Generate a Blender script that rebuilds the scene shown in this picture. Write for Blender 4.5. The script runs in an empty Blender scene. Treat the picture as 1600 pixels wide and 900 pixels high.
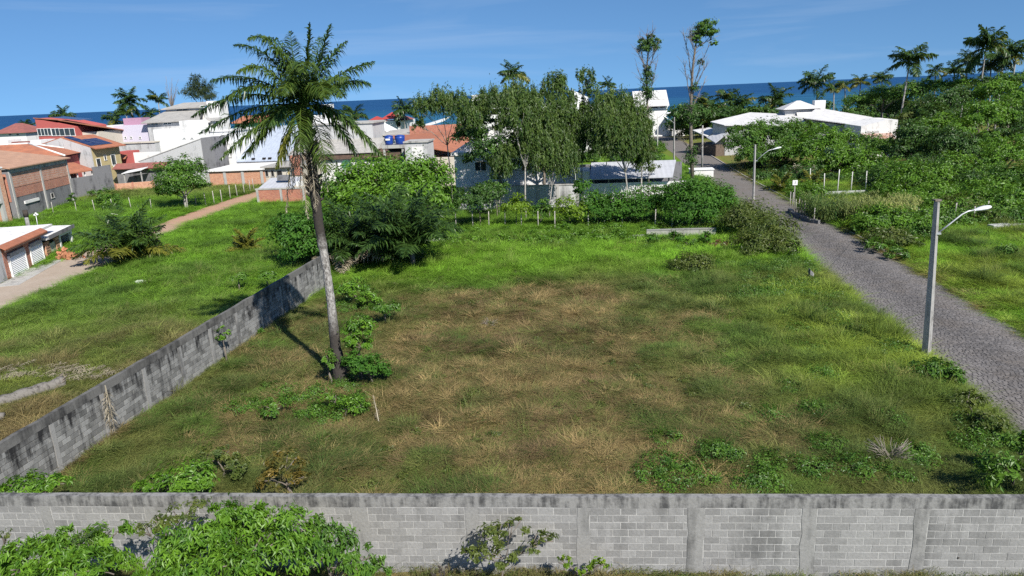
import bpy, math, random
import numpy as np
from mathutils import Vector, Matrix, Euler
S = bpy.context.scene
COL = S.collection
# ---------------------------------------------------------------- camera
CAM_H, CAM_F, CAM_PITCH, CAM_ROLL = 12.4, 1100.0, math.radians(15.48), math.radians(-2.49)
cam_data = bpy.data.cameras.new('camera')
cam = bpy.data.objects.new('camera', cam_data); COL.objects.link(cam); S.camera = cam
cam_rot = Matrix.Rotation(math.pi/2 - CAM_PITCH, 3, 'X') @ Matrix.Rotation(CAM_ROLL, 3, 'Z')
cam.location = (0, 0, CAM_H); cam.rotation_euler = cam_rot.to_euler()
cam_data.sensor_width = 36; cam_data.lens = 36*CAM_F/1600
cam_data.clip_start = 0.1; cam_data.clip_end = 30000
# ---------------------------------------------------------------- light
SHADOW = Vector((-0.53, 0.848, 0)).normalized()          # where shadows fall
ELEV = math.radians(42)
to_sun = Vector((-SHADOW.x*math.cos(ELEV), -SHADOW.y*math.cos(ELEV), math.sin(ELEV)))
sl = bpy.data.lights.new('sun', 'SUN'); so = bpy.data.objects.new('sun', sl); COL.objects.link(so)
sl.energy = 4.6; sl.angle = math.radians(0.5); sl.color = (1.0, 0.95, 0.87)
so.rotation_euler = to_sun.to_track_quat('Z', 'Y').to_euler(); so.location = (30, -40, 60)
W = bpy.data.worlds.new('World'); S.world = W; W.use_nodes = True
wn, wl = W.node_tree.nodes, W.node_tree.links
bg = wn['Background']; bg.inputs[1].default_value = 0.085
sky = wn.new('ShaderNodeTexSky'); sky.sky_type = 'NISHITA'; sky.sun_disc = False
sky.sun_elevation = ELEV; sky.sun_rotation = math.atan2(to_sun.x, to_sun.y)
sky.altitude = 0; sky.air_density = 1.0; sky.dust_density = 0.2; sky.ozone_density = 4.0
# the horizon in the photograph is as blue as the sky above it: the air is looked up a little higher everywhere
sv = wn.new('ShaderNodeTexCoord'); sa = wn.new('ShaderNodeVectorMath'); sa.operation = 'ADD'; sa.inputs[1].default_value = (0, 0, .17)
sn = wn.new('ShaderNodeVectorMath'); sn.operation = 'NORMALIZE'; wl.new(sv.outputs['Generated'], sa.inputs[0]); wl.new(sa.outputs[0], sn.inputs[0]); wl.new(sn.outputs[0], sky.inputs[0])
tint = wn.new('ShaderNodeMix'); tint.data_type = 'RGBA'; tint.blend_type = 'MULTIPLY'
tint.inputs[0].default_value = 1.0; tint.inputs[7].default_value = (0.57, 0.77, .90, 1)
wl.new(sky.outputs[0], tint.inputs[6])
# thin cirrus streaks: cloud is white, its cover is noise on the sky direction
tc = wn.new('ShaderNodeTexCoord'); mp = wn.new('ShaderNodeMapping'); mp.inputs['Scale'].default_value = (1.5, 1.5, 17)
mp.inputs['Rotation'].default_value = (0, math.radians(-2), 0)
wl.new(tc.outputs['Generated'], mp.inputs[0])
cn = wn.new('ShaderNodeTexNoise'); cn.inputs['Scale'].default_value = 1.35; cn.inputs['Detail'].default_value = 7
cn.inputs['Roughness'].default_value = 0.55; cn.inputs['Distortion'].default_value = 0.5
wl.new(mp.outputs[0], cn.inputs[0])
cr = wn.new('ShaderNodeMapRange'); cr.inputs[1].default_value = 0.52; cr.inputs[2].default_value = 0.85
cr.inputs[3].default_value = 0.0; cr.inputs[4].default_value = 0.26
wl.new(cn.outputs[0], cr.inputs[0])
cm = wn.new('ShaderNodeMix'); cm.data_type = 'RGBA'; cm.inputs[7].default_value = (5.2, 5.9, 6.9, 1)
wl.new(cr.outputs[0], cm.inputs[0]); wl.new(tint.outputs[2], cm.inputs[6]); wl.new(cm.outputs[2], bg.inputs[0])
S.view_settings.view_transform = 'Standard'; S.view_settings.look = 'None'
S.view_settings.exposure = 0.72; S.view_settings.gamma = 1.0; S.view_settings.use_curve_mapping = False
S.cycles.use_denoising = False
S.cycles.max_bounces = 5; S.cycles.diffuse_bounces = 2; S.cycles.transparent_max_bounces = 4
# ---------------------------------------------------------------- the photograph's rays, to place things in metres
RM = np.array(cam_rot); CO = np.array([0, 0, CAM_H])
def ray(x, y): return RM @ np.array([(x-800)/CAM_F, (450-y)/CAM_F, -1.0])
def g(x, y, z=0.0):
    d = ray(x, y); p = CO + d*((z-CAM_H)/d[2]); return Vector(p)
def at(x, y, Y):
    d = ray(x, y); return Vector(CO + d*(Y/d[1]))
def ppm(Y, y=250):                                       # metres per photo pixel at distance Y
    return Y/(CAM_F*ray(800, y)[1])
# ---------------------------------------------------------------- smooth noise on the ground
_rg = np.random.RandomState(11); _lat = _rg.rand(8, 257, 257)
def vnoise(x, y, s, k=0):
    x = np.asarray(x, float)/s + 61.3*k + 40; y = np.asarray(y, float)/s + 17.7*k + 40
    i = np.floor(x).astype(int); j = np.floor(y).astype(int); u = x-i; v = y-j
    u = u*u*(3-2*u); v = v*v*(3-2*v); i %= 256; j %= 256; L = _lat[k % 8]
    return (L[i, j]*(1-u)+L[i+1, j]*u)*(1-v) + (L[i, j+1]*(1-u)+L[i+1, j+1]*u)*v
def fbm(x, y, s, k=0, o=4):
    a = 0; w = 1; t = 0
    for q in range(o): a = a + w*vnoise(x, y, s/2**q, k+q); t += w; w *= .55
    return a/t
def sm(a, b, x): t = np.clip((np.asarray(x, float)-a)/(b-a), 0, 1); return t*t*(3-2*t)
# ---------------------------------------------------------------- object helpers
def link(name, me, parent=None, mat=None):
    o = bpy.data.objects.new(name, me); COL.objects.link(o)
    if parent is not None: o.parent = parent
    if mat is not None and me is not None and not me.materials: me.materials.append(mat)
    return o
def tag(o, label=None, cat=None, group=None, kind=None):
    if label: o['label'] = label
    if cat: o['category'] = cat
    if group: o['group'] = group
    if kind: o['kind'] = kind
    return o
def thing(name, label, cat, loc=(0, 0, 0), rz=0.0, group=None):
    o = bpy.data.objects.new(name, None); COL.objects.link(o); o.empty_display_size = 0.3
    o.location = loc; o.rotation_euler = (0, 0, rz); return tag(o, label, cat, group)
class MB:
    def __init__(s): s.v = []; s.f = []; s.sm = False
    def add(s, vs, fs):
        b = len(s.v); s.v += [tuple(p) for p in vs]; s.f += [tuple(b+i for i in q) for q in fs]; return s
    def box(s, x0, x1, y0, y1, z0, z1):
        return s.add([(x0,y0,z0),(x1,y0,z0),(x1,y1,z0),(x0,y1,z0),(x0,y0,z1),(x1,y0,z1),(x1,y1,z1),(x0,y1,z1)],
                     [(0,3,2,1),(4,5,6,7),(0,1,5,4),(1,2,6,5),(2,3,7,6),(3,0,4,7)])
    def quad(s, a, b, c, d): return s.add([a, b, c, d], [(0, 1, 2, 3)])
    def slab(s, pts, th):                                # polygon with thickness straight down
        n = len(pts); t = [tuple(p) for p in pts]; lo = [(p[0], p[1], p[2]-th) for p in t]
        return s.add(t+lo, [tuple(range(n)), tuple(range(2*n-1, n-1, -1))] + [(i, n+i, n+(i+1) % n, (i+1) % n) for i in range(n)])
    def prism(s, poly, z0, z1s):                         # footprint polygon raised to a height per corner
        n = len(poly)
        if not hasattr(z1s, '__len__'): z1s = [z1s]*n
        lo = [(p[0], p[1], z0) for p in poly]; hi = [(p[0], p[1], z) for p, z in zip(poly, z1s)]
        return s.add(lo+hi, [tuple(range(n-1, -1, -1)), tuple(range(n, 2*n))] + [(i, (i+1) % n, n+(i+1) % n, n+i) for i in range(n)])
    def tube(s, path, rad, n=6, cap=True):
        P = [Vector(p) for p in path]; m = len(P)
        if not hasattr(rad, '__len__'): rad = [rad]*m
        rings = []; ref = Vector((0.31, 0.17, 0.93))
        for i in range(m):
            t = (P[min(i+1, m-1)]-P[max(i-1, 0)])
            if t.length < 1e-9: t = Vector((0, 0, 1))
            t.normalize(); r = ref if abs(t.dot(ref)) < .95 else Vector((1, 0, 0))
            a = t.cross(r).normalized(); b = t.cross(a)
            rings.append([P[i]+(a*math.cos(2*math.pi*k/n)+b*math.sin(2*math.pi*k/n))*rad[i] for k in range(n)])
        vs = [p for r in rings for p in r]
        fs = [(i*n+k, i*n+(k+1) % n, (i+1)*n+(k+1) % n, (i+1)*n+k) for i in range(m-1) for k in range(n)]
        if cap: fs += [tuple(range(n-1, -1, -1)), tuple(range((m-1)*n, m*n))]
        s.sm = True
        return s.add(vs, fs)
    def mesh(s, name):
        me = bpy.data.meshes.new(name); me.from_pydata(s.v, [], s.f)
        if s.sm: me.polygons.foreach_set('use_smooth', [True]*len(me.polygons))
        me.update(); return me
    def build(s, name, mat, parent=None): return link(name, s.mesh(name), parent, mat)
def np_mesh(name, V, F, tint=None, smooth=False):         # triangles or quads from arrays; tint = colour per vertex
    me = bpy.data.meshes.new(name); V = np.asarray(V, np.float32); F = np.asarray(F, np.int32); k = F.shape[1]
    me.vertices.add(len(V)); me.vertices.foreach_set('co', V.ravel())
    me.loops.add(F.size); me.loops.foreach_set('vertex_index', F.ravel())
    me.polygons.add(len(F)); me.polygons.foreach_set('loop_start', np.arange(0, F.size, k, dtype=np.int32))
    me.polygons.foreach_set('loop_total', np.full(len(F), k, np.int32))
    me.polygons.foreach_set('use_smooth', np.full(len(F), bool(smooth)))
    if tint is not None:
        a = me.color_attributes.new('tint', 'FLOAT_COLOR', 'POINT')
        c = np.ones((len(V), 4), np.float32); c[:, :3] = tint; a.data.foreach_set('color', c.ravel())
    me.update(); me.validate(); return me
# ---------------------------------------------------------------- materials
def newmat(name):
    m = bpy.data.materials.new(name); m.use_nodes = True; n = m.node_tree.nodes
    return m, n, m.node_tree.links, n['Principled BSDF']
def _noise(n, l, scale, detail=6, rough=.6, vec=None, dist=0):
    t = n.new('ShaderNodeTexNoise'); t.inputs['Scale'].default_value = scale; t.inputs['Detail'].default_value = detail
    t.inputs['Roughness'].default_value = rough; t.inputs['Distortion'].default_value = dist
    if vec is not None: l.new(vec, t.inputs['Vector'])
    return t.outputs[0]
def _mix(n, l, fac, a, b, mode='MIX'):
    x = n.new('ShaderNodeMix'); x.data_type = 'RGBA'; x.blend_type = mode
    for sock, val in ((x.inputs[0], fac), (x.inputs[6], a), (x.inputs[7], b)):
        if hasattr(val, 'is_output'): l.new(val, sock)
        elif isinstance(val, (int, float)): sock.default_value = val
        else: sock.default_value = (*val, 1)
    return x.outputs[2]
def _rng(n, l, v, a, b, c=0.0, d=1.0):
    x = n.new('ShaderNodeMapRange'); x.inputs[1].default_value = a; x.inputs[2].default_value = b
    x.inputs[3].default_value = c; x.inputs[4].default_value = d; l.new(v, x.inputs[0]); return x.outputs[0]
def _pos(n, l, scale=(1, 1, 1), obj=True):
    t = n.new('ShaderNodeTexCoord'); m = n.new('ShaderNodeMapping'); m.inputs['Scale'].default_value = scale
    if obj: l.new(t.outputs['Object'], m.inputs[0])
    else:
        ge = n.new('ShaderNodeNewGeometry'); l.new(ge.outputs['Position'], m.inputs[0])
    return m.outputs[0]
def _bump(n, l, b, h, st=.4, d=.03):
    x = n.new('ShaderNodeBump'); x.inputs['Strength'].default_value = st; x.inputs['Distance'].default_value = d
    l.new(h, x.inputs['Height']); l.new(x.outputs[0], b.inputs['Normal'])
def plain(name, c, rough=.7, metal=0.0, var=.12, scale=3.0, bump=.15, spec=.3):
    m, n, l, b = newmat(name); v = _noise(n, l, scale, vec=_pos(n, l))
    d = tuple(x*(1-2.2*var) for x in c); e = tuple(min(1, x*(1+var)) for x in c)
    l.new(_mix(n, l, _rng(n, l, v, .3, .7), d, e), b.inputs['Base Color'])
    b.inputs['Roughness'].default_value = rough; b.inputs['Metallic'].default_value = metal; b.inputs['Specular IOR Level'].default_value = spec
    if bump: _bump(n, l, b, _noise(n, l, scale*9, vec=_pos(n, l)), bump, .02)
    return m
def stained(name, c, dirt, amount=.5, scale=1.2, rough=.85, streak=True, rand=0.0, attr=False, top=None):
    """rendered or block wall with mould: patchy stains and vertical runs"""
    m, n, l, b = newmat(name)
    p1 = _noise(n, l, scale, 7, .65, _pos(n, l, obj=False)); p2 = _noise(n, l, scale*2.6, 5, .6, _pos(n, l, (1, 1, .12) if streak else (1, 1, 1), obj=False))
    mu = n.new('ShaderNodeMath'); mu.operation = 'ADD'; l.new(p1, mu.inputs[0]); l.new(p2, mu.inputs[1])
    if top:                                              # mould is thickest under the coping
        ge = n.new('ShaderNodeNewGeometry'); sz = n.new('ShaderNodeSeparateXYZ'); l.new(ge.outputs['Position'], sz.inputs[0])
        m2 = n.new('ShaderNodeMath'); m2.operation = 'ADD'; l.new(mu.outputs[0], m2.inputs[0]); l.new(_rng(n, l, sz.outputs[2], top[0], top[1], -.06, .2), m2.inputs[1]); mu = m2
    base = c
    if rand:
        oi = n.new('ShaderNodeObjectInfo')
        if attr: at_ = n.new('ShaderNodeAttribute'); at_.attribute_name = 'tint'
        base = _mix(n, l, at_.outputs['Fac'] if attr else oi.outputs['Random'], tuple(x*(1-rand) for x in c), tuple(min(1, x*(1+rand)) for x in c))
    col = _mix(n, l, _rng(n, l, mu.outputs[0], 1.22-amount*.45, 1.5-amount*.45), base, dirt)
    fine = _noise(n, l, 14, 4, .7, _pos(n, l, obj=False))
    col = _mix(n, l, .5, col, _mix(n, l, _rng(n, l, fine, .3, .7), (.55, .55, .55), (1, 1, 1)), 'MULTIPLY')
    l.new(col, b.inputs['Base Color']); b.inputs['Roughness'].default_value = rough; b.inputs['Specular IOR Level'].default_value = .15
    _bump(n, l, b, fine, .5, .02); return m
def ribbed(name, c, c2, pitch=.2, axis=0, rough=.7, dirt=.4, metal=0.0):
    """tiled or corrugated roof: ribs down the slope, mottled with age"""
    m, n, l, b = newmat(name); v = _pos(n, l)
    w = n.new('ShaderNodeTexWave'); w.inputs['Scale'].default_value = .314/pitch; w.bands_direction = 'XYZ'[axis]
    l.new(v, w.inputs['Vector'])
    a = _noise(n, l, 1.1, 6, .65, v); f = _noise(n, l, 9, 3, .7, v)
    col = _mix(n, l, _rng(n, l, a, .35, .68), c, c2)
    col = _mix(n, l, dirt, col, _mix(n, l, _rng(n, l, f, .3, .7), (.5, .5, .5), (1, 1, 1)), 'MULTIPLY')
    l.new(col, b.inputs['Base Color']); b.inputs['Roughness'].default_value = rough; b.inputs['Metallic'].default_value = metal
    b.inputs['Specular IOR Level'].default_value = .25
    _bump(n, l, b, w.outputs[1], .35, .04); return m
def brickmat(name, c1, c2, mortar, bw=.2, bh=.1, stain=.35):
    m, n, l, b = newmat(name)
    t = n.new('ShaderNodeTexCoord'); se = n.new('ShaderNodeSeparateXYZ'); l.new(t.outputs['Object'], se.inputs[0])
    ad = n.new('ShaderNodeMath'); l.new(se.outputs[0], ad.inputs[0]); l.new(se.outputs[1], ad.inputs[1])
    cb = n.new('ShaderNodeCombineXYZ'); l.new(ad.outputs[0], cb.inputs[0]); l.new(se.outputs[2], cb.inputs[1])
    bt = n.new('ShaderNodeTexBrick'); l.new(cb.outputs[0], bt.inputs[0]); bt.inputs['Scale'].default_value = 1
    bt.inputs['Brick Width'].default_value = bw; bt.inputs['Row Height'].default_value = bh; bt.inputs['Mortar Size'].default_value = .012
    bt.inputs['Color1'].default_value = (*c1, 1); bt.inputs['Color2'].default_value = (*c2, 1); bt.inputs['Mortar'].default_value = (*mortar, 1)
    a = _noise(n, l, .8, 6, .65, _pos(n, l, obj=False))
    l.new(_mix(n, l, _rng(n, l, a, .45, .75, 0, stain), bt.outputs[0], (.09, .085, .08)), b.inputs['Base Color'])
    b.inputs['Roughness'].default_value = .9; b.inputs['Specular IOR Level'].default_value = .15; _bump(n, l, b, bt.outputs[1], .5, -.02); return m
def leafmat(name, dark, light, trans=.35, gloss=.45, attr=True, inst=False, spec=.35):
    """foliage: tint.r picks between two leaf colours, some light passes through the leaf"""
    m, n, l, b = newmat(name)
    at_ = n.new('ShaderNodeAttribute'); at_.attribute_name = 'tint'
    if inst: at_.attribute_type = 'INSTANCER'
    if inst: col = at_.outputs['Color']
    else:
        sp = n.new('ShaderNodeSeparateColor'); l.new(at_.outputs['Color'], sp.inputs[0])
        col = _mix(n, l, sp.outputs[0], dark, light)
    l.new(col, b.inputs['Base Color']); b.inputs['Roughness'].default_value = gloss; b.inputs['Specular IOR Level'].default_value = spec
    tr = n.new('ShaderNodeBsdfTranslucent'); l.new(_mix(n, l, .22, col, (.40, .55, .06), 'MIX') if not inst else col, tr.inputs[0])
    mx = n.new('ShaderNodeMixShader'); mx.inputs[0].default_value = trans
    l.new(b.outputs[0], mx.inputs[1]); l.new(tr.outputs[0], mx.inputs[2]); l.new(mx.outputs[0], n['Material Output'].inputs[0]); return m
# ================================================================ the lie of the land
def wall_x(y): return -15.9 + .143*(np.asarray(y, float)-25)            # long block wall on the left
_RY = np.array([-40, 15, 30, 43.5, 57, 70, 97.5, 139, 178, 207, 225]); _RX = np.array([15.5, 22.6, 24.6, 26.5, 28.3, 29.7, 32.6, 38.2, 42.0, 44.8, 46.3])
def road_r(y): return np.interp(y, _RY, _RX)
def road_l(y): return road_r(y) - 6.0
def front_y(x): return 16.17 - .082*(np.asarray(x, float)+.24)           # front block wall, its face to the camera
_DY = np.array([-30, 20, 46, 57, 70, 79, 92, 104, 120]); _DR = np.array([-34.4, -34.2, -33.9, -33.7, -34.8, -35.3, -34.1, -33.0, -32.8]); _DL = np.array([-41, -40.6, -39.8, -39.3, -38.9, -38.9, -38.4, -37, -36.6])
def dirt_l(y): return np.interp(y, _DY, _DL) + .35*(fbm(y, y*0, 2.2, 3)-.5)
def dirt_r(y): return np.interp(y, _DY, _DR) + .5*(fbm(y, y*0+9, 2.0, 5)-.5)
def terrain(x, y):                                                       # flat ground, then down to the shore
    return -9.0*sm(165, 330, y)
def lumps(x, y):
    x = np.asarray(x, float); y = np.asarray(y, float)
    a = (.16+.22*sm(46, 38, y)*sm(-16, -12, x))*(fbm(x, y, 1.9, 2)-.5) + .25*(fbm(x, y, 9, 4)-.5)
    clear = sm(.2, 1.4, np.abs(x-(road_r(y)-3))-3.0)*sm(.2, 1.2, np.abs(x-(dirt_l(y)+dirt_r(y))/2)-2.3)*sm(150, 110, y)
    return terrain(x, y) + a*clear
def hz(x, y): return float(lumps(np.array([x]), np.array([y]))[0])
P_BRIGHT = np.array([.185, .36, .030]); P_LUSH = np.array([.115, .205, .034]); P_DARK = np.array([.055, .10, .024])
P_TAN = np.array([.34, .255, .115]); P_BROWN = np.array([.215, .152, .078]); P_YG = np.array([.25, .33, .045]); P_OLIVE = np.array([.175, .19, .055])
def turf(x, y):
    """turf colour, height of the grass and how dry it is, at places on the ground"""
    x = np.asarray(x, float); y = np.asarray(y, float)
    n1 = fbm(x, y, 6, 0); n2 = fbm(x, y, 1.6, 3); n3 = fbm(x, y, 3.2, 5); n4 = fbm(x, y, .7, 1)
    L = lambda a, b, t: a*(1-t[..., None]) + b*t[..., None]
    one = np.ones(x.shape)
    # inside the lot
    dry = sm(47, 40, y+5*(n1-.5))*(.30+.62*np.exp(-((x-.5)/8.0)**2)) - .10*sm(25, 18.5, y) + .16*sm(-6, -10, x)
    dry = dry + 1.1*(n2-.5) + .9*(n3-.5) + .55*(n4-.5)
    dry = dry - .35*sm(9, 15, x) - .15*sm(24, 17, y)
    green = L(L(P_OLIVE*one[..., None], P_LUSH, sm(.35, .65, n3)), P_DARK, sm(.5, .72, n2)*.8)
    green = L(green, P_BRIGHT, sm(43, 50, y+4*(n1-.5))*(.75+.25*n2))
    strip = sm(10, 2.5, road_l(y)-x)*sm(.28, .48, n1+.3*(n2-.5)+.08)*sm(48, 40, y)*sm(20, 29, y)
    green = L(green, P_YG, strip*.85); green = green*(1+.22*sm(4, 12, x)*sm(20, 30, y))[..., None]
    tan = L(P_BROWN*one[..., None], P_TAN, sm(.4, .6, n2+.3*(n4-.5)))
    clump = sm(.53, .68, fbm(x, y, 1.2, 6)); green = L(green, P_DARK*1.1, clump*.62*sm(47, 42, y))
    lot = L(green, tan, sm(.28, .62, dry-.3*clump))
    bare = np.exp(-(((x-3)/3.6)**2+((y-43.5)/.9)**2))
    lot = L(lot, np.array([.17, .085, .04]), bare*sm(.45, .6, n2))
    hl = .06 + .07*n3 + .17*clump*sm(47, 42, y) + .15*sm(45, 50, y) + .14*strip + .10*sm(.52, .7, n2)
    # field left of the wall
    fl = L(P_OLIVE*one[..., None], P_BRIGHT, sm(28, 52, y+10*(n1-.5)))
    fl = L(fl, P_LUSH, sm(.42, .68, n3)*.7); fl = L(fl, P_DARK, sm(.54, .75, n2)*.6)
    fl = L(fl, P_YG, sm(.5, .62, n1)*sm(.45, .6, n4)*sm(50, 36, y)*.5)
    dl = sm(.55, .8, .75*n2+.4*n3)*sm(46, 30, y) + .9*sm(31, 25, y+3*(n1-.5))
    fl = L(fl, L(P_BROWN*one[..., None], P_TAN, n4), np.clip(dl, 0, .85))
    fl = L(fl, P_OLIVE, sm(95, 105, y)*.7)
    hf = .08 + .10*n3 + .08*sm(46, 54, y) + .10*sm(.52, .7, n2)
    # right of the road
    fr = L(P_BRIGHT*one[..., None], P_YG, sm(.4, .62, n3)); fr = L(fr, P_DARK, sm(.58, .72, n2)*.8)
    fr = L(fr, L(P_OLIVE*one[..., None], P_BROWN, sm(.45, .65, n2)), sm(88, 96, y)*.8)
    edge = sm(1.1, .1, x-road_r(y)); fr = L(fr, P_TAN*1.1, edge*sm(.3, .6, n4))
    hr = .10 + .12*n3 + .2*sm(.58, .7, n2)
    inl = (x > wall_x(y)) & (x < road_l(y)+.5) & (y < 59); rt = x > road_r(y)-1
    c = np.where(inl[..., None], lot, np.where(rt[..., None], fr, fl))
    near_dirt = np.minimum(np.abs(x-np.interp(y, _DY, _DR)), np.abs(x-np.interp(y, _DY, _DL))); hf = hf*(.18+.82*sm(.2, 3.0, near_dirt)); hr = hr*(.3+.7*sm(.1, 2, x-road_r(y)))
    h = np.where(inl, hl*(.55+.9*n4)*(1-.55*np.clip(dry*1.3, 0, 1)), np.where(rt, hr, hf)); bk = (y >= 59) & (x > -12) & (x < 30)
    c = np.where(bk[..., None], L(P_LUSH*one[..., None], P_BRIGHT, n3), c); h = np.where(bk, .25, h)
    return c, h, np.where(inl, sm(.2, .85, dry)*.62, 0), green, tan
def axis_steps(a, b, fa, fb, fine, grow=1.13):
    mid = list(np.arange(fa, fb+1e-6, fine)); lo = []; hi = []; s = fine; p = fa
    while p > a: s *= grow; p -= s; lo.append(max(p, a))
    s = fine; p = fb
    while p < b: s *= grow; p += s; hi.append(min(p, b))
    return np.array(lo[::-1]+mid+hi)
gx = axis_steps(-900, 1100, -48, 46, .42); gy = axis_steps(-60, 345, 10, 98, .42)
GX, GY = np.meshgrid(gx, gy); nx, ny = len(gx), len(gy)
gc, gh, *_ = turf(GX.ravel(), GY.ravel())
gv = np.stack([GX.ravel(), GY.ravel(), lumps(GX.ravel(), GY.ravel())], 1)
ii = np.arange(ny-1)[:, None]*nx + np.arange(nx-1)[None]; gf = np.stack([ii, ii+1, ii+nx+1, ii+nx], -1).reshape(-1, 4)
m_ground, n_, l_, b_ = newmat('turf_soil'); a_ = n_.new('ShaderNodeAttribute'); a_.attribute_name = 'tint'
fn_ = _noise(n_, l_, 5.0, 8, .75, _pos(n_, l_))
l_.new(_mix(n_, l_, .75, a_.outputs['Color'], _mix(n_, l_, _rng(n_, l_, fn_, .3, .7), (.45, .42, .4), (1.1, 1.1, 1.1)), 'MULTIPLY'), b_.inputs['Base Color'])
b_.inputs['Roughness'].default_value = 1; b_.inputs['Specular IOR Level'].default_value = .05; _bump(n_, l_, b_, fn_, .8, .08)
ground = link('ground', np_mesh('ground', gv, gf, gc*.8, True), None, m_ground); tag(ground, kind='structure')
# sea
m_sea, n_, l_, b_ = newmat('sea_water'); v_ = _pos(n_, l_, (1, 1, 1)); se_ = n_.new('ShaderNodeSeparateXYZ'); l_.new(v_, se_.inputs[0])
w1 = _noise(n_, l_, .035, 6, .6, _pos(n_, l_, (.35, 1, 1))); w2 = _noise(n_, l_, .45, 4, .6, _pos(n_, l_, (.6, 1, 1)))
deep = _mix(n_, l_, _rng(n_, l_, se_.outputs[1], 330, 1500), (.034, .15, .235), (.017, .075, .19))
colw = _mix(n_, l_, _rng(n_, l_, w1, .35, .65), deep, _mix(n_, l_, .5, deep, (.002, .02, .06)))
caps = _noise(n_, l_, .06, 8, .78, _pos(n_, l_, (.45, 1, 1)))
l_.new(_mix(n_, l_, _rng(n_, l_, caps, .695, .73), colw, (.6, .65, .68)), b_.inputs['Base Color'])
b_.inputs['Roughness'].default_value = .55; b_.inputs['Specular IOR Level'].default_value = .04; _bump(n_, l_, b_, w2, .5, .6)
sea = MB().quad((-14000, 318, -8.2), (14000, 318, -8.2), (14000, 16000, -8.2), (-14000, 16000, -8.2)).build('sea', m_sea); tag(sea, kind='structure')
# stone-paved road on the right: a bed sheet, single setts while they can be told apart, the material beyond
def strip(name, ys, fl, fr, z, mat, nxs=8, crown=0.0):
    V = []; F = []
    for y in ys:
        a, b = float(fl(y)), float(fr(y))
        for k in range(nxs+1):
            t = k/nxs; V.append((a+(b-a)*t, y, terrain(0, y)+z+crown*(1-(2*t-1)**2)))
    for j in range(len(ys)-1):
        for k in range(nxs): q = j*(nxs+1)+k; F.append((q, q+1, q+nxs+2, q+nxs+1))
    return link(name, np_mesh(name, V, F, None, True), None, mat)
m_bed, n_, l_, b_ = newmat('road_stone_far'); v_ = _pos(n_, l_, (1, 1, 1))
bt_ = n_.new('ShaderNodeTexBrick'); l_.new(v_, bt_.inputs[0]); bt_.inputs['Scale'].default_value = 1; bt_.inputs['Brick Width'].default_value = .24; bt_.inputs['Row Height'].default_value = .15; bt_.inputs['Mortar Size'].default_value = .014
bt_.inputs['Color1'].default_value = (.125, .112, .104, 1); bt_.inputs['Color2'].default_value = (.17, .155, .145, 1); bt_.inputs['Mortar'].default_value = (.105, .09, .07, 1)
pn_ = _noise(n_, l_, .35, 6, .6, v_)
l_.new(_mix(n_, l_, _rng(n_, l_, pn_, .45, .72, 0, .5), bt_.outputs[0], (.13, .105, .08)), b_.inputs['Base Color']); b_.inputs['Roughness'].default_value = .85
_bump(n_, l_, b_, bt_.outputs[1], .4, -.02)
rys = np.concatenate([np.arange(-20, 100, 2.0), np.arange(100, 226, 5.0)])
road = strip('cobbled_road', rys, road_l, road_r, .01, m_bed, 8, .06); tag(road, kind='structure')
m_sett, n_, l_, b_ = newmat('sett_stone'); a_ = n_.new('ShaderNodeAttribute'); a_.attribute_name = 'tint'
fn_ = _noise(n_, l_, 22, 4, .7, _pos(n_, l_)); big_ = _noise(n_, l_, .4, 5, .6, _pos(n_, l_))
cc_ = _mix(n_, l_, .6, a_.outputs['Color'], _mix(n_, l_, _rng(n_, l_, fn_, .3, .7), (.6, .6, .6), (1.1, 1.1, 1.1)), 'MULTIPLY')
l_.new(_mix(n_, l_, _rng(n_, l_, big_, .48, .75, 0, .45), cc_, (.12, .095, .07)), b_.inputs['Base Color']); b_.inputs['Roughness'].default_value = .75
rs = np.random.RandomState(5); SV = []; ST = []
for y in np.arange(17.5, 62, .125):
    a = float(road_l(y))+.06; b = float(road_r(y))-.12; x = a + rs.rand()*.1
    while x < b:
        w = rs.uniform(.15, .25); cx = x+w/2; t = (cx-a)/(b-a); z = .012+.06*(1-(2*t-1)**2)
        hx = w/2-.005; hy = .058+rs.uniform(-.003, .003); top = z+.016+rs.uniform(-.005, .007); tx = rs.uniform(-.007, .007); ty = rs.uniform(-.008, .008)
        yy = y+rs.uniform(-.008, .008)-.12*(cx-a)*.1
        SV += [(cx-hx, yy-hy, z-.02), (cx+hx, yy-hy, z-.02), (cx+hx, yy+hy, z-.02), (cx-hx, yy+hy, z-.02)]
        SV += [(cx-hx*.9, yy-hy*.86, top-tx-ty), (cx+hx*.9, yy-hy*.86, top+tx-ty), (cx+hx*.9, yy+hy*.86, top+tx+ty), (cx-hx*.9, yy+hy*.86, top-tx+ty)]
        c = rs.uniform(.09, .165)+.02*math.sin(t*9.4); ST += [(c*1.0, c*.925, c*.885)]*8; x += w
SV = np.array(SV); k = np.arange(len(SV)//8)[:, None, None]*8
SF = (k+np.array([[4, 5, 6, 7], [0, 1, 5, 4], [1, 2, 6, 5], [2, 3, 7, 6], [3, 0, 4, 7]])[None]).reshape(-1, 4)
st = link('paving_setts', np_mesh('paving_setts', SV, SF, np.array(ST)), road, m_sett); tag(st, kind='stuff')
m_kerb = stained('kerb_concrete', (.42, .40, .37), (.16, .15, .13), .4)
kb = MB()
for y in np.arange(50, 150, 1.0):
    x0, x1 = float(road_r(y)), float(road_r(y+.97)); kb.prism([(x0, y), (x0+.14, y), (x1+.14, y+.97), (x1, y+.97)], -.1, .13)
tag(kb.build('kerb', m_kerb), kind='structure')
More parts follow.
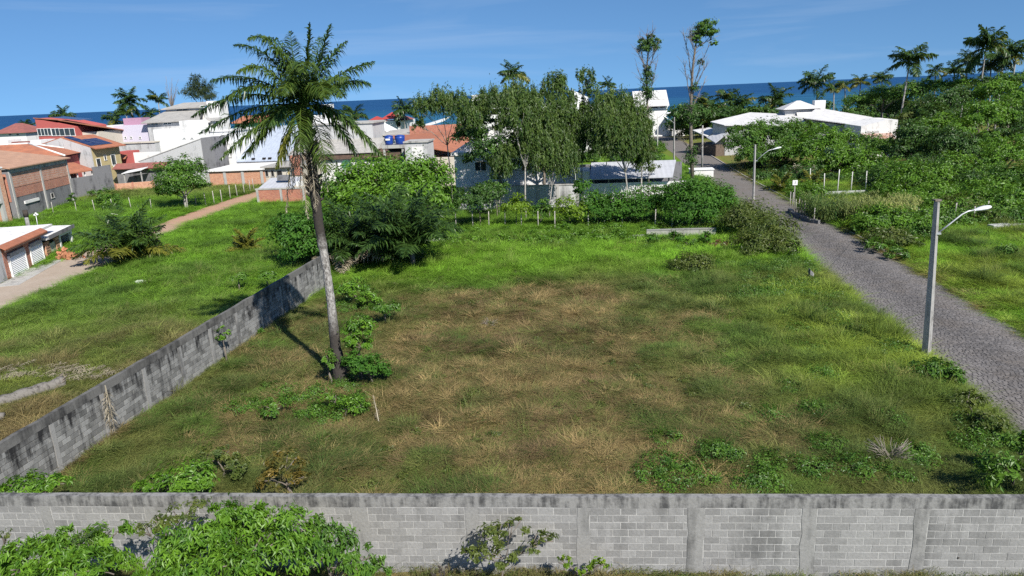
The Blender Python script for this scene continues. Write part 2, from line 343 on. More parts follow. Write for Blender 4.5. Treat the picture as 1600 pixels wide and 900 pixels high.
# dirt track on the left with the concrete apron of the shop
m_dirt, n_, l_, b_ = newmat('dirt'); v_ = _pos(n_, l_); d1 = _noise(n_, l_, .5, 7, .65, v_); d2 = _noise(n_, l_, 6, 5, .7, v_)
se_ = n_.new('ShaderNodeSeparateXYZ'); l_.new(v_, se_.inputs[0])
cd_ = _mix(n_, l_, _rng(n_, l_, se_.outputs[1], 58, 80), (.36, .295, .235), (.40, .235, .155))
cd_ = _mix(n_, l_, _rng(n_, l_, d1, .4, .7, 0, .5), cd_, (.27, .20, .14))
l_.new(_mix(n_, l_, .5, cd_, _mix(n_, l_, _rng(n_, l_, d2, .3, .7), (.7, .7, .7), (1.1, 1.1, 1.1)), 'MULTIPLY'), b_.inputs['Base Color']); b_.inputs['Roughness'].default_value = 1; _bump(n_, l_, b_, d2, .5, .03)
tag(strip('dirt_road', np.arange(-10, 112, .5), dirt_l, dirt_r, .012, m_dirt, 6, .03), kind='structure')
# ================================================================ grass
def blades(rs, n, spread, h, w, lean=.5, dead=0):
    """a tuft of thin bent blades"""
    a = rs.rand(n)*2*np.pi; r = spread*np.sqrt(rs.rand(n)); px, py = r*np.cos(a), r*np.sin(a)
    hh = h*(.45+.75*rs.rand(n)); la = a+rs.normal(0, .9, n); ll = hh*lean*(.25+rs.rand(n)); ww = w*(.7+.6*rs.rand(n))
    sx, sy = -np.sin(la+.4)*ww, np.cos(la+.4)*ww; z = np.zeros(n)
    mx, my = px+np.cos(la)*ll*.35, py+np.sin(la)*ll*.35; tx, ty = px+np.cos(la)*ll, py+np.sin(la)*ll
    V = np.stack([np.stack([px-sx, py-sy, z-.03], 1), np.stack([px+sx, py+sy, z-.03], 1), np.stack([mx+sx*.8, my+sy*.8, hh*.65], 1), np.stack([mx-sx*.8, my-sy*.8, hh*.65], 1), np.stack([tx, ty, hh*(1-.25*rs.rand(n))], 1)], 1).reshape(-1, 3)
    k = np.arange(n)[:, None, None]*5
    return V, (k+np.array([[0, 1, 2], [0, 2, 3], [3, 2, 4]])[None]).reshape(-1, 3)
def rosette(rs, n, spread, h, ls):
    """low broad-leaved weed: many small leaves on short stems"""
    a = rs.rand(n)*2*np.pi; r = spread*np.sqrt(rs.rand(n)); c = np.stack([r*np.cos(a), r*np.sin(a), h*(.25+.75*rs.rand(n))*(1-.5*(r/spread)**2)], 1)
    d = np.stack([np.cos(a+rs.normal(0, .8, n)), np.sin(a+rs.normal(0, .8, n)), rs.uniform(-.3, .5, n)], 1); d /= np.linalg.norm(d, axis=1)[:, None]
    u = np.cross(d, np.array([0, 0, 1.])); u /= np.linalg.norm(u, axis=1)[:, None]; s = ls*(.6+.8*rs.rand(n))[:, None]
    V = np.stack([c, c+d*s*.5+u*s*.32, c+d*s, c+d*s*.5-u*s*.32], 1).reshape(-1, 3); k = np.arange(n)[:, None, None]*4
    return V, (k+np.array([[0, 1, 2], [0, 2, 3]])[None]).reshape(-1, 3)
m_turf = leafmat('grass_blade', None, None, .3, .6, inst=True, spec=.2)
rs = np.random.RandomState(3)
def protos(kind, n):
    out = []
    for i in range(n):
        if kind == 'fine': V, F = blades(rs, 84, .30, 1.0, .0068, .75)
        elif kind == 'tall': V, F = blades(rs, 46, .20, 1.0, .0065, .9)
        else: V, F = rosette(rs, 80, .28, 1.0, .05)
        me = np_mesh(kind, V, F); me.materials.append(m_turf); out.append(bpy.data.objects.new(kind+'_tuft', me))
    return out
def scatter(name, P, rot, scl, tintc, kind, n):
    """one stuff object: tufts of grass set out on points by geometry nodes"""
    me = bpy.data.meshes.new(name); me.vertices.add(len(P)); me.vertices.foreach_set('co', np.asarray(P, np.float32).ravel())
    def attr(nm, ty, key, val): a = me.attributes.new(nm, ty, 'POINT'); a.data.foreach_set(key, np.asarray(val, np.float32).ravel())
    attr('turn', 'FLOAT_VECTOR', 'vector', rot); attr('size', 'FLOAT_VECTOR', 'vector', scl)
    c = np.ones((len(P), 4), np.float32); c[:, :3] = tintc; attr('tint', 'FLOAT_COLOR', 'color', c)
    o = link(name, me, None, m_turf); tag(o, kind='stuff')
    ng = bpy.data.node_groups.new(name, 'GeometryNodeTree'); ng.interface.new_socket('Geometry', in_out='INPUT', socket_type='NodeSocketGeometry'); ng.interface.new_socket('Geometry', in_out='OUTPUT', socket_type='NodeSocketGeometry')
    N, K = ng.nodes, ng.links; gi = N.new('NodeGroupInput'); go = N.new('NodeGroupOutput')
    jn = N.new('GeometryNodeJoinGeometry')
    for p in protos(kind, n):
        oi = N.new('GeometryNodeObjectInfo'); oi.inputs['Object'].default_value = p; oi.inputs['As Instance'].default_value = True; K.new(oi.outputs['Geometry'], jn.inputs[0])
    mp_ = N.new('GeometryNodeMeshToPoints'); K.new(gi.outputs[0], mp_.inputs[0])
    ip = N.new('GeometryNodeInstanceOnPoints'); ip.inputs['Pick Instance'].default_value = True
    K.new(mp_.outputs[0], ip.inputs['Points']); K.new(jn.outputs[0], ip.inputs['Instance'])
    ri = N.new('FunctionNodeRandomValue'); ri.data_type = 'INT'; ri.inputs['Min'].default_value = 0 if False else ri.inputs['Min'].default_value
    for s_ in ri.inputs:
        if s_.type == 'INT' and s_.name == 'Min': s_.default_value = 0
        if s_.type == 'INT' and s_.name == 'Max': s_.default_value = n-1
    K.new([s_ for s_ in ri.outputs if s_.type == 'INT'][0], ip.inputs['Instance Index'])
    def named(nm, ty):
        a = N.new('GeometryNodeInputNamedAttribute'); a.data_type = ty; a.inputs['Name'].default_value = nm
        return [s_ for s_ in a.outputs if s_.enabled][0]
    er = N.new('FunctionNodeEulerToRotation'); K.new(named('turn', 'FLOAT_VECTOR'), er.inputs[0]); K.new(er.outputs[0], ip.inputs['Rotation'])
    K.new(named('size', 'FLOAT_VECTOR'), ip.inputs['Scale']); K.new(ip.outputs[0], go.inputs[0])
    md = o.modifiers.new('tufts', 'NODES'); md.node_group = ng; return o
def spots(x0, x1, y0, y1, dens, seed, near=22.0, power=1.5, floor=2.0):
    r = np.random.RandomState(seed); A = (x1-x0)*(y1-y0); n = int(A*dens); x = r.uniform(x0, x1, n); y = r.uniform(y0, y1, n)
    d = np.hypot(x, y); keep = r.rand(n) < np.clip((near/d)**power, floor/dens, 1)
    q = np.abs(x) < y*.80+3; keep &= q                                    # what the camera side could plausibly see
    return x[keep], y[keep], r
def clear_of(x, y, pad=.1):
    return ((x < road_l(y)-pad) | (x > road_r(y)+pad)) & ((x < dirt_l(y)-pad) | (x > dirt_r(y)+pad)) & (np.abs(x-wall_x(y)-.07) > .16) & (y > front_y(x)+.35)
def lay(name, x, y, r, kind, n, hmul=1.0, wmul=1.0, tmix=None, hset=None, vary=.28):
    c, h, dry, gr_, tn_ = turf(x, y); d = np.hypot(x, y); f = np.clip((d/24)**.5, 1, 2.3)
    mixd = np.where((r.rand(len(x)) < dry)[:, None], tn_, gr_); c = np.where((dry > .02)[:, None], c*.35+mixd*.65, c)
    if hset is not None: h = hset*np.ones_like(h)
    h = h*hmul*(.65+.7*r.rand(len(x))); w = f*wmul*(.75+.5*r.rand(len(x)))
    c = c*(1+vary*r.normal(0, 1, len(x)))[:, None].clip(.45, 1.7)
    if tmix is not None: c = c*(1-tmix[1])+np.array(tmix[0])*tmix[1]*(.7+.6*r.rand(len(x)))[:, None]
    P = np.stack([x, y, lumps(x, y)], 1); rot = np.stack([r.normal(0, .12, len(x)), r.normal(0, .12, len(x)), r.rand(len(x))*6.283], 1)
    return scatter(name, P, rot, np.stack([w, w, h*1.35*f**.3], 1), c, kind, n)
x, y, r = spots(-62, 62, 15.5, 112, 40, 21); k = clear_of(x, y); lay('grass', x[k], y[k], r, 'fine', 5)
x, y, r = spots(-50, 46, 16, 90, 26, 22, power=1.2); k = clear_of(x, y, .2)
k &= (fbm(x, y, 2.2, 6)+.35*(fbm(x, y, .8, 3)-.5) > .42); lay('ground_weeds', x[k], y[k], r, 'weed', 4, 1.5, .72, ((.07, .13, .024), .35), vary=.42)
x, y, r = spots(-40, 46, 16.5, 60, 1.1, 23, power=.6); k = clear_of(x, y, .3) & (fbm(x, y, 4, 7) > .45) & (turf(x, y)[2] < .3)
lay('tall_grass', x[k], y[k], r, 'tall', 4, 2.0, .8, ((.22, .22, .08), .45))
x, y, r = spots(14, 24.5, 22, 57, 7, 24, power=.4); k = (x < road_l(y)-.1) & (x > road_l(y)-6.5+2*fbm(x, y, 3, 1)) & (fbm(x, y, 2.4, 2) > .42)
lay('verge_grass', x[k], y[k], r, 'tall', 4, 1.45, .9, ((.17, .23, .035), .4))
# ================================================================ block walls
class Frame:
    """a wall plane: s runs along it, t runs back from its face, z up; parts are built in these coordinates"""
    def __init__(s, o, yaw): s.o = Vector((o[0], o[1], o[2] if len(o) > 2 else 0)); s.yaw = yaw; s.u = Vector((math.cos(yaw), math.sin(yaw), 0)); s.t = Vector((-math.sin(yaw), math.cos(yaw), 0))
    def hit(s, px, py, t=0.0):
        d = Vector(ray(px, py)); c = Vector(CO); q = s.o + s.t*t; k = (q-c).dot(s.t)/d.dot(s.t); p = c+d*k - s.o
        return p.dot(s.u), p.z
    def loc(s, p): d = Vector(p)-s.o; return (d.dot(s.u), d.dot(s.t), d.z)
    def thing(s, name, label, cat, group=None): return thing(name, label, cat, s.o, s.yaw, group)
m_block = stained('concrete_block', (.262, .259, .252), (.125, .125, .122), .38, .5, rand=.17); m_block2 = stained('concrete_block_joined', (.262, .259, .252), (.125, .125, .122), .38, .5, rand=.17, attr=True)
m_core = stained('mortar', (.40, .395, .38), (.16, .158, .152), .42, .9)
m_pillar = stained('cast_pillar', (.27, .267, .257), (.11, .11, .107), .46, .8)
m_beam = stained('cast_beam', (.25, .247, .238), (.075, .075, .075), .68, 2.4)
def block_mesh(w, h, d=.03, c=.004):
    m = MB(); x, z = w/2, h/2
    m.add([(-x, d, -z), (x, d, -z), (x, d, z), (-x, d, z), (-x+c, 0, -z+c), (x-c, 0, -z+c), (x-c, 0, z-c), (-x+c, 0, z-c), (-x, c, -z), (x, c, -z), (x, c, z), (-x, c, z)],
          [(4, 5, 6, 7), (8, 9, 5, 4), (9, 10, 6, 5), (10, 11, 7, 6), (11, 8, 4, 7), (0, 1, 9, 8), (1, 2, 10, 9), (2, 3, 11, 10), (3, 0, 8, 11)])
    return m
def lay_blocks(par, bays, z0, courses, ch, bl, near, mat, mat_rest, seed, limit=300):
    """courses of blocks between the pillars; the nearest are objects, the rest one joined part"""
    r = random.Random(seed); spots_ = []
    for a, b in bays:
        for k in range(courses):
            x = a; first = True
            while x < b-.04:
                w = bl*(.5 if (k % 2 and first) else 1); first = False
                if x+w > b: w = b-x
                if w > .05: spots_.append((x+w/2, z0+(k+.5)*ch, w))
                x += w
    spots_.sort(key=lambda q: near(q[0], q[1])); shared = {}; rest = MB(); n = 0; tints = []
    for s_, z_, w in spots_:
        dy = r.uniform(-.004, .001); key = round(w, 2)
        if n < limit:
            if key not in shared: me = block_mesh(key-.020, ch-.018).mesh('block'); me.materials.append(mat); shared[key] = me
            o = link('block', shared[key], par); o.location = (s_+r.uniform(-.004, .004), dy-.013, z_+r.uniform(-.003, .003)); o.rotation_euler = (0, r.uniform(-.006, .006), 0); n += 1
        else:
            b = block_mesh(w-.020, ch-.018); rest.add([(p[0]+s_, p[1]+dy-.013, p[2]+z_) for p in b.v], b.f); tints += [r.random()]*len(b.v)
    if rest.v:
        F_ = [q for q in rest.f]; o = link('block_courses', np_mesh('block_courses', rest.v, F_, np.repeat(np.array(tints)[:, None], 3, 1)), par, mat_rest); tag(o, kind='stuff')
FW = Frame((-17.25, float(front_y(-17.25)), 0), math.atan(-.082))
fw = FW.thing('block_wall', 'long pale grey concrete block wall across the foot of the overgrown lot', 'wall'); tag(fw, kind='thing')
pil = [FW.hit(p, 835)[0] for p in (81, 243, 405, 566, 738, 912, 1087, 1263, 1437)]
while pil[-1] < 35: pil.append(pil[-1]+2.95)
if pil[0] > 2.2: pil.insert(0, pil[0]-2.85)
LEN = pil[-1]+.15; TOP = FW.hit(800, 776.5)[1]
MB().box(0, LEN, -.009, .15, -.2, TOP-.3).build('mortar_core', m_core, fw)
bm = MB(); rr = random.Random(4); xs = [0.0]                             # capping beam, cast in uneven lengths
while xs[-1] < LEN: xs.append(min(LEN, xs[-1]+rr.uniform(.8, 1.6)))
tops = [TOP+rr.uniform(-.012, .012) for _ in xs]; bots = [TOP-.31+rr.uniform(-.025, .02) for _ in xs]
for i in range(len(xs)-1):
    bm.add([(xs[i], -.012, bots[i]), (xs[i+1], -.012, bots[i+1]), (xs[i+1], .17, bots[i+1]), (xs[i], .17, bots[i]), (xs[i], -.012, tops[i]), (xs[i+1], -.012, tops[i+1]), (xs[i+1], .17, tops[i+1]), (xs[i], .17, tops[i])],
           [(0, 1, 5, 4), (4, 5, 6, 7), (3, 2, 6, 7), (0, 3, 2, 1)])
bm.build('capping_beam', m_beam, fw)
wid = [.16+.05*rr.random() for _ in pil]; wid[5 if pil[0] < 1 else 4] = .23
for p, w in zip(pil, wid):
    q = MB(); zz = [-.2+i*(TOP-.3+.2)/6 for i in range(7)]; L = [p-w+rr.uniform(-.03, .03) for _ in zz]; R = [p+w+rr.uniform(-.03, .03) for _ in zz]
    for i in range(6):
        q.add([(L[i], -.022, zz[i]), (R[i], -.022, zz[i]), (R[i+1], -.022, zz[i+1]), (L[i+1], -.022, zz[i+1]), (L[i], .16, zz[i]), (R[i], .16, zz[i]), (R[i+1], .16, zz[i+1]), (L[i+1], .16, zz[i+1])],
              [(0, 1, 2, 3), (4, 0, 3, 7), (1, 5, 6, 2), (5, 4, 7, 6)])
    q.build('pillar', m_pillar, fw)
MB().box(-.02, LEN, -.02, .16, -.25, .10).build('footing', m_pillar, fw)
bays = [(a+wa+.0, b-wb) for (a, wa), (b, wb) in zip(list(zip(pil, wid))[:-1], list(zip(pil, wid))[1:])]
bays = [(.05, pil[0]-wid[0])]+bays
ch = (TOP-.31-.10)/9
cs = FW.loc((4.5, float(front_y(4.5)), 0))[0]
lay_blocks(fw, bays, .10, 9, ch, .40, lambda s_, z_: abs(s_-cs), m_block, m_block2, 1)
# the long wall on the left, black with mould
m_bdark = stained('mouldy_block', (.215, .215, .208), (.026, .026, .027), .50, 1.6, rand=.36, top=(1.1, 2.1)); m_bdark2 = stained('mouldy_block_joined', (.215, .215, .208), (.026, .026, .027), .50, 1.6, rand=.36, top=(1.1, 2.1), attr=True)
m_bcore = stained('mouldy_mortar', (.045, .045, .044), (.018, .018, .018), .5, .9)
m_bpil = stained('mouldy_pillar', (.27, .267, .258), (.07, .07, .07), .45, .9)
m_cop = stained('mouldy_coping', (.15, .147, .14), (.035, .035, .035), .6, .7)
y0, y1 = 15.9, 47.5; A = Vector((float(wall_x(y0)), y0, 0)); B = Vector((float(wall_x(y1)), y1, 0))
LW = Frame((A.x, A.y, 0), math.atan2(B.y-A.y, B.x-A.x)); WL = (B-A).length
lw = LW.thing('block_wall', 'long blackened block wall running back along the left of the lot', 'wall'); tag(lw, kind='thing')
MB().box(0, WL, .004, .14, -.3, 1.98).build('mortar_core', m_bcore, lw)
cp = MB(); xs = np.arange(0, WL+.9, .9).clip(0, WL); rr = random.Random(8); tz = [2.3+rr.uniform(-.02, .02) for _ in xs]
for i in range(len(xs)-1):
    cp.add([(xs[i], -.015, 1.975), (xs[i+1], -.015, 1.975), (xs[i+1], .16, 1.975), (xs[i], .16, 1.975), (xs[i], -.015, tz[i]), (xs[i+1], -.015, tz[i+1]), (xs[i+1], .16, tz[i+1]), (xs[i], .16, tz[i])], [(0, 1, 5, 4), (4, 5, 6, 7), (3, 2, 6, 7), (0, 3, 7, 4), (1, 2, 6, 5)])
cp.build('capping_beam', m_cop, lw)
lp = list(np.arange(1.6, WL, 2.55))
for p in lp:
    q = MB(); zz = [-.3, .4, 1.1, 1.7, 1.985]; L = [p-.10+rr.uniform(-.02, .02) for _ in zz]; R = [p+.10+rr.uniform(-.02, .02) for _ in zz]
    for i in range(4):
        q.add([(L[i], -.045, zz[i]), (R[i], -.045, zz[i]), (R[i+1], -.045, zz[i+1]), (L[i+1], -.045, zz[i+1]), (L[i], .17, zz[i]), (R[i], .17, zz[i]), (R[i+1], .17, zz[i+1]), (L[i+1], .17, zz[i+1])], [(0, 1, 2, 3), (4, 0, 3, 7), (1, 5, 6, 2), (5, 4, 7, 6)])
    q.build('pillar', m_bpil, lw)
lb = [(a+.11, b-.11) for a, b in zip(lp[:-1], lp[1:])] + [(lp[-1]+.11, WL-.03)] + [(.05, lp[0]-.11)]
lay_blocks(lw, lb, -.02, 10, .199, .40, lambda s_, z_: abs(s_-6.0), m_bdark, m_bdark2, 2)
# low wall at the back of the lot
A = Vector((-10, 60.1, 0)); B = Vector((17.2, 57.6, 0)); BW = Frame((A.x, A.y, 0), math.atan2(B.y-A.y, B.x-A.x)); BL = (B-A).length
bw = BW.thing('low_wall', 'knee high grey wall half buried in weeds at the back of the lot', 'wall'); tag(bw, kind='thing')
q = MB(); xs = np.arange(0, BL+1.2, 1.2).clip(0, BL)
for i in range(len(xs)-1): h = (.40 if xs[i] < 20.5 else .85)+rr.uniform(-.05, .05); q.box(xs[i], xs[i+1]-.012, 0, .16, -.3, h-.08)
q.build('wall_body', stained('grey_wall', (.36, .355, .33), (.12, .12, .11), .5), bw)
q = MB()
for i in range(len(xs)-1): h = (.40 if xs[i] < 20.5 else .85); q.box(xs[i], xs[i+1]-.006, -.03, .19, h-.078, h+.02+rr.uniform(-.01, .02))
q.build('coping', m_pillar, bw)
# ================================================================ buildings
YL = math.radians(-6)
M_white = stained('white_render', (.76, .76, .75), (.42, .41, .39), .22, .5)
M_white2 = stained('aged_white_render', (.74, .73, .71), (.33, .32, .30), .34, .6)
M_grey = stained('grey_render', (.50, .50, .50), (.16, .16, .16), .40, .5)
M_dkgrey = stained('dark_blockwork', (.20, .20, .21), (.06, .06, .065), .45, .8)
M_conc = stained('concrete', (.42, .41, .39), (.15, .145, .14), .4, .7)
M_pink = stained('red_render', (.46, .115, .105), (.30, .09, .085), .25, .4)
M_yell = stained('yellow_render', (.46, .38, .20), (.30, .25, .15), .3, .5)
M_lilac = stained('lilac_render', (.60, .56, .66), (.45, .42, .48), .2, .5)
M_purple = stained('purple_render', (.42, .24, .33), (.30, .18, .24), .2, .5)
M_green = stained('green_render', (.25, .62, .35), (.18, .45, .28), .15, .5)
M_beige = stained('beige_render', (.58, .53, .45), (.30, .27, .23), .3, .6)
M_brick = brickmat('clay_brick', (.46, .20, .115), (.56, .30, .18), (.36, .31, .27), .24, .15, .25)
M_brick2 = brickmat('red_brick', (.38, .115, .07), (.48, .19, .11), (.34, .28, .25), .22, .12, .35)
M_lathbrick = brickmat('smeared_brick', (.44, .19, .12), (.50, .28, .2), (.50, .47, .44), .26, .28, .45)
M_tile = ribbed('clay_tile', (.44, .17, .095), (.30, .125, .08), .22, 0, .8, .5)
M_tilex = ribbed('clay_tile_side', (.44, .17, .095), (.30, .125, .08), .22, 1, .8, .5)
M_tilep = ribbed('pale_clay_tile', (.50, .30, .20), (.38, .23, .16), .22, 1, .8, .45)
M_tileb = ribbed('brown_clay_tile', (.33, .12, .10), (.22, .09, .08), .22, 0, .8, .5)
M_fib = ribbed('fibre_cement', (.44, .42, .39), (.31, .30, .28), .25, 0, .85, .5)
M_fibw = ribbed('white_roof_sheet', (.66, .65, .64), (.50, .49, .48), .35, 0, .6, .3)
M_zinc = ribbed('zinc_sheet', (.46, .47, .50), (.39, .40, .43), .55, 0, .6, .3)
M_pale = ribbed('pale_roof_sheet', (.40, .45, .53), (.34, .38, .45), .6, 0, .5, .3)
M_rust = ribbed('rusty_sheet', (.50, .40, .36), (.36, .16, .10), .25, 0, .8, .5)
M_glass = plain('window_glass', (.035, .045, .05), .08, 0, .1, 2, 0, .6)
M_dark = plain('dark_interior', (.018, .017, .016), .9, 0, .1, 2, 0)  # near-black: the shade inside openings and recesses is put into the colour
M_frame = plain('white_paint', (.74, .74, .72), .5, 0, .05, 4, .05)
M_solar = plain('solar_cell', (.012, .018, .07), .15, 0, .05, 4, 0, .6)
M_alu = plain('aluminium', (.60, .61, .62), .35, .7, .05, 6, .05)
M_wood = plain('weathered_wood', (.12, .09, .07), .85, 0, .2, 3, .4)
M_fascia = plain('brown_fascia', (.13, .085, .065), .8, 0, .2, 2, .3)
M_tank = plain('blue_plastic', (.012, .05, .27), .4, 0, .08, 2, .05, .5)
def frame_at(px, py, Y, yaw=YL): p = at(px, py, Y); return Frame((p.x, p.y, terrain(0, p.y) if False else 0), yaw)
def lows(F, pts): return [F.loc(at(*p)) for p in pts]
def roof(par, F, name, pts, mat, th=.14): return MB().slab(lows(F, pts), th).build(name, mat, par)
def body(par, F, name, s0, s1, t0, t1, z1, mat, z0=-.6): return MB().box(s0, s1, t0, t1, z0, z1).build(name, mat, par)
def shape(par, F, name, poly, zs, mat, z0=-.6): return MB().prism(poly, z0, zs).build(name, mat, par)
def win(par, s0, s1, z0, z1, t=0.0, n=1, mat=None, name='window', side=False, fr=.07, dark=None):
    """frame bars and sill proud of the wall, the pane a sub-part behind them"""
    m = MB()
    def bx(a, b, c, d, e, f):
        if side: m.box(c, d, a, b, e, f)
        else: m.box(a, b, c, d, e, f)
    o = 1 if not side else -1
    T0, T1 = (t-.06, t+.03) if not side else (t-.03, t+.06)
    bx(s0, s1, T0, T1, z1-fr, z1); bx(s0-.06, s1+.06, (T0-.04) if not side else T0, T1 if not side else T1+.04, z0, z0+fr)
    for i in range(n+1): c = s0+(s1-s0-fr)*i/n; bx(c, c+fr, T0, T1, z0+fr, z1-fr)
    f = m.build(name, mat or M_frame, par); p = MB()
    if side: p.box(t-.02, t+.012, s0+.01, s1-.01, z0+.02, z1-.02)
    else: p.box(s0+.01, s1-.01, t-.012, t+.02, z0+.02, z1-.02)
    p.build('pane', dark or M_glass, f); return f
def winpx(par, F, x0, y0, x1, y1, t=0.0, **k):
    s0, za = F.hit(x0, y1, t); s1, zb = F.hit(x1, y0, t); return win(par, s0, s1, za, zb, t, **k)
# -- unfinished brick house with the pale tile roof
F = Frame((-59.2, 84.9), math.radians(97)); h = F.thing('brick_house', 'unfinished two storey brick house with pale pink tile roof and concrete posts', 'house')
Lh = 14.6
body(h, F, 'wall', 0, Lh, 0, 8.5, 6.15, M_dkgrey)
for a, b in ((.3, 7.0), (7.5, Lh-.3)):
    MB().box(a, b, -.03, .02, 2.75, 3.9).build('brick_panel', M_brick2, h); MB().box(a, b, -.06, .02, 3.95, 5.65).build('brick_panel', M_lathbrick, h)
MB().box(-.02, Lh, -.07, .02, 5.68, 6.2).build('ring_beam', M_conc, h)
for s_ in (0, 7.05, Lh-.3): MB().box(s_, s_+.34, -.12, .03, -.4, 6.0).build('post', M_conc, h)
MB().box(2.0, 5.4, -.14, .02, 1.75, 2.1).build('plaster_patch', M_white2, h)
win(h, 8.6, 9.4, 1.5, 2.2, 0, dark=M_dark, mat=M_conc)
MB().box(-.05, .02, .3, 8.3, 2.3, 5.6).build('brick_panel', M_brick2, h); win(h, 3.6, 4.8, 4.1, 5.6, -.05, side=True, mat=M_conc, dark=M_dark)
MB().slab([(-.4, -.5, 6.32), (Lh+.4, -.5, 6.32), (Lh+.4, 9, 7.9), (-.4, 9, 7.9)], .13).build('roof', M_tilep, h)
MB().box(-.3, .1, -.35, 8.6, 6.16, 6.2).build('eave_trim', M_white2, h)
# -- next unit at the picture edge
p = g(14, 350); F = Frame((p.x-7.5, p.y+.2), YL); h = F.thing('brick_house', 'half built brick house with a concrete balcony slab beside the shop roof', 'house')
body(h, F, 'wall', 0, 7.45, .3, 1.3, 6.3, M_brick); MB().box(7.1, 7.5, .2, .6, -.3, 6.4).build('post', M_conc, h); MB().box(0, 7.6, -1.3, .25, 2.5, 2.8).build('balcony_slab', M_conc, h)
MB().box(0, 7.5, -.4, 1.5, 6.42, 6.6).build('roof', M_white2, h); MB().box(0, 7.4, .26, .31, 3.0, 5.6).build('brick_panel', M_brick, h)
# -- hipped roof house behind
F = frame_at(0, 240, 108, math.radians(12)); h = F.thing('tiled_house', 'house under a bright orange hipped tile roof behind the brick house', 'house')
s1, ze = F.hit(100, 243)
body(h, F, 'wall', -8, s1-.3, .3, 9, ze-.25, M_pink)
A_, B_, C_, D_ = (-9, -.2, ze), (s1+.2, -.2, ze), (s1+.2, 9.6, ze), (-9, 9.6, ze); R1_, R2_ = (-4, 4.6, ze+1.9), (s1-6.3, 4.6, ze+1.9)
MB().add([A_, B_, C_, D_, R1_, R2_], [(0, 1, 5, 4), (1, 2, 5), (2, 3, 4, 5), (3, 0, 4), (3, 2, 1, 0)]).build('roof', M_tile, h)
q = MB()
for a, b in ((R1_, R2_), (R2_, B_), (R2_, C_)): q.tube([a, b], .16, 6)
q.build('ridge_tiles', M_white2, h)
# -- grey gable with solar panels and yellow front
F = frame_at(57, 228, 117); h = F.thing('gabled_house', 'house with stained grey gable, yellow side and solar panels on its tile roof', 'house')
sw = F.hit(142, 240)[0]; zl = F.hit(57, 229)[1]; sp, zp = F.hit(94, 216); zr = F.hit(141, 231)[1]; D7 = 7.4
q = MB(); q.add([(0, 0, -.5), (sw, 0, -.5), (sw, 0, zr), (sp, 0, zp), (0, 0, zl), (0, .25, -.5), (sw, .25, -.5), (sw, .25, zr), (sp, .25, zp), (0, .25, zl)], [(0, 1, 2, 3, 4), (9, 8, 7, 6, 5), (1, 6, 7, 2), (2, 7, 8, 3), (3, 8, 9, 4), (0, 4, 9, 5)])
q.build('gable_wall', M_grey, h)
MB().box(.05, sw-.02, .26, D7, -.5, zr-.1).build('wall', M_yell, h)
MB().slab([(sp, .1, zp+.16), (sw+.9, .1, zr-.12), (sw+.9, D7+.6, zr-.12), (sp, D7+.6, zp+.16)], .16).build('roof', M_tilex, h)
MB().slab([(-.4, .1, zl+.05), (sp-.01, .1, zp+.16), (sp-.01, D7+.6, zp+.16), (-.4, D7+.6, zl+.05)], .16).build('roof', M_tilex, h)
def onroof(s_, t_, d=.1): k = (s_-sp)/(sw+.9-sp); return (s_, t_, zp+.16+(zr-.28-zp)*k+d)
for (a, b, c, d) in ((sp+.3, sw-.1, .5, 2.3), (sp+1.9, sw-.1, 2.5, 4.2), (sp+1.9, sw-.1, 4.3, 6.0)):
    o = MB().slab([onroof(a, c), onroof(b, c), onroof(b, d), onroof(a, d)], .05).build('solar_panel', M_solar, h); q = MB(); n = 4
    for i in range(n+1):
        s_ = a+(b-a)*i/n; q.add([onroof(s_-.025, c, .115), onroof(s_+.025, c, .115), onroof(s_+.025, d, .115), onroof(s_-.025, d, .115)], [(0, 1, 2, 3)])
    q.build('panel_frame', M_alu, o)
for (a, b, z0_, z1_) in ((.9, 2.0, 3.4, 5.1), (3.0, 3.6, 4.6, 5.5), (4.7, 5.9, 3.6, 5.4)): win(h, a, b, zr-6.9+z0_, zr-6.9+z1_, sw-.02, side=True, n=1)
for a in (1.1, 4.9):
    o = MB().box(sw, sw+.55, a, a+.75, zr-3.95, zr-3.35).build('air_conditioner', M_frame, h)
    MB().box(sw+.551, sw+.556, a+.1, a+.55, zr-3.9, zr-3.4).build('fan_grille', M_conc, o)
# -- dark compound wall with tile canopy
p0, p1 = g(105, 312), g(180, 298); F = Frame((p0.x, p0.y), math.atan2(p1.y-p0.y, p1.x-p0.x)); h = F.thing('compound_wall', 'dark grey yard wall stepping up below the grey gable', 'wall'); tag(h, kind='thing'); Lw = (p1-p0).length
body(h, F, 'wall_body', 0, Lw*.62, 0, .25, 2.9, M_dkgrey); body(h, F, 'wall_body', Lw*.622, Lw, 0, .25, 4.1, M_dkgrey)
F2 = Frame((p0.x-.6, p0.y+.3), F.yaw); h = F2.thing('tile_canopy', 'sloping red tile canopy on thin white posts above the dark yard wall', 'canopy')
MB().slab([(-.3, -.5, 3.7), (Lw*.66, -.5, 3.7), (Lw*.66, 3.2, 4.9), (-.3, 3.2, 4.9)], .14).build('roof', M_tile, h)
for i in range(5): MB().box(.2+i*Lw*.15, .34+i*Lw*.15, -.2, -.06, 2.5, 3.58).build('post', M_frame, h)
MB().box(0, Lw*.6, 2.6, 2.8, 0, 4.4).build('back_wall', M_brick2, h)
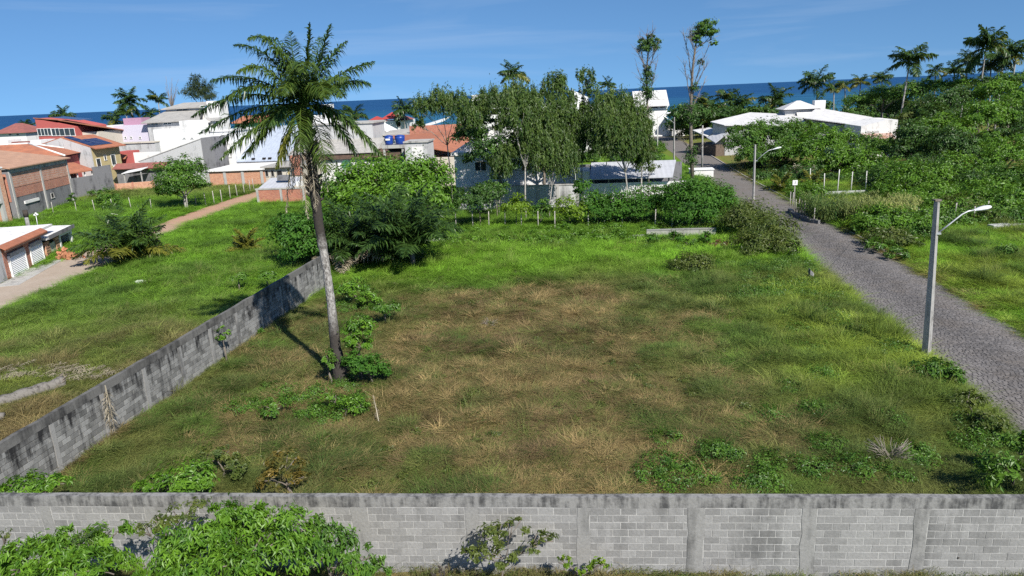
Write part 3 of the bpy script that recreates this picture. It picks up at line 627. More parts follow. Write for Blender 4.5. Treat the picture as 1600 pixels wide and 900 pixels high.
# -- low brick wall on the field edge
p0, p1 = g(181, 301), g(243, 296); F = Frame((p0.x, p0.y), math.atan2(p1.y-p0.y, p1.x-p0.x)); h = F.thing('brick_wall', 'low orange brick wall at the far edge of the left field', 'wall'); tag(h, kind='thing'); Lw = (p1-p0).length
body(h, F, 'wall_body', 0, Lw, 0, .2, 1.35, M_brick)
for s_ in (0, 2.4, Lw-.3): MB().box(s_, s_+.28, -.04, .24, -.3, 1.4).build('post', M_brick2, h)
F = frame_at(182, 270, 119); h = F.thing('mossy_yard_wall', 'mossy dark wall with clay tile coping below the sloping grey wall', 'wall'); tag(h, kind='thing')
b = F.hit(262, 275)[0]; zt = F.hit(220, 262)[1]; body(h, F, 'wall_body', 0, b, 0, .4, zt, M_dkgrey); MB().slab([(-.2, -.7, zt+.0), (b, -.7, zt+.0), (b, .8, zt+.75), (-.2, .8, zt+.75)], .12).build('coping', M_tileb, h)
q0 = F.hit(188, 264, -3)[0]; q1 = F.hit(220, 264, -3)[0]; zq = F.hit(200, 268, -3)[1]; MB().slab([(q0, -3, zq-.3), (q1, -3, zq+.2), (q1, -1, zq+.5), (q0, -1, zq)], .1).build('awning', M_white, h); MB().box(q0+.2, q0+.35, -2.8, -2.65, -.3, zq-.3).build('post', M_conc, h); MB().box(q1-.35, q1-.2, -2.8, -2.65, -.3, zq).build('post', M_conc, h)
# -- red house
F = frame_at(54, 184, 136); h = F.thing('red_house', 'two storey dusty red house with window band, balcony and solar panels', 'house')
s1, z1 = F.hit(117, 197); z0_ = F.hit(54, 185)[1]; s2 = F.hit(143, 200)[0]
shape(h, F, 'wall', [(0, 0), (s1, 0), (s1, 9), (0, 9)], [z0_, z1-.1, z1-.1, z0_], M_pink)
body(h, F, 'wing_wall', s1+.01, s2, 1.6, 8.8, z1-1.2, M_beige)
MB().slab([(s1-3.5, .3, z0_-.35), (s2+.5, .3, z1-.05), (s2+.5, 9.2, z1-1.3), (s1-3.5, 9.2, z0_-1.6)], .18).build('roof', M_tile, h)
MB().slab([(-.2, -.15, z0_+.15), (s1-3.3, -.15, z0_-.35), (s1-3.3, 9.2, z0_-1.4), (-.2, 9.2, z0_-.9)], .14).build('roof', M_tile, h)
o = MB().slab([(s1-5.0, 1.0, z0_+.05), (s1+.4, 1.0, z0_-.62), (s1+.4, 4.6, z0_-.55), (s1-5.0, 4.6, z0_+.12)], .06).build('solar_panel', M_solar, h)
q = MB()
for i in range(5): s_ = s1-5.0+5.4*i/4; zz_ = z0_+.05-.67*i/4; q.box(s_-.03, s_+.03, 1.0, 4.6, zz_+.01, zz_+.035)
q.build('panel_frame', M_alu, o)
for a, b, n in ((60, 79, 4), (82, 92, 2), (94, 108, 2), (110, 116, 1)): winpx(h, F, a, 200, b, 212.5, n=n)
win(h, s1+.4, s1+2.0, z1-4.2, z1-2.0, 1.6, n=2); win(h, s1+2.3, s2-.3, z1-4.2, z1-2.0, 1.6, n=2)
body(h, F, 'balcony_slab', s1+.01, s2+.8, -.2, 1.59, z1-4.5, M_beige, z1-4.75)
q = MB(); q.box(s1+.1, s2+.8, -.18, -.08, z1-3.55, z1-3.45)
k_ = 12
for i in range(k_): s_ = s1+.1+(s2+.7-s1)*i/k_; q.box(s_, s_+.1, -.17, -.09, z1-4.5, z1-3.55)
q.build('balustrade', M_frame, h)
# -- white house far left, its little neighbours
F = frame_at(-6, 210, 150); h = F.thing('white_house', 'small white house with brown tile roof at the left edge below the sea', 'house')
s1 = F.hit(41, 212)[0]; zt = F.hit(20, 208)[1]
body(h, F, 'wall', 0, s1, 0, 7, zt, M_white); MB().add([(-.6, -.6, zt), (s1+.5, -.6, zt), (s1+.5, 7.5, zt), (-.6, 7.5, zt), (2, 3.4, zt+1.9), (s1-3, 3.4, zt+1.9)], [(0, 1, 5, 4), (1, 2, 5), (2, 3, 4, 5), (3, 0, 4), (3, 2, 1, 0)]).build('roof', M_tileb, h)
winpx(h, F, 14, 208, 18, 212, n=1); winpx(h, F, 26, 208.5, 30, 212, n=1)
F = frame_at(-6, 222, 122); h = F.thing('garden_wall', 'white yard walls in front of the small house at the left edge', 'wall'); tag(h, kind='thing')
a = F.hit(12, 220)[0]; b = F.hit(60, 220)[0]; c = F.hit(43, 220)[0]
body(h, F, 'wall_body', 0, a, 0, 3, F.hit(5, 219)[1], M_white2); body(h, F, 'wall_body', a+.01, c, 1, 1.3, F.hit(25, 224)[1], M_fascia); body(h, F, 'wall_body', c+.01, b, .5, 4, F.hit(50, 219.5)[1], M_white)
MB().box(a, c, .7, 2.2, F.hit(25, 222)[1]-.3, F.hit(25, 219)[1]-.3).build('coping', M_tileb, h)
# -- lilac block
F = frame_at(148, 197, 144); h = F.thing('lilac_house', 'pale lilac flat roofed block with three slit windows', 'house')
a = F.hit(176, 200)[0]; b = F.hit(232, 200)[0]; z1 = F.hit(200, 196)[1]; zw = F.hit(160, 197)[1]
body(h, F, 'wall', a, b, 0, 9, z1, M_lilac); body(h, F, 'side_wall', 0, a-.01, .6, 8, zw, M_white); MB().box(a-.25, a+.15, -.12, .3, 0, z1+.2).build('corner_pier', M_white, h)
s0, zz0 = F.hit(194, 197, 3); s1, zz1 = F.hit(220, 184, 3); body(h, F, 'roof_tank_room', s0, s1, 3, 6, zz1, M_purple, z1-.1)
for x_ in (196, 205, 219): winpx(h, F, x_-1.3, 213, x_+1.3, 217, n=1)
winpx(h, F, 150, 200, 171, 208, t=.6, n=1, dark=M_brick2, mat=M_conc)
F = frame_at(184, 226, 133); h = F.thing('ledge_wall', 'long pale grey ledge wall in front of the lilac block', 'wall'); tag(h, kind='thing')
body(h, F, 'wall_body', 0, F.hit(242, 224)[0], 0, 1.5, F.hit(210, 224)[1], M_grey); MB().box(-.2, F.hit(242, 224)[0]+.1, -.2, 1.6, F.hit(210, 224)[1], F.hit(210, 222)[1]).build('coping', M_beige, h)
F = frame_at(178, 240, 126); h = F.thing('red_outhouse', 'low maroon outhouse with orange tile edge behind the yellow house', 'outhouse')
a, zt = F.hit(196, 237); body(h, F, 'wall', 0, a, 0, 4, zt, M_pink); MB().slab([(-.3, -.9, zt-1.1), (a+.3, -.9, zt-1.1), (a+.3, -.03, zt-.45), (-.3, -.03, zt-.45)], .12).build('roof', M_tile, h)
F = frame_at(196, 240, 128); h = F.thing('white_yard_wall', 'dazzling white yard wall beside the maroon outhouse', 'wall'); tag(h, kind='thing')
body(h, F, 'wall_body', 0, F.hit(250, 240)[0], 0, .3, F.hit(220, 238)[1], M_white)
# -- big white building with stepped grey roofs
F = frame_at(229, 190, 142); h = F.thing('white_building', 'large white building with two stepped grey roofs and a weathered tower', 'building')
s1, z1 = F.hit(283, 190); s2 = F.hit(316, 185)[0]; zb = F.hit(300, 187)[1]; s3 = F.hit(362, 198)[0]
body(h, F, 'wall', 0, s1+4.3, 0, 10, z1-.1, M_grey); body(h, F, 'front_block', F.hit(239, 205, -3)[0], F.hit(345, 205, -3)[0], -3, -.01, F.hit(300, 200, -3)[1], M_white)
body(h, F, 'front_block', F.hit(279, 190, -3)[0], F.hit(311, 190, -3)[0], -2.9, -.012, F.hit(290, 188.5, -2.9)[1], M_white)
r0, r1 = F.loc(at(258, 174, 151)), F.loc(at(318, 170, 151))
MB().slab([(-.8, -.7, z1+.1), (s2-.2, -.7, z1+.3), (r1[0], r1[1], r1[2]), (r0[0], r0[1], r0[2])], .2).build('roof', M_fib, h)
MB().slab([(s1+4.35, 0, z1), (s2+1.0, 0, z1-.4), (r1[0]+1.2, 9.6, z1-.4), (s1+4.35, 9.6, z1+.1)], 8).build('side_wall', M_white2, h)
u0 = F.hit(259, 170, 9)[0]; u1 = F.hit(317, 170, 9)[0]; zu0 = F.hit(285, 176, 9)[1]; zu1 = F.hit(285, 169, 9)[1]
body(h, F, 'upper_wall', u0, u1, 9, 15, zu1, M_white2, zu0-2); MB().slab([(u0-.7, 8.2, zu1), (u1+.5, 8.2, zu1+.15), (u1+.5, 13.5, zu1+1.1), (u0+1.5, 13.5, zu1+1.1)], .2).build('upper_roof', M_fib, h)
win(h, F.hit(276, 172, 9)[0], F.hit(294, 172, 9)[0], F.hit(285, 173.5, 9)[1], F.hit(285, 169.8, 9)[1], 9, n=2)
for x_ in (236, 246): winpx(h, F, x_, 191.5, x_+11, 195.8, n=2) if x_ == 236 else winpx(h, F, 256, 191, 268, 195.2, n=2)
t0, tz = F.hit(322, 158, 2); t1 = F.hit(339, 158, 2)[0]
body(h, F, 'tower', t0, t1, 2, 6, tz, M_white2, 0); MB().box(t0-.3, t1+.2, 1.5, 2.5, F.hit(330, 184, 2)[1]-.6, F.hit(330, 182, 2)[1]-.2).build('ledge', M_conc, h)
winpx(h, F, 313, 164.5, 318.5, 168.5, t=2.0, n=1)
for x_ in (288, 300): winpx(h, F, x_-2, 214.5, x_+2, 217, t=-3, n=1)
# -- sloping grey wall with dark end
F = frame_at(218, 254, 121); h = F.thing('sloping_wall', 'long grey wall with sloping top and dark end below the white building', 'wall'); tag(h, kind='thing')
e1, ez1 = F.hit(313, 217.5); e0z = F.hit(218, 253)[1]; e2 = F.hit(322, 217)[0]
shape(h, F, 'wall_body', [(0, 0), (e1, 0), (e1, .3), (0, .3)], [e0z, ez1, ez1, e0z], M_grey); body(h, F, 'end_wall', e1+.01, e2+1.1, .05, 4.5, ez1+.2, M_dkgrey)
MB().slab([(-.2, -.08, e0z+.12), (e1+.01, -.08, ez1+.12), (e1+.01, .38, ez1+.12), (-.2, .38, e0z+.12)], .115).build('coping', M_conc, h)
# -- white hall with pale sheet roof
F = frame_at(326, 206, 125); h = F.thing('white_hall', 'white hall with a wide pale blue sheet roof behind the tall palm', 'building')
a = F.hit(363, 215)[0]; zt = F.hit(345, 206)[1]; b = F.hit(460, 215)[0]
body(h, F, 'wall', 0, a, 0, 14, zt, M_white); MB().box(-.1, a+.2, -.12, 14, zt+.003, zt+.18).build('parapet', M_white2, h)
zs = F.hit(420, 251)[1]; body(h, F, 'hall_wall', a+.01, b, .8, 13, zs-.2, M_white2)
MB().slab([(a+.05, .2, zs), (b+.6, .2, zs), (b+.6, 12.6, zt+.25), (a+.05, 12.6, zt+.25)], .15).build('roof', M_pale, h)
win(h, a-1.5, a-.6, 3.6, 6.0, 0, n=1, dark=M_white, mat=M_conc)
for x_ in (391, 408, 417): MB().box(F.hit(x_, 250)[0], F.hit(x_, 250)[0]+.5, .5, .9, zs+.1, zs+.5).build('roof_vent', M_dark, h)
# -- brick shed with flat white roof
p0 = g(325, 293); F = Frame((p0.x, p0.y), math.radians(-4)); h = F.thing('brick_shed', 'long low clay brick shed with white flat roof and grey posts', 'shed')
b = F.hit(432, 288)[0]; zt = F.hit(380, 266.5)[1]
body(h, F, 'wall', 0, b, .05, 11, zt, M_brick); q = [F.hit(x_, 280)[0] for x_ in (326, 352, 380, 410, 431)]
for s_ in q: MB().box(s_-.22, s_+.22, -.06, .12, -.4, zt-.01).build('post', M_conc, h)
MB().box(-.2, b+.2, -.25, 11.3, zt+.003, zt+.22).build('roof', M_white2, h)
# -- brick yard with lean-to
p0 = g(403, 320); F = Frame((p0.x, p0.y), math.radians(-6)); h = F.thing('brick_yard', 'small red brick yard with grey lean-to roof behind the palm trunk', 'outbuilding')
b = F.hit(477, 308)[0]; zt = F.hit(430, 296)[1]
body(h, F, 'wall', 0, b, 0, .25, zt, M_brick2); body(h, F, 'side_wall', 0, .22, .26, 6.5, zt, M_brick2)
MB().box(-.1, b+.1, -.06, .32, zt+.003, zt+.16).build('coping', M_conc, h)
for s_ in (0, 3.1, b-.3): MB().box(s_, s_+.3, -.05, .1, -.3, zt-.01).build('post', M_conc, h)
MB().slab([(.1, .4, zt+.12), (4.6, .4, zt+.12), (4.6, 4.6, zt+1.0), (.1, 4.6, zt+1.0)], .08).build('lean_to_roof', M_zinc, h)
o = MB().box(2.0, 3.5, 2.2, 2.9, zt+.85, zt+1.5).build('water_box', M_dkgrey, h)
MB().box(5.0, 5.8, .9, 1.4, zt+.2, zt+.8).build('air_conditioner', M_frame, h); MB().box(.25, b, 6.2, 6.5, -.3, zt+.9).build('back_wall', M_beige, h)
F = frame_at(414, 268, 101); h = F.thing('beige_house', 'narrow beige house with dark door openings behind the brick yard', 'house')
b = F.hit(474, 268)[0]; zt = F.hit(440, 261)[1]; body(h, F, 'wall', 0, b, 0, 7, zt, M_beige); MB().box(-.4, b+.3, -.6, 7.2, zt+.003, zt+.2).build('roof', M_fib, h)
for x0_, x1_ in ((415, 419), (424, 428), (433, 441)): winpx(h, F, x0_, 266, x1_, 276, n=1, dark=M_dark, mat=M_conc)
winpx(h, F, 449, 262, 453, 274, n=1, dark=M_yell); MB().box(b-1.4, b-.1, -.6, -.05, 2.5, zt+1.6).build('chimney', M_brick2, h)
# -- grey block with brown fascia and white ground floor
F = frame_at(455, 236, 110); h = F.thing('grey_building', 'grey building with brown fascia and white lower wall behind the leafy tree', 'building')
a = F.hit(590, 240)[0]; zf = F.hit(560, 247.5)[1]; zf1 = F.hit(560, 239)[1]; zt = F.hit(520, 195, 5)[1]; b = F.hit(640, 245)[0]
body(h, F, 'lower_wall', 0, b, 0, 9, zf, M_white); MB().box(-.3, b+.2, -.5, 8.8, zf+.003, zf1).build('fascia', M_fascia, h)
MB().slab([(-.4, -.7, zf1+.1), (a, -.7, zf1+.1), (a, 5, zf1+1.9), (-.4, 5, zf1+1.9)], .09).build('roof', M_fib, h)
a2 = F.hit(583, 210, 5)[0]; body(h, F, 'upper_wall', .5, a2, 5.0, 12, zt, M_grey, zf); MB().box(.2, a2+.3, 4.8, 12.2, zt+.003, zt+.25).build('parapet', M_conc, h)
MB().slab([(.3, 6.5, zt+.26), (6.5, 6.5, zt+.26), (3.0, 9, zt+1.5), (.3, 9, zt+1.5)], .12).build('upper_roof', M_white, h)
for x_ in (525, 540): winpx(h, F, x_, 251, x_+3, 262, n=1)
winpx(h, F, 513, 219, 517, 227, t=5, n=1, dark=M_white)
# -- far little houses among the palms
F = frame_at(366, 192, 170); h = F.thing('green_house', 'mint green house with red roof behind the palm fronds', 'house')
b = F.hit(412, 195)[0]; zt = F.hit(385, 191.5)[1]; body(h, F, 'wall', 0, b, 0, 7, zt, M_green); MB().slab([(-.5, -.8, zt+.05), (b+.5, -.8, zt+.05), (b, 4, zt+1.5), (.6, 4, zt+1.5)], .15).build('roof', M_tile, h)
winpx(h, F, 371, 194.5, 381, 203, n=2, dark=M_dark)
F = frame_at(503, 166, 175); h = F.thing('water_tower', 'white square water tower with open middle right of the tall palm', 'tower')
b = F.hit(517, 170)[0]; z3, z2, z1 = F.hit(510, 163)[1], F.hit(510, 174)[1], F.hit(510, 179)[1]
body(h, F, 'shaft', 0, b, 0, b, z1, M_white, -1); body(h, F, 'tank_room', -.05, b+.05, -.05, b, z3, M_white, z2)
for s_, t_ in ((.1, .1), (b-.4, .1), (.1, b-.4), (b-.4, b-.4)): MB().box(s_, s_+.3, t_, t_+.3, z1, z2).build('post', M_white2, h)
F = frame_at(562, 208, 125); h = F.thing('white_chalet', 'small white chalet with pointed gable and upstairs door', 'house')
p0, zt = F.hit(586, 196); b = F.hit(608, 212)[0]; ze = F.hit(566, 208)[1]; ze2 = F.hit(606, 208)[1]
q = MB(); q.add([(0, 0, -1), (b, 0, -1), (b, 0, ze), (p0, 0, zt), (0, 0, ze), (0, 6, -1), (b, 6, -1), (b, 6, ze), (p0, 6, zt), (0, 6, ze)], [(0, 1, 2, 3, 4), (9, 8, 7, 6, 5), (1, 6, 7, 2), (0, 4, 9, 5)]); q.build('wall', M_white, h)
MB().slab([(-.6, -.7, ze-.25), (p0, -.7, zt+.16), (p0, 6.3, zt+.16), (-.6, 6.3, ze-.25)], .13).build('roof', M_white2, h); MB().slab([(p0+.01, -.7, zt+.16), (b+.6, -.7, ze-.25), (b+.6, 6.3, ze-.25), (p0+.01, 6.3, zt+.16)], .13).build('roof', M_white2, h)
winpx(h, F, 578, 206, 582.5, 212, n=1); winpx(h, F, 584, 205, 591, 217, n=2, name='door', dark=M_white2)
F = frame_at(575, 190, 160); h = F.thing('red_roofed_house', 'white house with several small red hipped roofs by the sea', 'house')
b = F.hit(634, 190)[0]; zt = F.hit(600, 189.5)[1]; body(h, F, 'wall', 0, b, 0, 9, zt, M_white)
def hip(par, s0, s1, t0, t1, z, r, mat, name='roof'):
    k = min(s1-s0, t1-t0)/2; return MB().add([(s0, t0, z), (s1, t0, z), (s1, t1, z), (s0, t1, z), (s0+k*.95, (t0+t1)/2, z+r), (s1-k*.95, (t0+t1)/2, z+r)], [(0, 1, 5, 4), (1, 2, 5), (2, 3, 4, 5), (3, 0, 4), (3, 2, 1, 0)]).build(name, mat, par)
M_red = ribbed('red_roof', (.42, .055, .05), (.32, .06, .05), .25, 0, .7, .4)
hip(h, -.5, b*.45, -.6, 4, zt, 1.1, M_red); hip(h, b*.28, b*.75, 1.5, 8, zt+.4, 1.4, M_red); hip(h, b*.7, b+.5, -.6, 7, zt+.1, .9, M_tileb); winpx(h, F, 620, 190, 626, 199, n=1, dark=M_dark); win(h, b*.2, b*.5, zt-1.6, zt-.5, 0, n=3, dark=M_white2)
# -- orange roofed sheds, tank slab and grey cube
F = frame_at(636, 225, 98); h = F.thing('orange_roofed_shed', 'wide shed under mottled orange tile roof with red brick strip', 'shed')
b = F.hit(732, 235)[0]; zl = F.hit(650, 226)[1]
body(h, F, 'wall', 0, b, .4, 12, zl-1.9, M_beige)
roof(h, F, 'roof', [(634, 224, 98), (736, 242, 98), (733, 205, 118), (604, 212, 118)], M_tile); roof(h, F, 'upper_roof', [(598, 211, 119), (655, 208, 119), (650, 199, 126), (598, 205, 126)], M_fib)
bk = lows(F, [(640, 206, 119), (735, 204, 119)]); MB().box(bk[0][0], bk[1][0], bk[0][1], bk[0][1]+.3, 3, F.hit(690, 195, bk[0][1])[1]).build('brick_strip', M_brick2, h)
F = frame_at(632, 226, 92); h = F.thing('grey_cube', 'plain pale grey cube shaped outbuilding below the orange roof', 'outbuilding')
b = F.hit(668, 235)[0]; zt = F.hit(650, 223)[1]; body(h, F, 'wall', 0, b, 0, 4, zt, M_grey); MB().box(-.15, b+.15, -.15, 4.1, zt+.003, zt+.2).build('roof', M_conc, h); MB().box(.9, b-.6, -.03, .02, 1.5, zt-.5).build('panel', M_white2, h)
F = frame_at(597, 232, 96); h = F.thing('tank_stand', 'grey slab roofed shelter with dark opening under the blue tanks', 'shelter')
b = F.hit(631, 232)[0]; z0_ = F.hit(610, 227)[1]; z1_ = F.hit(610, 232)[1]; z2_ = F.hit(610, 237.5)[1]
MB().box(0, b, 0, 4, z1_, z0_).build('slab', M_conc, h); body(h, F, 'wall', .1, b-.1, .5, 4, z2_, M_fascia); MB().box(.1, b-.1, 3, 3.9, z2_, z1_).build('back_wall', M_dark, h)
for s_ in (.1, b-.35): MB().box(s_, s_+.25, .1, .35, -.3, z1_).build('post', M_conc, h)
ZT = z0_; FT = F
for i, (x0_, x1_, lab) in enumerate(((598, 611.5, 'blue water tank with a white label on the tank slab'), (614.5, 630, 'wider blue water tank beside the labelled one'))):
    s0 = FT.hit(x0_, 222)[0]; s1 = FT.hit(x1_, 222)[0]; c = FT.o+FT.u*((s0+s1)/2)+FT.t*1.0; r_ = (s1-s0)/2
    t = thing('water_tank', lab, 'tank', (c.x, c.y, ZT), FT.yaw, 'blue water tanks on the slab'); q = MB()
    prof = [(r_*.86, 0), (r_*.93, .35), (r_*.98, .8), (r_, 1.1)]
    q.tube([(0, 0, z) for _, z in prof], [a for a, _ in prof], 18); q.build('tank_body', M_tank, t)
    q = MB(); q.tube([(0, 0, 1.1), (0, 0, 1.17), (0, 0, 1.28)], [r_*1.04, r_*1.02, r_*.3], 18); q.build('lid', M_tank, t)
    if i == 0: MB().box(-.3, .3, -r_*1.02, -r_*.9, .62, .85).build('label', M_frame, t)
roof_x = frame_at(655, 197, 128); h = roof_x.thing('white_shed', 'low white gabled roof behind the red brick strip', 'shed')
b = roof_x.hit(692, 195)[0]; zt = roof_x.hit(670, 196)[1]; body(h, roof_x, 'wall', 0, b, 0, 6, zt-.2, M_white); MB().slab([(-.3, -.4, zt-.4), (b+.2, -.4, zt+.8), (b+.2, 6, zt+1.2), (-.3, 6, zt)], .18).build('roof', M_white, h)
# -- modern white house behind the weeping trees, with its yard walls
F = frame_at(712, 290, 79); h = F.thing('modern_house', 'modern white house mostly hidden behind the weeping trees', 'house')
b = F.hit(898, 270)[0]; zt = F.hit(720, 243)[1]
body(h, F, 'wall', 0, b, .1, 12, zt, M_white); MB().box(-.3, b+.3, -.3, 12.3, zt+.003, zt+.35).build('parapet', M_white2, h)
u0 = F.hit(800, 215, 4)[0]; u1 = F.hit(903, 215, 4)[0]; zu = F.hit(850, 206, 4)[1]; body(h, F, 'upper_wall', u0, u1, 4, 11, zu, M_grey, zt+.2); MB().box(u0-.3, u1+.3, 3.7, 11.3, zu+.003, zu+.25).build('roof', M_white2, h)  # upper wall grey, not white: tree shade put into its colour
MB().slab([(-.3, 3, zt+.4), (4.6, 3, zt+3.2), (4.6, 10, zt+3.2), (-.3, 10, zt+.4)], .2).build('sloped_roof', M_white, h); shape(h, F, 'gable', [(0, 3.2), (4.5, 3.2), (4.5, 9.8), (0, 9.8)], [zt+.33, zt+2.95, zt+2.95, zt+.33], M_white, zt+.01)
for x0_, x1_ in ((742, 760), (775, 800), (815, 830), (850, 866)): winpx(h, F, x0_, 252, x1_, 268, t=.1, n=2)
winpx(h, F, 860, 212, 880, 228, t=4, n=2); winpx(h, F, 815, 214, 840, 230, t=4, n=3)
F = frame_at(716, 331, 76.5); h = F.thing('yard_wall', 'stained grey yard wall below the modern house behind the posts', 'wall'); tag(h, kind='thing')
b = F.hit(905, 315)[0]; zt = F.hit(800, 292)[1]; body(h, F, 'wall_body', 0, b, 0, .25, zt, M_grey); MB().box(-.05, b+.05, -.06, .31, zt+.003, zt+.12).build('coping', M_conc, h)
for i in range(7): s_ = .1+i*(b-.4)/6; MB().box(s_, s_+.3, -.05, .1, -.3, zt-.01).build('post', M_conc, h)
F = frame_at(905, 320, 77.5, math.radians(-7)); h = F.thing('lean_to', 'long grey metal lean-to roof on a whitish yard wall left of the road', 'shelter')
b = F.hit(1072, 300)[0]; zt = F.hit(950, 279)[1]; zr_ = zt+1.15
body(h, F, 'wall', 0, b, 0, .3, zt-.5, M_white2); body(h, F, 'back_wall', 0, b, 4.2, 4.5, zr_, M_dkgrey)
s0_ = F.hit(921, 275)[0]; s1_ = F.hit(1050, 275)[0]
MB().slab([(s0_, -.7, zt+.06), (s1_, -.7, zt+.06), (s1_+.9, 4.5, zr_+.2), (s0_+.2, 4.5, zr_+.2)], .07).build('roof', M_zinc, h)
body(h, F, 'end_wall', -.3, F.hit(922, 275)[0]-.05, -.5, 4.1, zt+.9, M_white2); MB().box(s0_, b, .32, 4.15, zt-1.2, zt-1.1).build('dark_slab', M_dark, h)  # last: near-black sheet closing off the space under the roof
for i in range(6): s_ = s0_+.4+i*(s1_-s0_-.8)/5; MB().box(s_, s_+.16, .05, .21, zt-.5, zt).build('post', M_dkgrey, h)
F = frame_at(1079, 272, 98, math.radians(-8)); h = F.thing('roadside_box', 'white concrete gate block at the road edge right of the lean-to', 'gate'); b = F.hit(1115, 268)[0]; zt = F.hit(1090, 266)[1]
body(h, F, 'wall', 0, b, 0, 2, zt, M_white2); MB().box(-.1, b+.1, -.1, 2.1, zt+.003, zt+.12).build('coping', M_white, h)
# -- far buildings beyond the trees
F = frame_at(737, 165, 150); h = F.thing('concrete_house', 'weathered white house with roof tower and open terrace beyond the trees', 'house')
b = F.hit(770, 160)[0]; z1 = F.hit(750, 148)[1]; c = F.hit(800, 170)[0]; zz1 = F.hit(760, 166)[1]; zz2 = F.hit(760, 170.5)[1]; zz3 = F.hit(760, 180)[1]
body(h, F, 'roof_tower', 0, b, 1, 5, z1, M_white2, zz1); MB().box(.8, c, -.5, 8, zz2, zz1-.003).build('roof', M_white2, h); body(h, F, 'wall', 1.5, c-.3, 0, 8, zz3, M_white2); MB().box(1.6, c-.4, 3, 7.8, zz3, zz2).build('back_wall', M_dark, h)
for i in range(4): s_ = 1.6+i*(c-2.4)/3; MB().box(s_, s_+.35, .1, .45, zz3, zz2).build('column', M_white, h)
MB().box(-3.5, .75, 0, 7, zz1-.6, zz1-.3).build('side_roof', M_fascia, h); MB().box(-3.3, .7, .5, 6.5, -.5, zz1-.62).build('side_wall', M_grey, h)
F = frame_at(848, 176, 138); h = F.thing('terrace_house', 'white two level flat roofed house with columned terrace beyond the trees', 'house')
b = F.hit(928, 170)[0]; a1 = F.hit(848, 163)[1]; a2 = F.hit(848, 169)[1]; a3 = F.hit(848, 177.5)[1]; a4 = F.hit(848, 196)[1]
MB().box(0, b*.65, 1.5, 7, a2+.01, a1).build('upper_roof', M_white, h); MB().box(-.3, b, -.8, 8, a3, a2).build('roof', M_white, h); body(h, F, 'wall', 0, b-.3, 0, 8, a4, M_white2); MB().box(.3, b-.5, 2.5, 7.8, a4, a3-.003).build('back_wall', M_beige, h)
for s_ in (.6, b*.33, b*.62, b*.9): MB().box(s_, s_+.4, 0, .4, a4, a3-.003).build('column', M_white, h)
for s_ in (b*.18, b*.45, b*.75): win(h, s_, s_+1.6, a4+.3, a3-.4, 2.5, n=2, dark=M_dark)
s0_, z0_ = F.hit(893, 162, 3); MB().slab([(s0_, 3, z0_), (s0_, 7, z0_), (s0_, 7, z0_+3), (s0_, 3, z0_+3)], 0.01) ; shape(h, F, 'roof_gable', [(s0_, 3), (s0_+3.2, 3), (s0_+3.2, 7), (s0_, 7)], [z0_+2.6, z0_+1.1, z0_+1.1, z0_+2.6], M_white, a2+.01)
F = frame_at(993, 168, 200, math.radians(-4)); h = F.thing('white_house', 'white house with a big steep pale roof at the end of the road', 'house')
b = F.hit(1045, 165)[0]; ze = F.hit(1020, 165)[1]; zt = F.hit(1020, 141.5)[1]; zl_ = F.hit(1020, 169)[1]
body(h, F, 'wall', .3, b-.3, .8, 10, zl_, M_white, -5); body(h, F, 'upper_wall', .5, b-.5, 2.2, 9.6, ze-.1, M_dark, zl_+.003)
MB().slab([(-.3, -.3, ze), (b+.1, -.3, ze), (b+.1, 6.0, zt), (-.3, 6.0, zt)], .25).build('roof', M_fibw, h); MB().slab([(-.3, 6.02, zt), (b+.1, 6.02, zt), (b+.1, 11, ze), (-.3, 11, ze)], .25).build('roof', M_fibw, h)
for s_ in (b*.42, b*.68): MB().box(s_, s_+2.2, 2.0, 2.6, ze+1.6, ze+2.6).build('skylight', M_white2, h)
for s_ in (b*.1, b*.4, b*.7, b*.95): MB().box(s_, s_+.4, .9, 1.3, zl_, ze).build('column', M_white, h)
F = frame_at(1026, 204, 203, math.radians(-8)); h = F.thing('white_gate', 'white slatted gate and grey wall closing the far end of the road', 'gate')
a = F.hit(1046, 200)[0]; b = F.hit(1068, 200)[0]; zt = F.hit(1035, 191)[1]; z0_ = terrain(0, 204.)
MB().box(a+.02, b, 0, .3, z0_-.5, zt+.1).build('wall', M_grey, h); q = MB().box(0, a, .12, .18, z0_+.1, zt-.1).build('gate_back', M_white2, h)
for i in range(9): MB().box(i*a/9+.05, (i+1)*a/9-.05, .02, .1, z0_, zt).build('slat', M_white, h)
F = frame_at(1049, 190, 196, math.radians(-8)); h = F.thing('gatehouse', 'little white flat roofed gatehouse near the road end', 'gatehouse'); b = F.hit(1062, 185)[0]; zt = F.hit(1055, 180)[1]; zz = F.hit(1055, 174.5)[1]
body(h, F, 'wall', b*.45, b+1.6, .4, 3, zt, M_white, -5); MB().box(-.3, b+.4, -.6, 3.2, zt+.003, zz).build('roof', M_white, h)
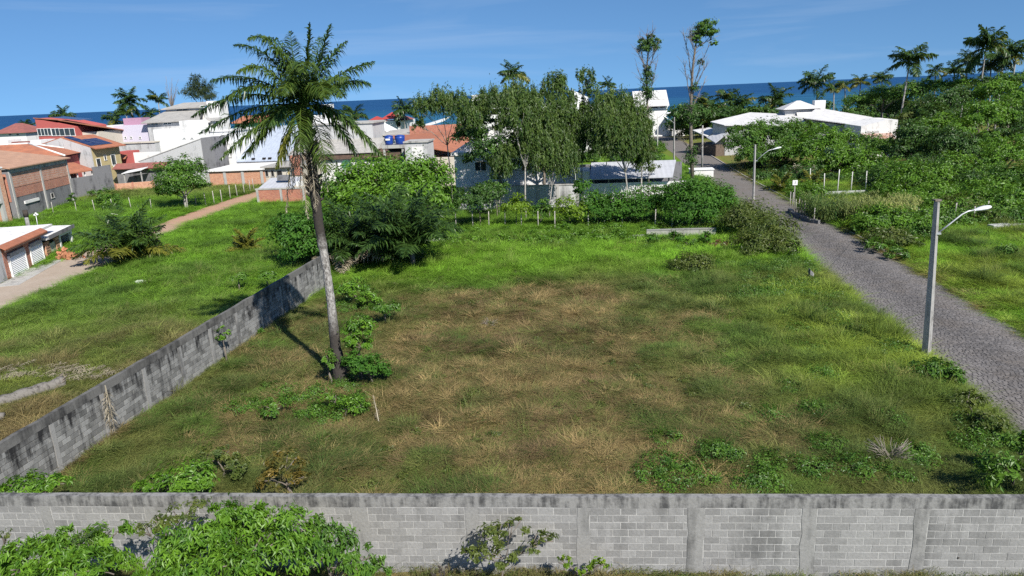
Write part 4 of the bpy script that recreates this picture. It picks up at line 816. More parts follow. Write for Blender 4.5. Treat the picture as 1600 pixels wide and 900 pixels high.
# -- long white roofs on the right
YR = math.radians(-8)
F = frame_at(1112, 192, 132, YR); h = F.thing('long_white_roof', 'long house under bright white sheet roof right of the road', 'house')
roof(h, F, 'roof', [(1110, 190, 130), (1132, 195.5, 127), (1262, 196, 124), (1250, 179, 138), (1172, 175.5, 142)], M_fibw); roof(h, F, 'lower_roof', [(1165, 191, 126), (1262, 197.5, 122), (1255, 186, 123.8), (1185, 184, 127)], M_fibw) if False else None
w = lows(F, [(1114, 191, 130), (1134, 196, 127.4), (1260, 197, 124.4), (1248, 180, 137.5), (1172, 177, 141)]); MB().prism([(p[0], p[1]) for p in w], -.5, [p[2]-.2 for p in w]).build('wall', M_grey, h)
F = frame_at(1226, 172, 137, YR); h = F.thing('hip_pavilion', 'small pavilion with pointed white hipped roof between the long roofs', 'pavilion')
b = F.hit(1280, 171)[0]; zt = F.hit(1250, 170.5)[1]; hip(h, -.4, b+.4, -.5, 6.2, zt, 1.5, M_fibw); body(h, F, 'wall', .2, b-.2, .2, 5.6, zt-.15, M_grey); MB().slab([(2.2, -1.2, zt-1.5), (b+.3, -1.2, zt-1.5), (b+.3, .1, zt-.5), (2.2, .1, zt-.5)], .1).build('lower_roof', M_fibw, h)
F = frame_at(1258, 186, 124, YR); h = F.thing('white_roofed_house', 'house with broad white pitched roof and square chimney among the trees', 'house')
roof(h, F, 'roof', [(1256, 184, 124), (1334, 194, 120), (1370, 191, 121), (1363, 183, 130), (1277, 168, 138)], M_fibw)
w = lows(F, [(1260, 186, 124.6), (1334, 196, 120.6), (1367, 193, 121.6), (1362, 185, 129.4), (1278, 170, 137)]); MB().prism([(p[0], p[1]) for p in w], -.5, [p[2]-.15 for p in w]).build('wall', M_grey, h)
p = F.loc(at(1273, 168, 139)); b_2 = F.loc(at(1289, 168, 139)); MB().box(p[0], b_2[0], p[1], p[1]+2, p[2]-2, F.loc(at(1280, 157, 139))[2]).build('chimney', M_white, h)
F = frame_at(1345, 206, 112, YR); h = F.thing('grey_shed', 'pale shed with two dark windows and rusty lower roof among the trees', 'shed')
b = F.hit(1402, 200)[0]; z0_ = F.hit(1350, 197)[1]; z1_ = F.hit(1386, 187)[1]; z2_ = F.hit(1405, 187)[1]; k_ = F.hit(1386, 190)[0]
q = MB(); q.add([(0, 0, -.5), (b, 0, -.5), (b, 0, z2_), (k_, 0, z1_), (0, 0, z0_), (0, 8, -.5), (b, 8, -.5), (b, 8, z2_), (k_, 8, z1_), (0, 8, z0_)], [(0, 1, 2, 3, 4), (9, 8, 7, 6, 5), (1, 6, 7, 2), (2, 7, 8, 3), (3, 8, 9, 4), (0, 4, 9, 5)]); q.build('wall', M_white2, h)
for x_ in (1353, 1366): winpx(h, F, x_, 203.5, x_+8, 206, n=1, dark=M_dark)
zl_ = F.hit(1360, 208.5)[1]; MB().slab([(.1, -2.0, zl_-.7), (b*.85, -2.0, zl_-.7), (b*.85, -.03, zl_), (.1, -.03, zl_)], .08).build('lower_roof', M_rust, h)
F = frame_at(1082, 212, 134, YR); h = F.thing('road_shelter', 'lean-to with white and grey roofs over dark plank walls beside the road', 'shelter')
roof(h, F, 'roof', [(1082, 203, 134), (1104, 213, 130), (1125, 203, 131), (1108, 199, 136)], M_fibw, .12); roof(h, F, 'lower_roof', [(1104, 214.5, 129.6), (1118, 223, 126), (1150, 197, 128), (1133, 201, 131)], M_zinc, .12)
w = lows(F, [(1084, 206, 134), (1105, 216, 130), (1119, 226, 126.3), (1149, 200, 129), (1112, 201, 136)]); zz = min(p[2] for p in w)-.15
MB().prism([(p[0], p[1]) for p in w], -.5, zz).build('wall', M_wood, h)
for i in range(14):
    for (P0, P1) in ((w[0], w[1]), (w[1], w[2])):
        if P0 is w[1] and i > 7: continue
        n_i = 14 if P0 is w[0] else 8; a = i/n_i; c = (i+.9)/n_i; dx, dy = P1[0]-P0[0], P1[1]-P0[1]; L_ = math.hypot(dx, dy); nx_, ny_ = dy/L_*.05, -dx/L_*.05
        A_ = (P0[0]+dx*a, P0[1]+dy*a); C_ = (P0[0]+dx*c, P0[1]+dy*c)
        MB().prism([(A_[0]+nx_, A_[1]+ny_), (C_[0]+nx_, C_[1]+ny_), C_, A_], -.3, zz-.05-.06*(i % 3)).build('plank', M_wood, h)
# -- shop with two white shutters by the dirt track
p0, p1 = g(17, 437), g(72, 407); F = Frame((p0.x-.1, p0.y), math.atan2(p1.y-p0.y, p1.x-p0.x)); h = F.thing('shop', 'small shop with two white roller shutters under a narrow red tile strip', 'shop')
Ls = F.hit(72, 400)[0]; zt = F.hit(17, 385)[1]
M_shut = plain('shutter_paint', (.80, .80, .80), .45, 0, .03, 3, .03)
MB().box(0, Ls, .08, 7, -.3, zt-.02).build('wall', M_brick2, h)
MB().slab([(-.5, -.42, zt+.12), (Ls+.3, -.42, zt+.12), (Ls+.3, .05, zt+.42), (-.5, .05, zt+.42)], .1).build('tile_strip', M_tile, h); MB().box(-.5, Ls+.3, -.41, -.32, zt-.1, zt+.0).build('gutter', M_fascia, h)
MB().box(-3, Ls+3, .1, 7.4, zt+.12, zt+.32).build('roof', M_white2, h)
for a_, b_x in ((17.5, 40), (53, 69)):
    s0_, s1_ = F.hit(a_+.5, 420)[0], F.hit(b_x, 405)[0]; zs = zt-.75
    o = MB().box(s0_, s1_, .0, .06, 0, zs).build('shutter', M_shut, h); o2 = MB()
    nz = int(zs/.13)
    for i in range(nz): z = zs*i/nz; MB().add([(s0_+.04, -.012, z), (s1_-.04, -.012, z), (s1_-.04, -.05, z+.05), (s0_+.04, -.05, z+.05), (s1_-.04, -.012, z+zs/nz-.012), (s0_+.04, -.012, z+zs/nz-.012)], [(0, 1, 2, 3), (3, 2, 4, 5)]).build('slat', M_shut, o)
    MB().box(s0_-.12, s0_, -.08, .07, 0, zs+.12).build('door_frame', M_frame, h); MB().box(s1_, s1_+.12, -.08, .07, 0, zs+.12).build('door_frame', M_frame, h); MB().box(s0_, s1_, -.1, .07, zs+.002, zs+.3).build('shutter_box', M_conc, h)
MB().box(F.hit(42, 410)[0], F.hit(51, 405)[0], .02, .09, 0, zt-.1).build('brick_pier', M_brick2, h)
MB().box(-3.2, -.02, .1, 6.9, -.3, zt+.1).build('side_wall', M_grey, h)
MB().box(-2.5, Ls+2.5, -1.6, -.0, -.1, .05).build('apron', M_conc, h)
F3 = Frame(F.o+F.u*(Ls+.35), F.yaw); h = F3.thing('open_shed', 'unfinished shed with perforated brick piers beside the shop', 'shed')
b = F3.hit(118, 390)[0]; zt2 = F3.hit(90, 366)[1]
for a_, b_x in ((0, .9), (2.4, 3.1)):
    o = MB().box(a_, b_x, .0, .2, 0, zt2-.2).build('hollow_brick_pier', M_brick, h); q = MB(); nz = int((zt2-.3)/.24)
    for i in range(nz):
        for j in range(2 if b_x-a_ < .8 else 3): x_ = a_+.08+j*(b_x-a_-.1)/(2 if b_x-a_ < .8 else 3); q.box(x_, x_+.14, -.012, .01, .1+i*.24, .22+i*.24)
    tag(q.build('brick_holes', M_dark, o), kind='stuff')
MB().box(.92, 2.38, .1, .16, 0, zt2-.5).build('door', M_beige, h); MB().box(3.3, 3.6, 0, .25, 0, zt2).build('post', M_white2, h); MB().box(b-.35, b, 0, .25, 0, zt2).build('post', M_white2, h); MB().box(3.3, b, -.02, .24, zt2-.3, zt2-.001).build('lintel', M_white2, h)
MB().box(3.6, b, 3.6, 3.8, 0, zt2-.1).build('back_wall', M_grey, h); MB().box(b-.2, b-.02, .26, 3.6, 0, zt2-.1).build('side_wall', M_grey, h); MB().slab([(-.2, -.25, zt2+.25), (b+.1, -.25, zt2+.25), (b+.1, 6.2, zt2+.55), (-.2, 6.2, zt2+.55)], .22).build('roof', M_white2, h); MB().box(.3, b+.12, -.3, -.26, zt2+.0, zt2+.35).build('fascia', M_dkgrey, h)
SHOP = F; SHED = F3; SHEDB = b
# ================================================================ trees, palms and shrubs
M_bark = plain('bark', (.17, .145, .12), .9, 0, .25, 4, .5)
M_palebark = plain('pale_bark', (.30, .285, .255), .85, 0, .25, 5, .4)
M_darkbark = plain('dark_bark', (.06, .05, .042), .95, 0, .25, 6, .6)
M_palmbark = stained('palm_bark', (.36, .35, .33), (.07, .065, .06), .5, 3.0)
M_log = stained('log_bark', (.19, .178, .162), (.05, .045, .04), .5, 3.0)
M_twig = plain('twigs', (.22, .19, .17), .9, 0, .2, 4, .1)
LM = {
 'bright': leafmat('bright_leaf', (.048, .125, .012), (.14, .275, .022), .28),
 'mid': leafmat('mid_leaf', (.034, .095, .014), (.11, .22, .024), .26),
 'dark': leafmat('dark_leaf', (.022, .060, .014), (.072, .148, .024), .22),
 'olive': leafmat('olive_leaf', (.055, .090, .020), (.135, .165, .035), .32),
 'weep': leafmat('hanging_leaf', (.036, .080, .018), (.115, .175, .034), .30),
 'glossy': leafmat('glossy_leaf', (.030, .095, .014), (.085, .205, .025), .30, .5, spec=.2),
 'lime': leafmat('lime_leaf', (.085, .165, .012), (.20, .31, .022), .36),
 'rust': leafmat('rusty_leaf', (.08, .085, .020), (.24, .165, .035), .34),
 'dead': leafmat('dead_leaf', (.20, .165, .115), (.42, .37, .28), .2),
 'maroon': leafmat('maroon_leaf', (.09, .03, .025), (.19, .07, .045), .3),
 'palm': leafmat('palm_leaf', (.018, .046, .012), (.062, .115, .022), .20, .4, spec=.3),
 'palmy': leafmat('yellow_palm_leaf', (.09, .11, .018), (.23, .22, .035), .3, .35, spec=.4),
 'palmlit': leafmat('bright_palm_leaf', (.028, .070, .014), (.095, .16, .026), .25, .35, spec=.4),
 'pine': leafmat('needle', (.028, .05, .024), (.06, .085, .035), .2)}
def leaf_arrays(rs, C, out, L, asp, droop, fold=.25):
    """folded leaf blades at C; out = the way each faces; droop pulls the tips down"""
    n = len(C); nrm = out*(1.0 if droop < .5 else .75)+np.array([0, 0, .42])+rs.normal(0, .31, (n, 3)); nrm /= np.linalg.norm(nrm, axis=1)[:, None]
    ax = rs.normal(0, 1, (n, 3))+out*.4+np.array([0, 0, -droop*2.2]); ax -= nrm*(ax*nrm).sum(1)[:, None]*(1-.5*min(droop, 1)); ax /= np.linalg.norm(ax, axis=1)[:, None]
    sd = np.cross(ax, nrm); sd /= np.linalg.norm(sd, axis=1)[:, None]+1e-9; l = L*(.6+.8*rs.rand(n))[:, None]; w = l*asp
    V = np.stack([C-ax*l*.5, C+sd*w*.5+nrm*w*fold-ax*l*.05, C+ax*l*.5-nrm*l*.08, C-sd*w*.5+nrm*w*fold-ax*l*.05], 1)
    return V.reshape(-1, 3)
def fill(rs, blobs, L, asp=.45, cover=1.15, droop=.25, mode='round', ground=None, lump=.15, hole=.0):
    """leaves in clumps over and through a set of rounded volumes -> vertices and tints"""
    Vs = []; Ts = []
    for (c, rx, ry, rz) in blobs:
        r = (rx*ry*rz)**(1/3); area = 4*math.pi*((rx*ry)**1.6/3+(rx*rz)**1.6/3+(ry*rz)**1.6/3)**(1/1.6)
        n = int(cover*area/(L*L*asp*.62)); nc = max(9, int(n/38)); d = rs.normal(0, 1, (nc, 3)); d /= np.linalg.norm(d, axis=1)[:, None]
        d[:, 2] = np.where(d[:, 2] < -.25, -d[:, 2]*rs.rand(nc), d[:, 2]); rad = np.where(rs.rand(nc) < .22, rs.uniform(.35, .75, nc), rs.uniform(.80, 1.10, nc))
        if hole: keep = rs.rand(nc) > hole; d = d[keep]; rad = rad[keep]; nc = len(d)
        cl = d*rad[:, None]*np.array([rx, ry, rz])
        if mode == 'weep': cl[:, 2] += rz*.15
        ct = np.clip(rs.normal(.42, .22, nc)+.12*d[:, 2], 0, 1); csz = lump*r*(.6+.8*rs.rand(nc))
        k = rs.randint(0, nc, n); off = rs.normal(0, 1, (n, 3))*csz[k][:, None]*(np.array([.7, .7, 1.7]) if mode == 'weep' else np.array([1.1, 1.1, .75]))
        if mode == 'weep': off[:, 2] -= np.abs(rs.normal(0, .16*rz, n))
        P = cl[k]+off+np.array(c); o = (cl[k]+off*.8)/np.array([rx, ry, rz]); o /= np.linalg.norm(o, axis=1)[:, None]+1e-6
        if ground is not None: P[:, 2] = np.maximum(P[:, 2], ground+L*.3+rs.rand(n)*L)
        Vs.append(leaf_arrays(rs, P, o, L, asp, droop)); t = np.clip(ct[k]+rs.normal(0, .16, n), 0, 1); Ts.append(np.repeat(t, 4))
    return np.concatenate(Vs), np.concatenate(Ts)
QF = np.array([[0, 1, 2], [0, 2, 3]])
def leaf_mesh(name, V, T, base=(0, 0, 0)):
    V = V-np.array(base); k = np.arange(len(V)//4)[:, None, None]*4; F = (k+QF[None]).reshape(-1, 3)
    return np_mesh(name, V, F, np.stack([T, T, T], 1))
def wblob(b):                                            # (px, py, distance, radius px wide, radius px high[, depth ratio]) -> metres
    px, py, Y, rx, ry = b[:5]; c = at(px, py, Y); k = (c-Vector(CO)).length/CAM_F/ (1+((px-800)**2+(py-450)**2)/CAM_F**2)**.5
    k = abs((np.array(c)-CO) @ RM[:, 2])/CAM_F; return (np.array(c), rx*k, rx*k*(b[5] if len(b) > 5 else .85), ry*k)
def limb(m, a, b, r0, r1, rs, n=5, wob=.06):
    a = Vector(a); b = Vector(b); L = (b-a).length; P = []
    for i in range(n+1): t = i/n; p = a.lerp(b, t); p.z += math.sin(t*math.pi)*L*.06; P.append(p+Vector(rs.normal(0, wob*L*.25, 3))*(0 if i in (0, n) else 1))
    m.tube(P, [r0+(r1-r0)*i/n for i in range(n+1)], 6)
_tid = [100]
def tree(name, label, cat, blobs, base=None, L=.3, leaf='mid', asp=.45, cover=1.15, droop=.25, mode='round', trunk=.16, bark=None, group=None, lump=.15, hole=0., fork=.35, stem='trunk', crown='crown'):
    _tid[0] += 1; rs = np.random.RandomState(_tid[0]); W_ = [wblob(b) for b in blobs]
    if base is None: c0 = sum(w[0] for w in W_)/len(W_); base = (c0[0], c0[1])
    elif len(base) == 3: q = at(*base); base = (q.x, q.y)
    else: q = g(*base); base = (q.x, q.y)
    z0 = hz(*base); B = Vector((base[0], base[1], z0)); t = thing(name, label, cat, B, 0, group)
    m = MB(); top = max(w[0][2] for w in W_); cen = Vector(sum(w[0] for w in W_)/len(W_)); F_ = B.lerp(Vector((cen.x, cen.y, z0+(cen.z-z0))), fork); F_.z = z0+max(.15, (min(w[0][2]-w[3]*.4 for w in W_)-z0)*.8)
    m.tube([B-Vector((0, 0, .2))-B, (B.lerp(F_, .5)+Vector(rs.normal(0, .05, 3)))-B, F_-B], [trunk*1.25, trunk, trunk*.8], 7)
    for w in W_:
        limb(m, F_-B, Vector(w[0])-B, trunk*.62, trunk*.2, rs)
        for _ in range(4): d = rs.normal(0, 1, 3); d[2] = abs(d[2])*.6; d /= np.linalg.norm(d); limb(m, Vector(w[0])*.7+F_*.3-B, Vector(w[0]+d*np.array(w[1:])*.8)-B, trunk*.24, .015, rs, 4)
    m.build(stem, bark or M_bark, t)
    V, T = fill(rs, W_, L, asp, cover, droop, mode, z0, lump, hole); link(crown, leaf_mesh(crown, V, T, B), t, LM[leaf]); return t
def bush(name, label, blobs, **k):
    fixed = []
    for b in blobs:                                      # a shrub stands on the ground: bring its foot to where the ground is seen
        c, _, _, rz = wblob(b)
        if c[2] < rz*.75: b = (b[0], b[1], g(b[0], b[1]+b[4]*.8).y)+tuple(b[3:])
        fixed.append(b)
    blobs = fixed; k.setdefault('trunk', .05); k.setdefault('L', .2); return tree(name, label, 'shrub', blobs, stem='stem', crown='foliage', **k)
# ---- palms
def frond_arrays(rs, path, n, ll, lw, hang=.5, plume=.0, taper=1.0):
    """leaflets along a midrib path (points in metres) -> vertices (5 per leaflet), faces, tints"""
    P = np.array([list(p) for p in path]); S_ = np.linalg.norm(np.diff(P, axis=0), axis=1); cum = np.concatenate([[0], np.cumsum(S_)]); T = np.linspace(.12, 1, n)*cum[-1]
    C = np.stack([np.interp(T, cum, P[:, i]) for i in range(3)], 1); tg = np.gradient(C, axis=0); tg /= np.linalg.norm(tg, axis=1)[:, None]
    up = np.array([0, 0, 1.]); sd = np.cross(tg, up); sd /= np.linalg.norm(sd, axis=1)[:, None]+1e-6; nu = np.cross(sd, tg); V = []; tt = []
    f = np.linspace(.12, 1, n); ln = ll*np.sin(np.pi*np.clip(f*.82+.16, 0, 1))**.7*taper
    for s in (-1, 1):
        a = rs.normal(0, plume, n); l = ln*(.8+.4*rs.rand(n)); fw = .35+.45*f+rs.normal(0, .08, n)
        d = s*sd*np.cos(a)[:, None]+nu*np.sin(a)[:, None]+tg*fw[:, None]; d /= np.linalg.norm(d, axis=1)[:, None]
        mid = C+d*l[:, None]*.55; h = hang*(.7+.6*rs.rand(n)); tip = C+d*l[:, None]*(.96-.15*hang)-up*(l*h*.5)[:, None]; mid = mid-up*(l*h*.10)[:, None]
        w = lw*(.8+.4*rs.rand(n)); wv = np.cross(d, up+rs.normal(0, .35, (n, 3))); wv /= np.linalg.norm(wv, axis=1)[:, None]+1e-6; wv *= w[:, None]*.5
        V.append(np.stack([C-wv*.5, C+wv*.5, mid+wv, mid-wv, tip], 1).reshape(-1, 3)); tt.append(np.repeat(np.clip(rs.normal(.45, .22, n), 0, 1), 5))
    V = np.concatenate(V); k = np.arange(len(V)//5)[:, None, None]*5; F = (k+np.array([[0, 1, 2], [0, 2, 3], [3, 2, 4]])[None]).reshape(-1, 3)
    return V, F, np.concatenate(tt)
def rib_arrays(path, r0, r1):
    m = MB(); n = len(path); m.tube(path, [r0+(r1-r0)*i/(n-1) for i in range(n)], 4); V = np.array(m.v); F = []
    for q in m.f: F += [(q[0], q[i], q[i+1]) for i in range(1, len(q)-1)]
    return V, np.array(F)
def frond_mesh(name, rs, path, n, ll, lw, hang, plume, rib=.02, ribt=.8):
    V, F, T = frond_arrays(rs, path, n, ll, lw, hang, plume); V2, F2 = rib_arrays(path, rib, rib*.25)
    return np_mesh(name, np.concatenate([V, V2]), np.concatenate([F, F2+len(V)]), np.stack([np.concatenate([T, np.full(len(V2), ribt)])]*3, 1))
def arch(a0, droop, L=1.0, n=9):                          # midrib leaving at angle a0 and bending down
    p = [Vector((0, 0, 0))]; a = a0
    for i in range(n-1): p.append(p[-1]+Vector((math.cos(a), 0, math.sin(a)))*L/(n-1)); a -= droop/(n-1)*(.5+i/(n-1))
    return p
rs = np.random.RandomState(77); FM = {}
for kind, spec in {'up': [(1.15, .7), (1.0, 1.0)], 'out': [(.75, 1.3), (.55, 1.2), (.35, 1.3)], 'low': [(.1, 1.1), (-.2, 1.0), (-.6, .8)]}.items():
    FM[kind] = [frond_mesh('frond', rs, arch(a, d), 30, .40, .052, .85 if kind != 'up' else .5, .25, .014) for a, d in spec]
for q in [m for L in FM.values() for m in L]: q.materials.append(LM['palm'])
FMY = []
for q in FM['low'][:2]+FM['out'][:1]: m2 = q.copy(); m2.materials.clear(); m2.materials.append(LM['palmy']); FMY.append(m2)
def coconut(label, hub, R, seed, n=17, base=None, tr=.12, group=None, yellow=.08, wind=.25, cat='palm', name='coconut_palm', Rm=None):
    rs = np.random.RandomState(seed); h = at(*hub); k = abs((np.array(h)-CO) @ RM[:, 2])/CAM_F; Rm = R*k*1.12
    bx = h.x+rs.uniform(-.9, .9) if base is None else at(*base).x; by = h.y+rs.uniform(-.5, .5) if base is None else at(*base).y
    z0 = float(terrain(0, by)) if base is None or len(base) < 3 else float(terrain(0, by)); B = Vector((bx, by, z0)); t = thing(name, label, cat, B, 0, group); H = h-B
    m = MB(); P = [Vector((H.x*(f**1.6), H.y*f, H.z*f)) for f in np.linspace(0, 1, 8)]; P[0].z -= .3; m.tube(P, [tr*(1.35-.45*f) for f in np.linspace(0, 1, 8)], 7); m.build('trunk', M_palmbark if tr > .1 else M_palebark, t)
    for i in range(n):
        f = i/n; kind = 'up' if f < .27 else ('out' if f < .68 else 'low'); ms = FM[kind]; me = ms[rs.randint(len(ms))]
        if kind != 'up' and rs.rand() < yellow*(2.2 if kind == 'low' else .6): me = FMY[rs.randint(len(FMY))]
        o = link('frond', me, t); o.location = H; s = Rm*rs.uniform(.85, 1.12); o.scale = (s, s, s); az = i*2.399+rs.normal(0, .25); az -= wind*math.sin(az-math.pi*.9)
        o.rotation_euler = (rs.normal(0, .25), rs.normal(0, .12), az)
    return t
# ---- the tall oil palm inside the lot: each frond laid along its own line
HUB = at(474, 168, 30.1); PB = g(532, 597)
t = thing('oil_palm', 'tall lone palm with leaning grey trunk inside the walled lot', 'palm', (PB.x, PB.y, 0))
tp = [(533, 603, 30.1, .36), (530, 575, 30.1, .31), (524, 540, 30.1, .23), (517, 470, 30.1, .18), (510, 420, 30.1, .17), (504, 385, 30.1, .19), (498, 350, 30.1, .20), (492, 300, 30.1, .21), (487, 250, 30.1, .21), (481, 208, 30.1, .20), (475, 180, 30.1, .22), (473, 165, 30.1, .12)]
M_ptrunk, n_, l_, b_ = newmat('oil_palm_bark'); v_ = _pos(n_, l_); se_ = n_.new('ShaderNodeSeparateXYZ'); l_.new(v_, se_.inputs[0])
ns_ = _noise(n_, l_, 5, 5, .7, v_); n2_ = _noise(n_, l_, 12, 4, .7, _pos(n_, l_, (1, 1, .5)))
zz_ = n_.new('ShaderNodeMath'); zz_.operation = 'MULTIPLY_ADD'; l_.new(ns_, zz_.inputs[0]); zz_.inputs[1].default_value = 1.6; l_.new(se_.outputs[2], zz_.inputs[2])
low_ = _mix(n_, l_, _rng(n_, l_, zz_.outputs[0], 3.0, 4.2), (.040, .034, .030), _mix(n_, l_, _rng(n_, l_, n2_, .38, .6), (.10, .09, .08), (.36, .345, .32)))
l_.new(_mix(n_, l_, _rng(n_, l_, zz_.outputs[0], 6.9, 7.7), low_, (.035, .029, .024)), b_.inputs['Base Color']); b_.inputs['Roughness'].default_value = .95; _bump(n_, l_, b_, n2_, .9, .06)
m = MB(); PP = [at(*q[:3])-PB for q in tp]; RR = [q[3] for q in tp]
path = []; rad = []; rs = np.random.RandomState(9)
for i in range(len(PP)-1):
    for j in range(7): f = j/7; path.append(PP[i].lerp(PP[i+1], f)); rad.append((RR[i]*(1-f)+RR[i+1]*f)*(1+rs.uniform(-.07, .07)))
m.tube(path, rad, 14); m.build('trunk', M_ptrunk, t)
lb = MB()                                                # old frond stubs round the upper trunk
for i in range(90):
    f = rs.uniform(.62, .985); k = f*(len(path)-1); p = path[int(k)]; a = rs.rand()*6.283; r = rad[int(k)]; d = Vector((math.cos(a), math.sin(a), 0)); L = rs.uniform(.12, .30)
    lb.tube([p+d*r*.7, p+d*(r+.10)+Vector((0, 0, .12)), p+d*(r+.16)+Vector((0, 0, L+.05))], [.075, .06, .025], 4)
lb.build('frond_stubs', M_darkbark, t)
def pfrond(tip, ctl, dy, mat, n=100, ll=.86, lw=.055, hang=.85, plume=.28, start=(474, 168), cy=None):
    a = at(start[0], start[1], 30.1)-PB; c = at(ctl[0], ctl[1], 30.1+(cy if cy is not None else dy*.45))-PB; b = at(tip[0], tip[1], 30.1+dy)-PB
    pth = [a*(1-f)**2+c*2*f*(1-f)+b*f*f for f in np.linspace(0, 1, 12)]
    o = link('frond', frond_mesh('frond', rs, pth, n, ll, lw, hang, plume, .035, .75), t); o.data.materials.append(mat); return o
G_, Y_, D_ = LM['palm'], LM['palmy'], LM['dead']
ML = leafmat('sunlit_palm_leaf', (.030, .070, .014), (.105, .155, .026), .25, .35, spec=.4)  # lighter copy of the palm leaf, sunlight on the fronds put into its colour
for tip, ctl, dy, mt in [((366, 70), (424, 62), .5, G_), ((388, 60), (430, 34), -.8, ML), ((408, 58), (444, 50), .9, G_), ((454, 50), (456, 92), .4, G_), ((484, 36), (480, 95), .2, G_), ((516, 38), (500, 92), .6, G_), ((541, 64), (512, 84), -.3, G_), ((584, 96), (524, 108), .3, G_), ((578, 131), (530, 112), .8, G_), ((545, 122), (512, 112), -1.4, ML),
                     ((330, 126), (396, 100), .4, G_), ((371, 112), (412, 78), -1.1, ML), ((349, 156), (406, 106), -.8, ML), ((300, 182), (380, 120), .9, G_), ((500, 58), (492, 108), 1.8, G_), ((430, 78), (452, 84), 1.8, G_)]:
    pfrond(tip, ctl, dy, mt, hang=.55 if ctl[0] > 450 and tip[1] < 60 else .9)
for tip, ctl, dy in [((474, 112), (476, 62), -2.5), ((440, 148), (456, 96), -2.4), ((508, 154), (498, 98), -2.5), ((458, 122), (466, 84), -1.8), ((536, 150), (508, 108), -2.0)]: pfrond(tip, ctl, dy, ML, 90, .8, hang=.8)
for tip, ctl, dy, mt in [((312, 208), (402, 148), .5, G_), ((345, 248), (432, 160), -.8, ML), ((332, 232), (420, 152), .9, G_), ((380, 246), (438, 164), -.2, ML), ((432, 262), (458, 172), -.5, Y_), ((469, 236), (468, 140), -2.3, ML), ((512, 272), (494, 168), -1.0, ML), ((556, 242), (514, 156), .7, G_), ((598, 246), (528, 150), .4, ML), ((562, 208), (520, 150), 1.5, G_), ((405, 215), (436, 146), 1.9, G_), ((420, 196), (445, 150), -1.5, G_)]:
    pfrond(tip, ctl, dy, mt, 92, .78, hang=.7)
for tip, ctl, dy in [((481, 342), (466, 235), -.6), ((447, 332), (454, 225), -.4), ((470, 300), (466, 215), -.8), ((494, 330), (486, 235), -.7), ((512, 298), (502, 215), -.5), ((486, 322), (476, 230), .4), ((456, 300), (462, 215), .3)]:
    pfrond(tip, ctl, dy, D_, 46, .40, .032, .9, .6, (477, 186))
# ---- young oil palms without trunks
def young_palm(label, base, R, seed, n=24, mat='palm', mat2=None, trunk_h=0., up=.55, group=None):
    rs = np.random.RandomState(seed); B = g(*base); B.z = hz(B.x, B.y); k = abs((np.array(B)-CO) @ RM[:, 2])/CAM_F; R = R*k; t = thing('young_oil_palm', label, 'palm', B, 0, group)
    m = MB(); m.tube([(0, 0, -.2), (0, 0, trunk_h*.5+.05), (0, 0, trunk_h+.25)], [.22, .19, .16], 8); m.build('trunk', M_bark, t)
    for i in range(n):
        a0 = 1.5-1.0*(i/n)**.9+rs.normal(0, .06); L = 1.42*R*rs.uniform(.85, 1.15)*(1.05-.15*i/n); pth = [p*1 for p in arch(a0, .95+.5*(i/n)+rs.uniform(-.2, .3), L)]
        o = link('frond', frond_mesh('frond', rs, pth, 84, L*.25, .095, .5, .4, .04, .6), t); o.data.materials.append(LM[mat2] if mat2 and i > n*.72 else LM[mat]); o.location = (0, 0, trunk_h+.15); o.rotation_euler = (0, 0, i*2.399+rs.normal(0, .2))
    return t
young_palm('broad young oil palm in the grass beside the dirt road', (206, 408), 62, 1, 30, 'palmlit', 'palmy')
young_palm('small yellowish young palm alone in the bright grass', (386, 394), 26, 2, 14, 'palmy')
young_palm('young oil palm with a bare short brown trunk at the edge of its clump', (646, 420), 78, 3, 26, 'palm', None, 1.3)
young_palm('dense young oil palm at the middle of the clump behind the long wall', (592, 408), 80, 4, 28, 'palm')
young_palm('young oil palm nearest the long wall with grey dead lower fronds', (548, 412), 66, 5, 24, 'palm', 'dead')
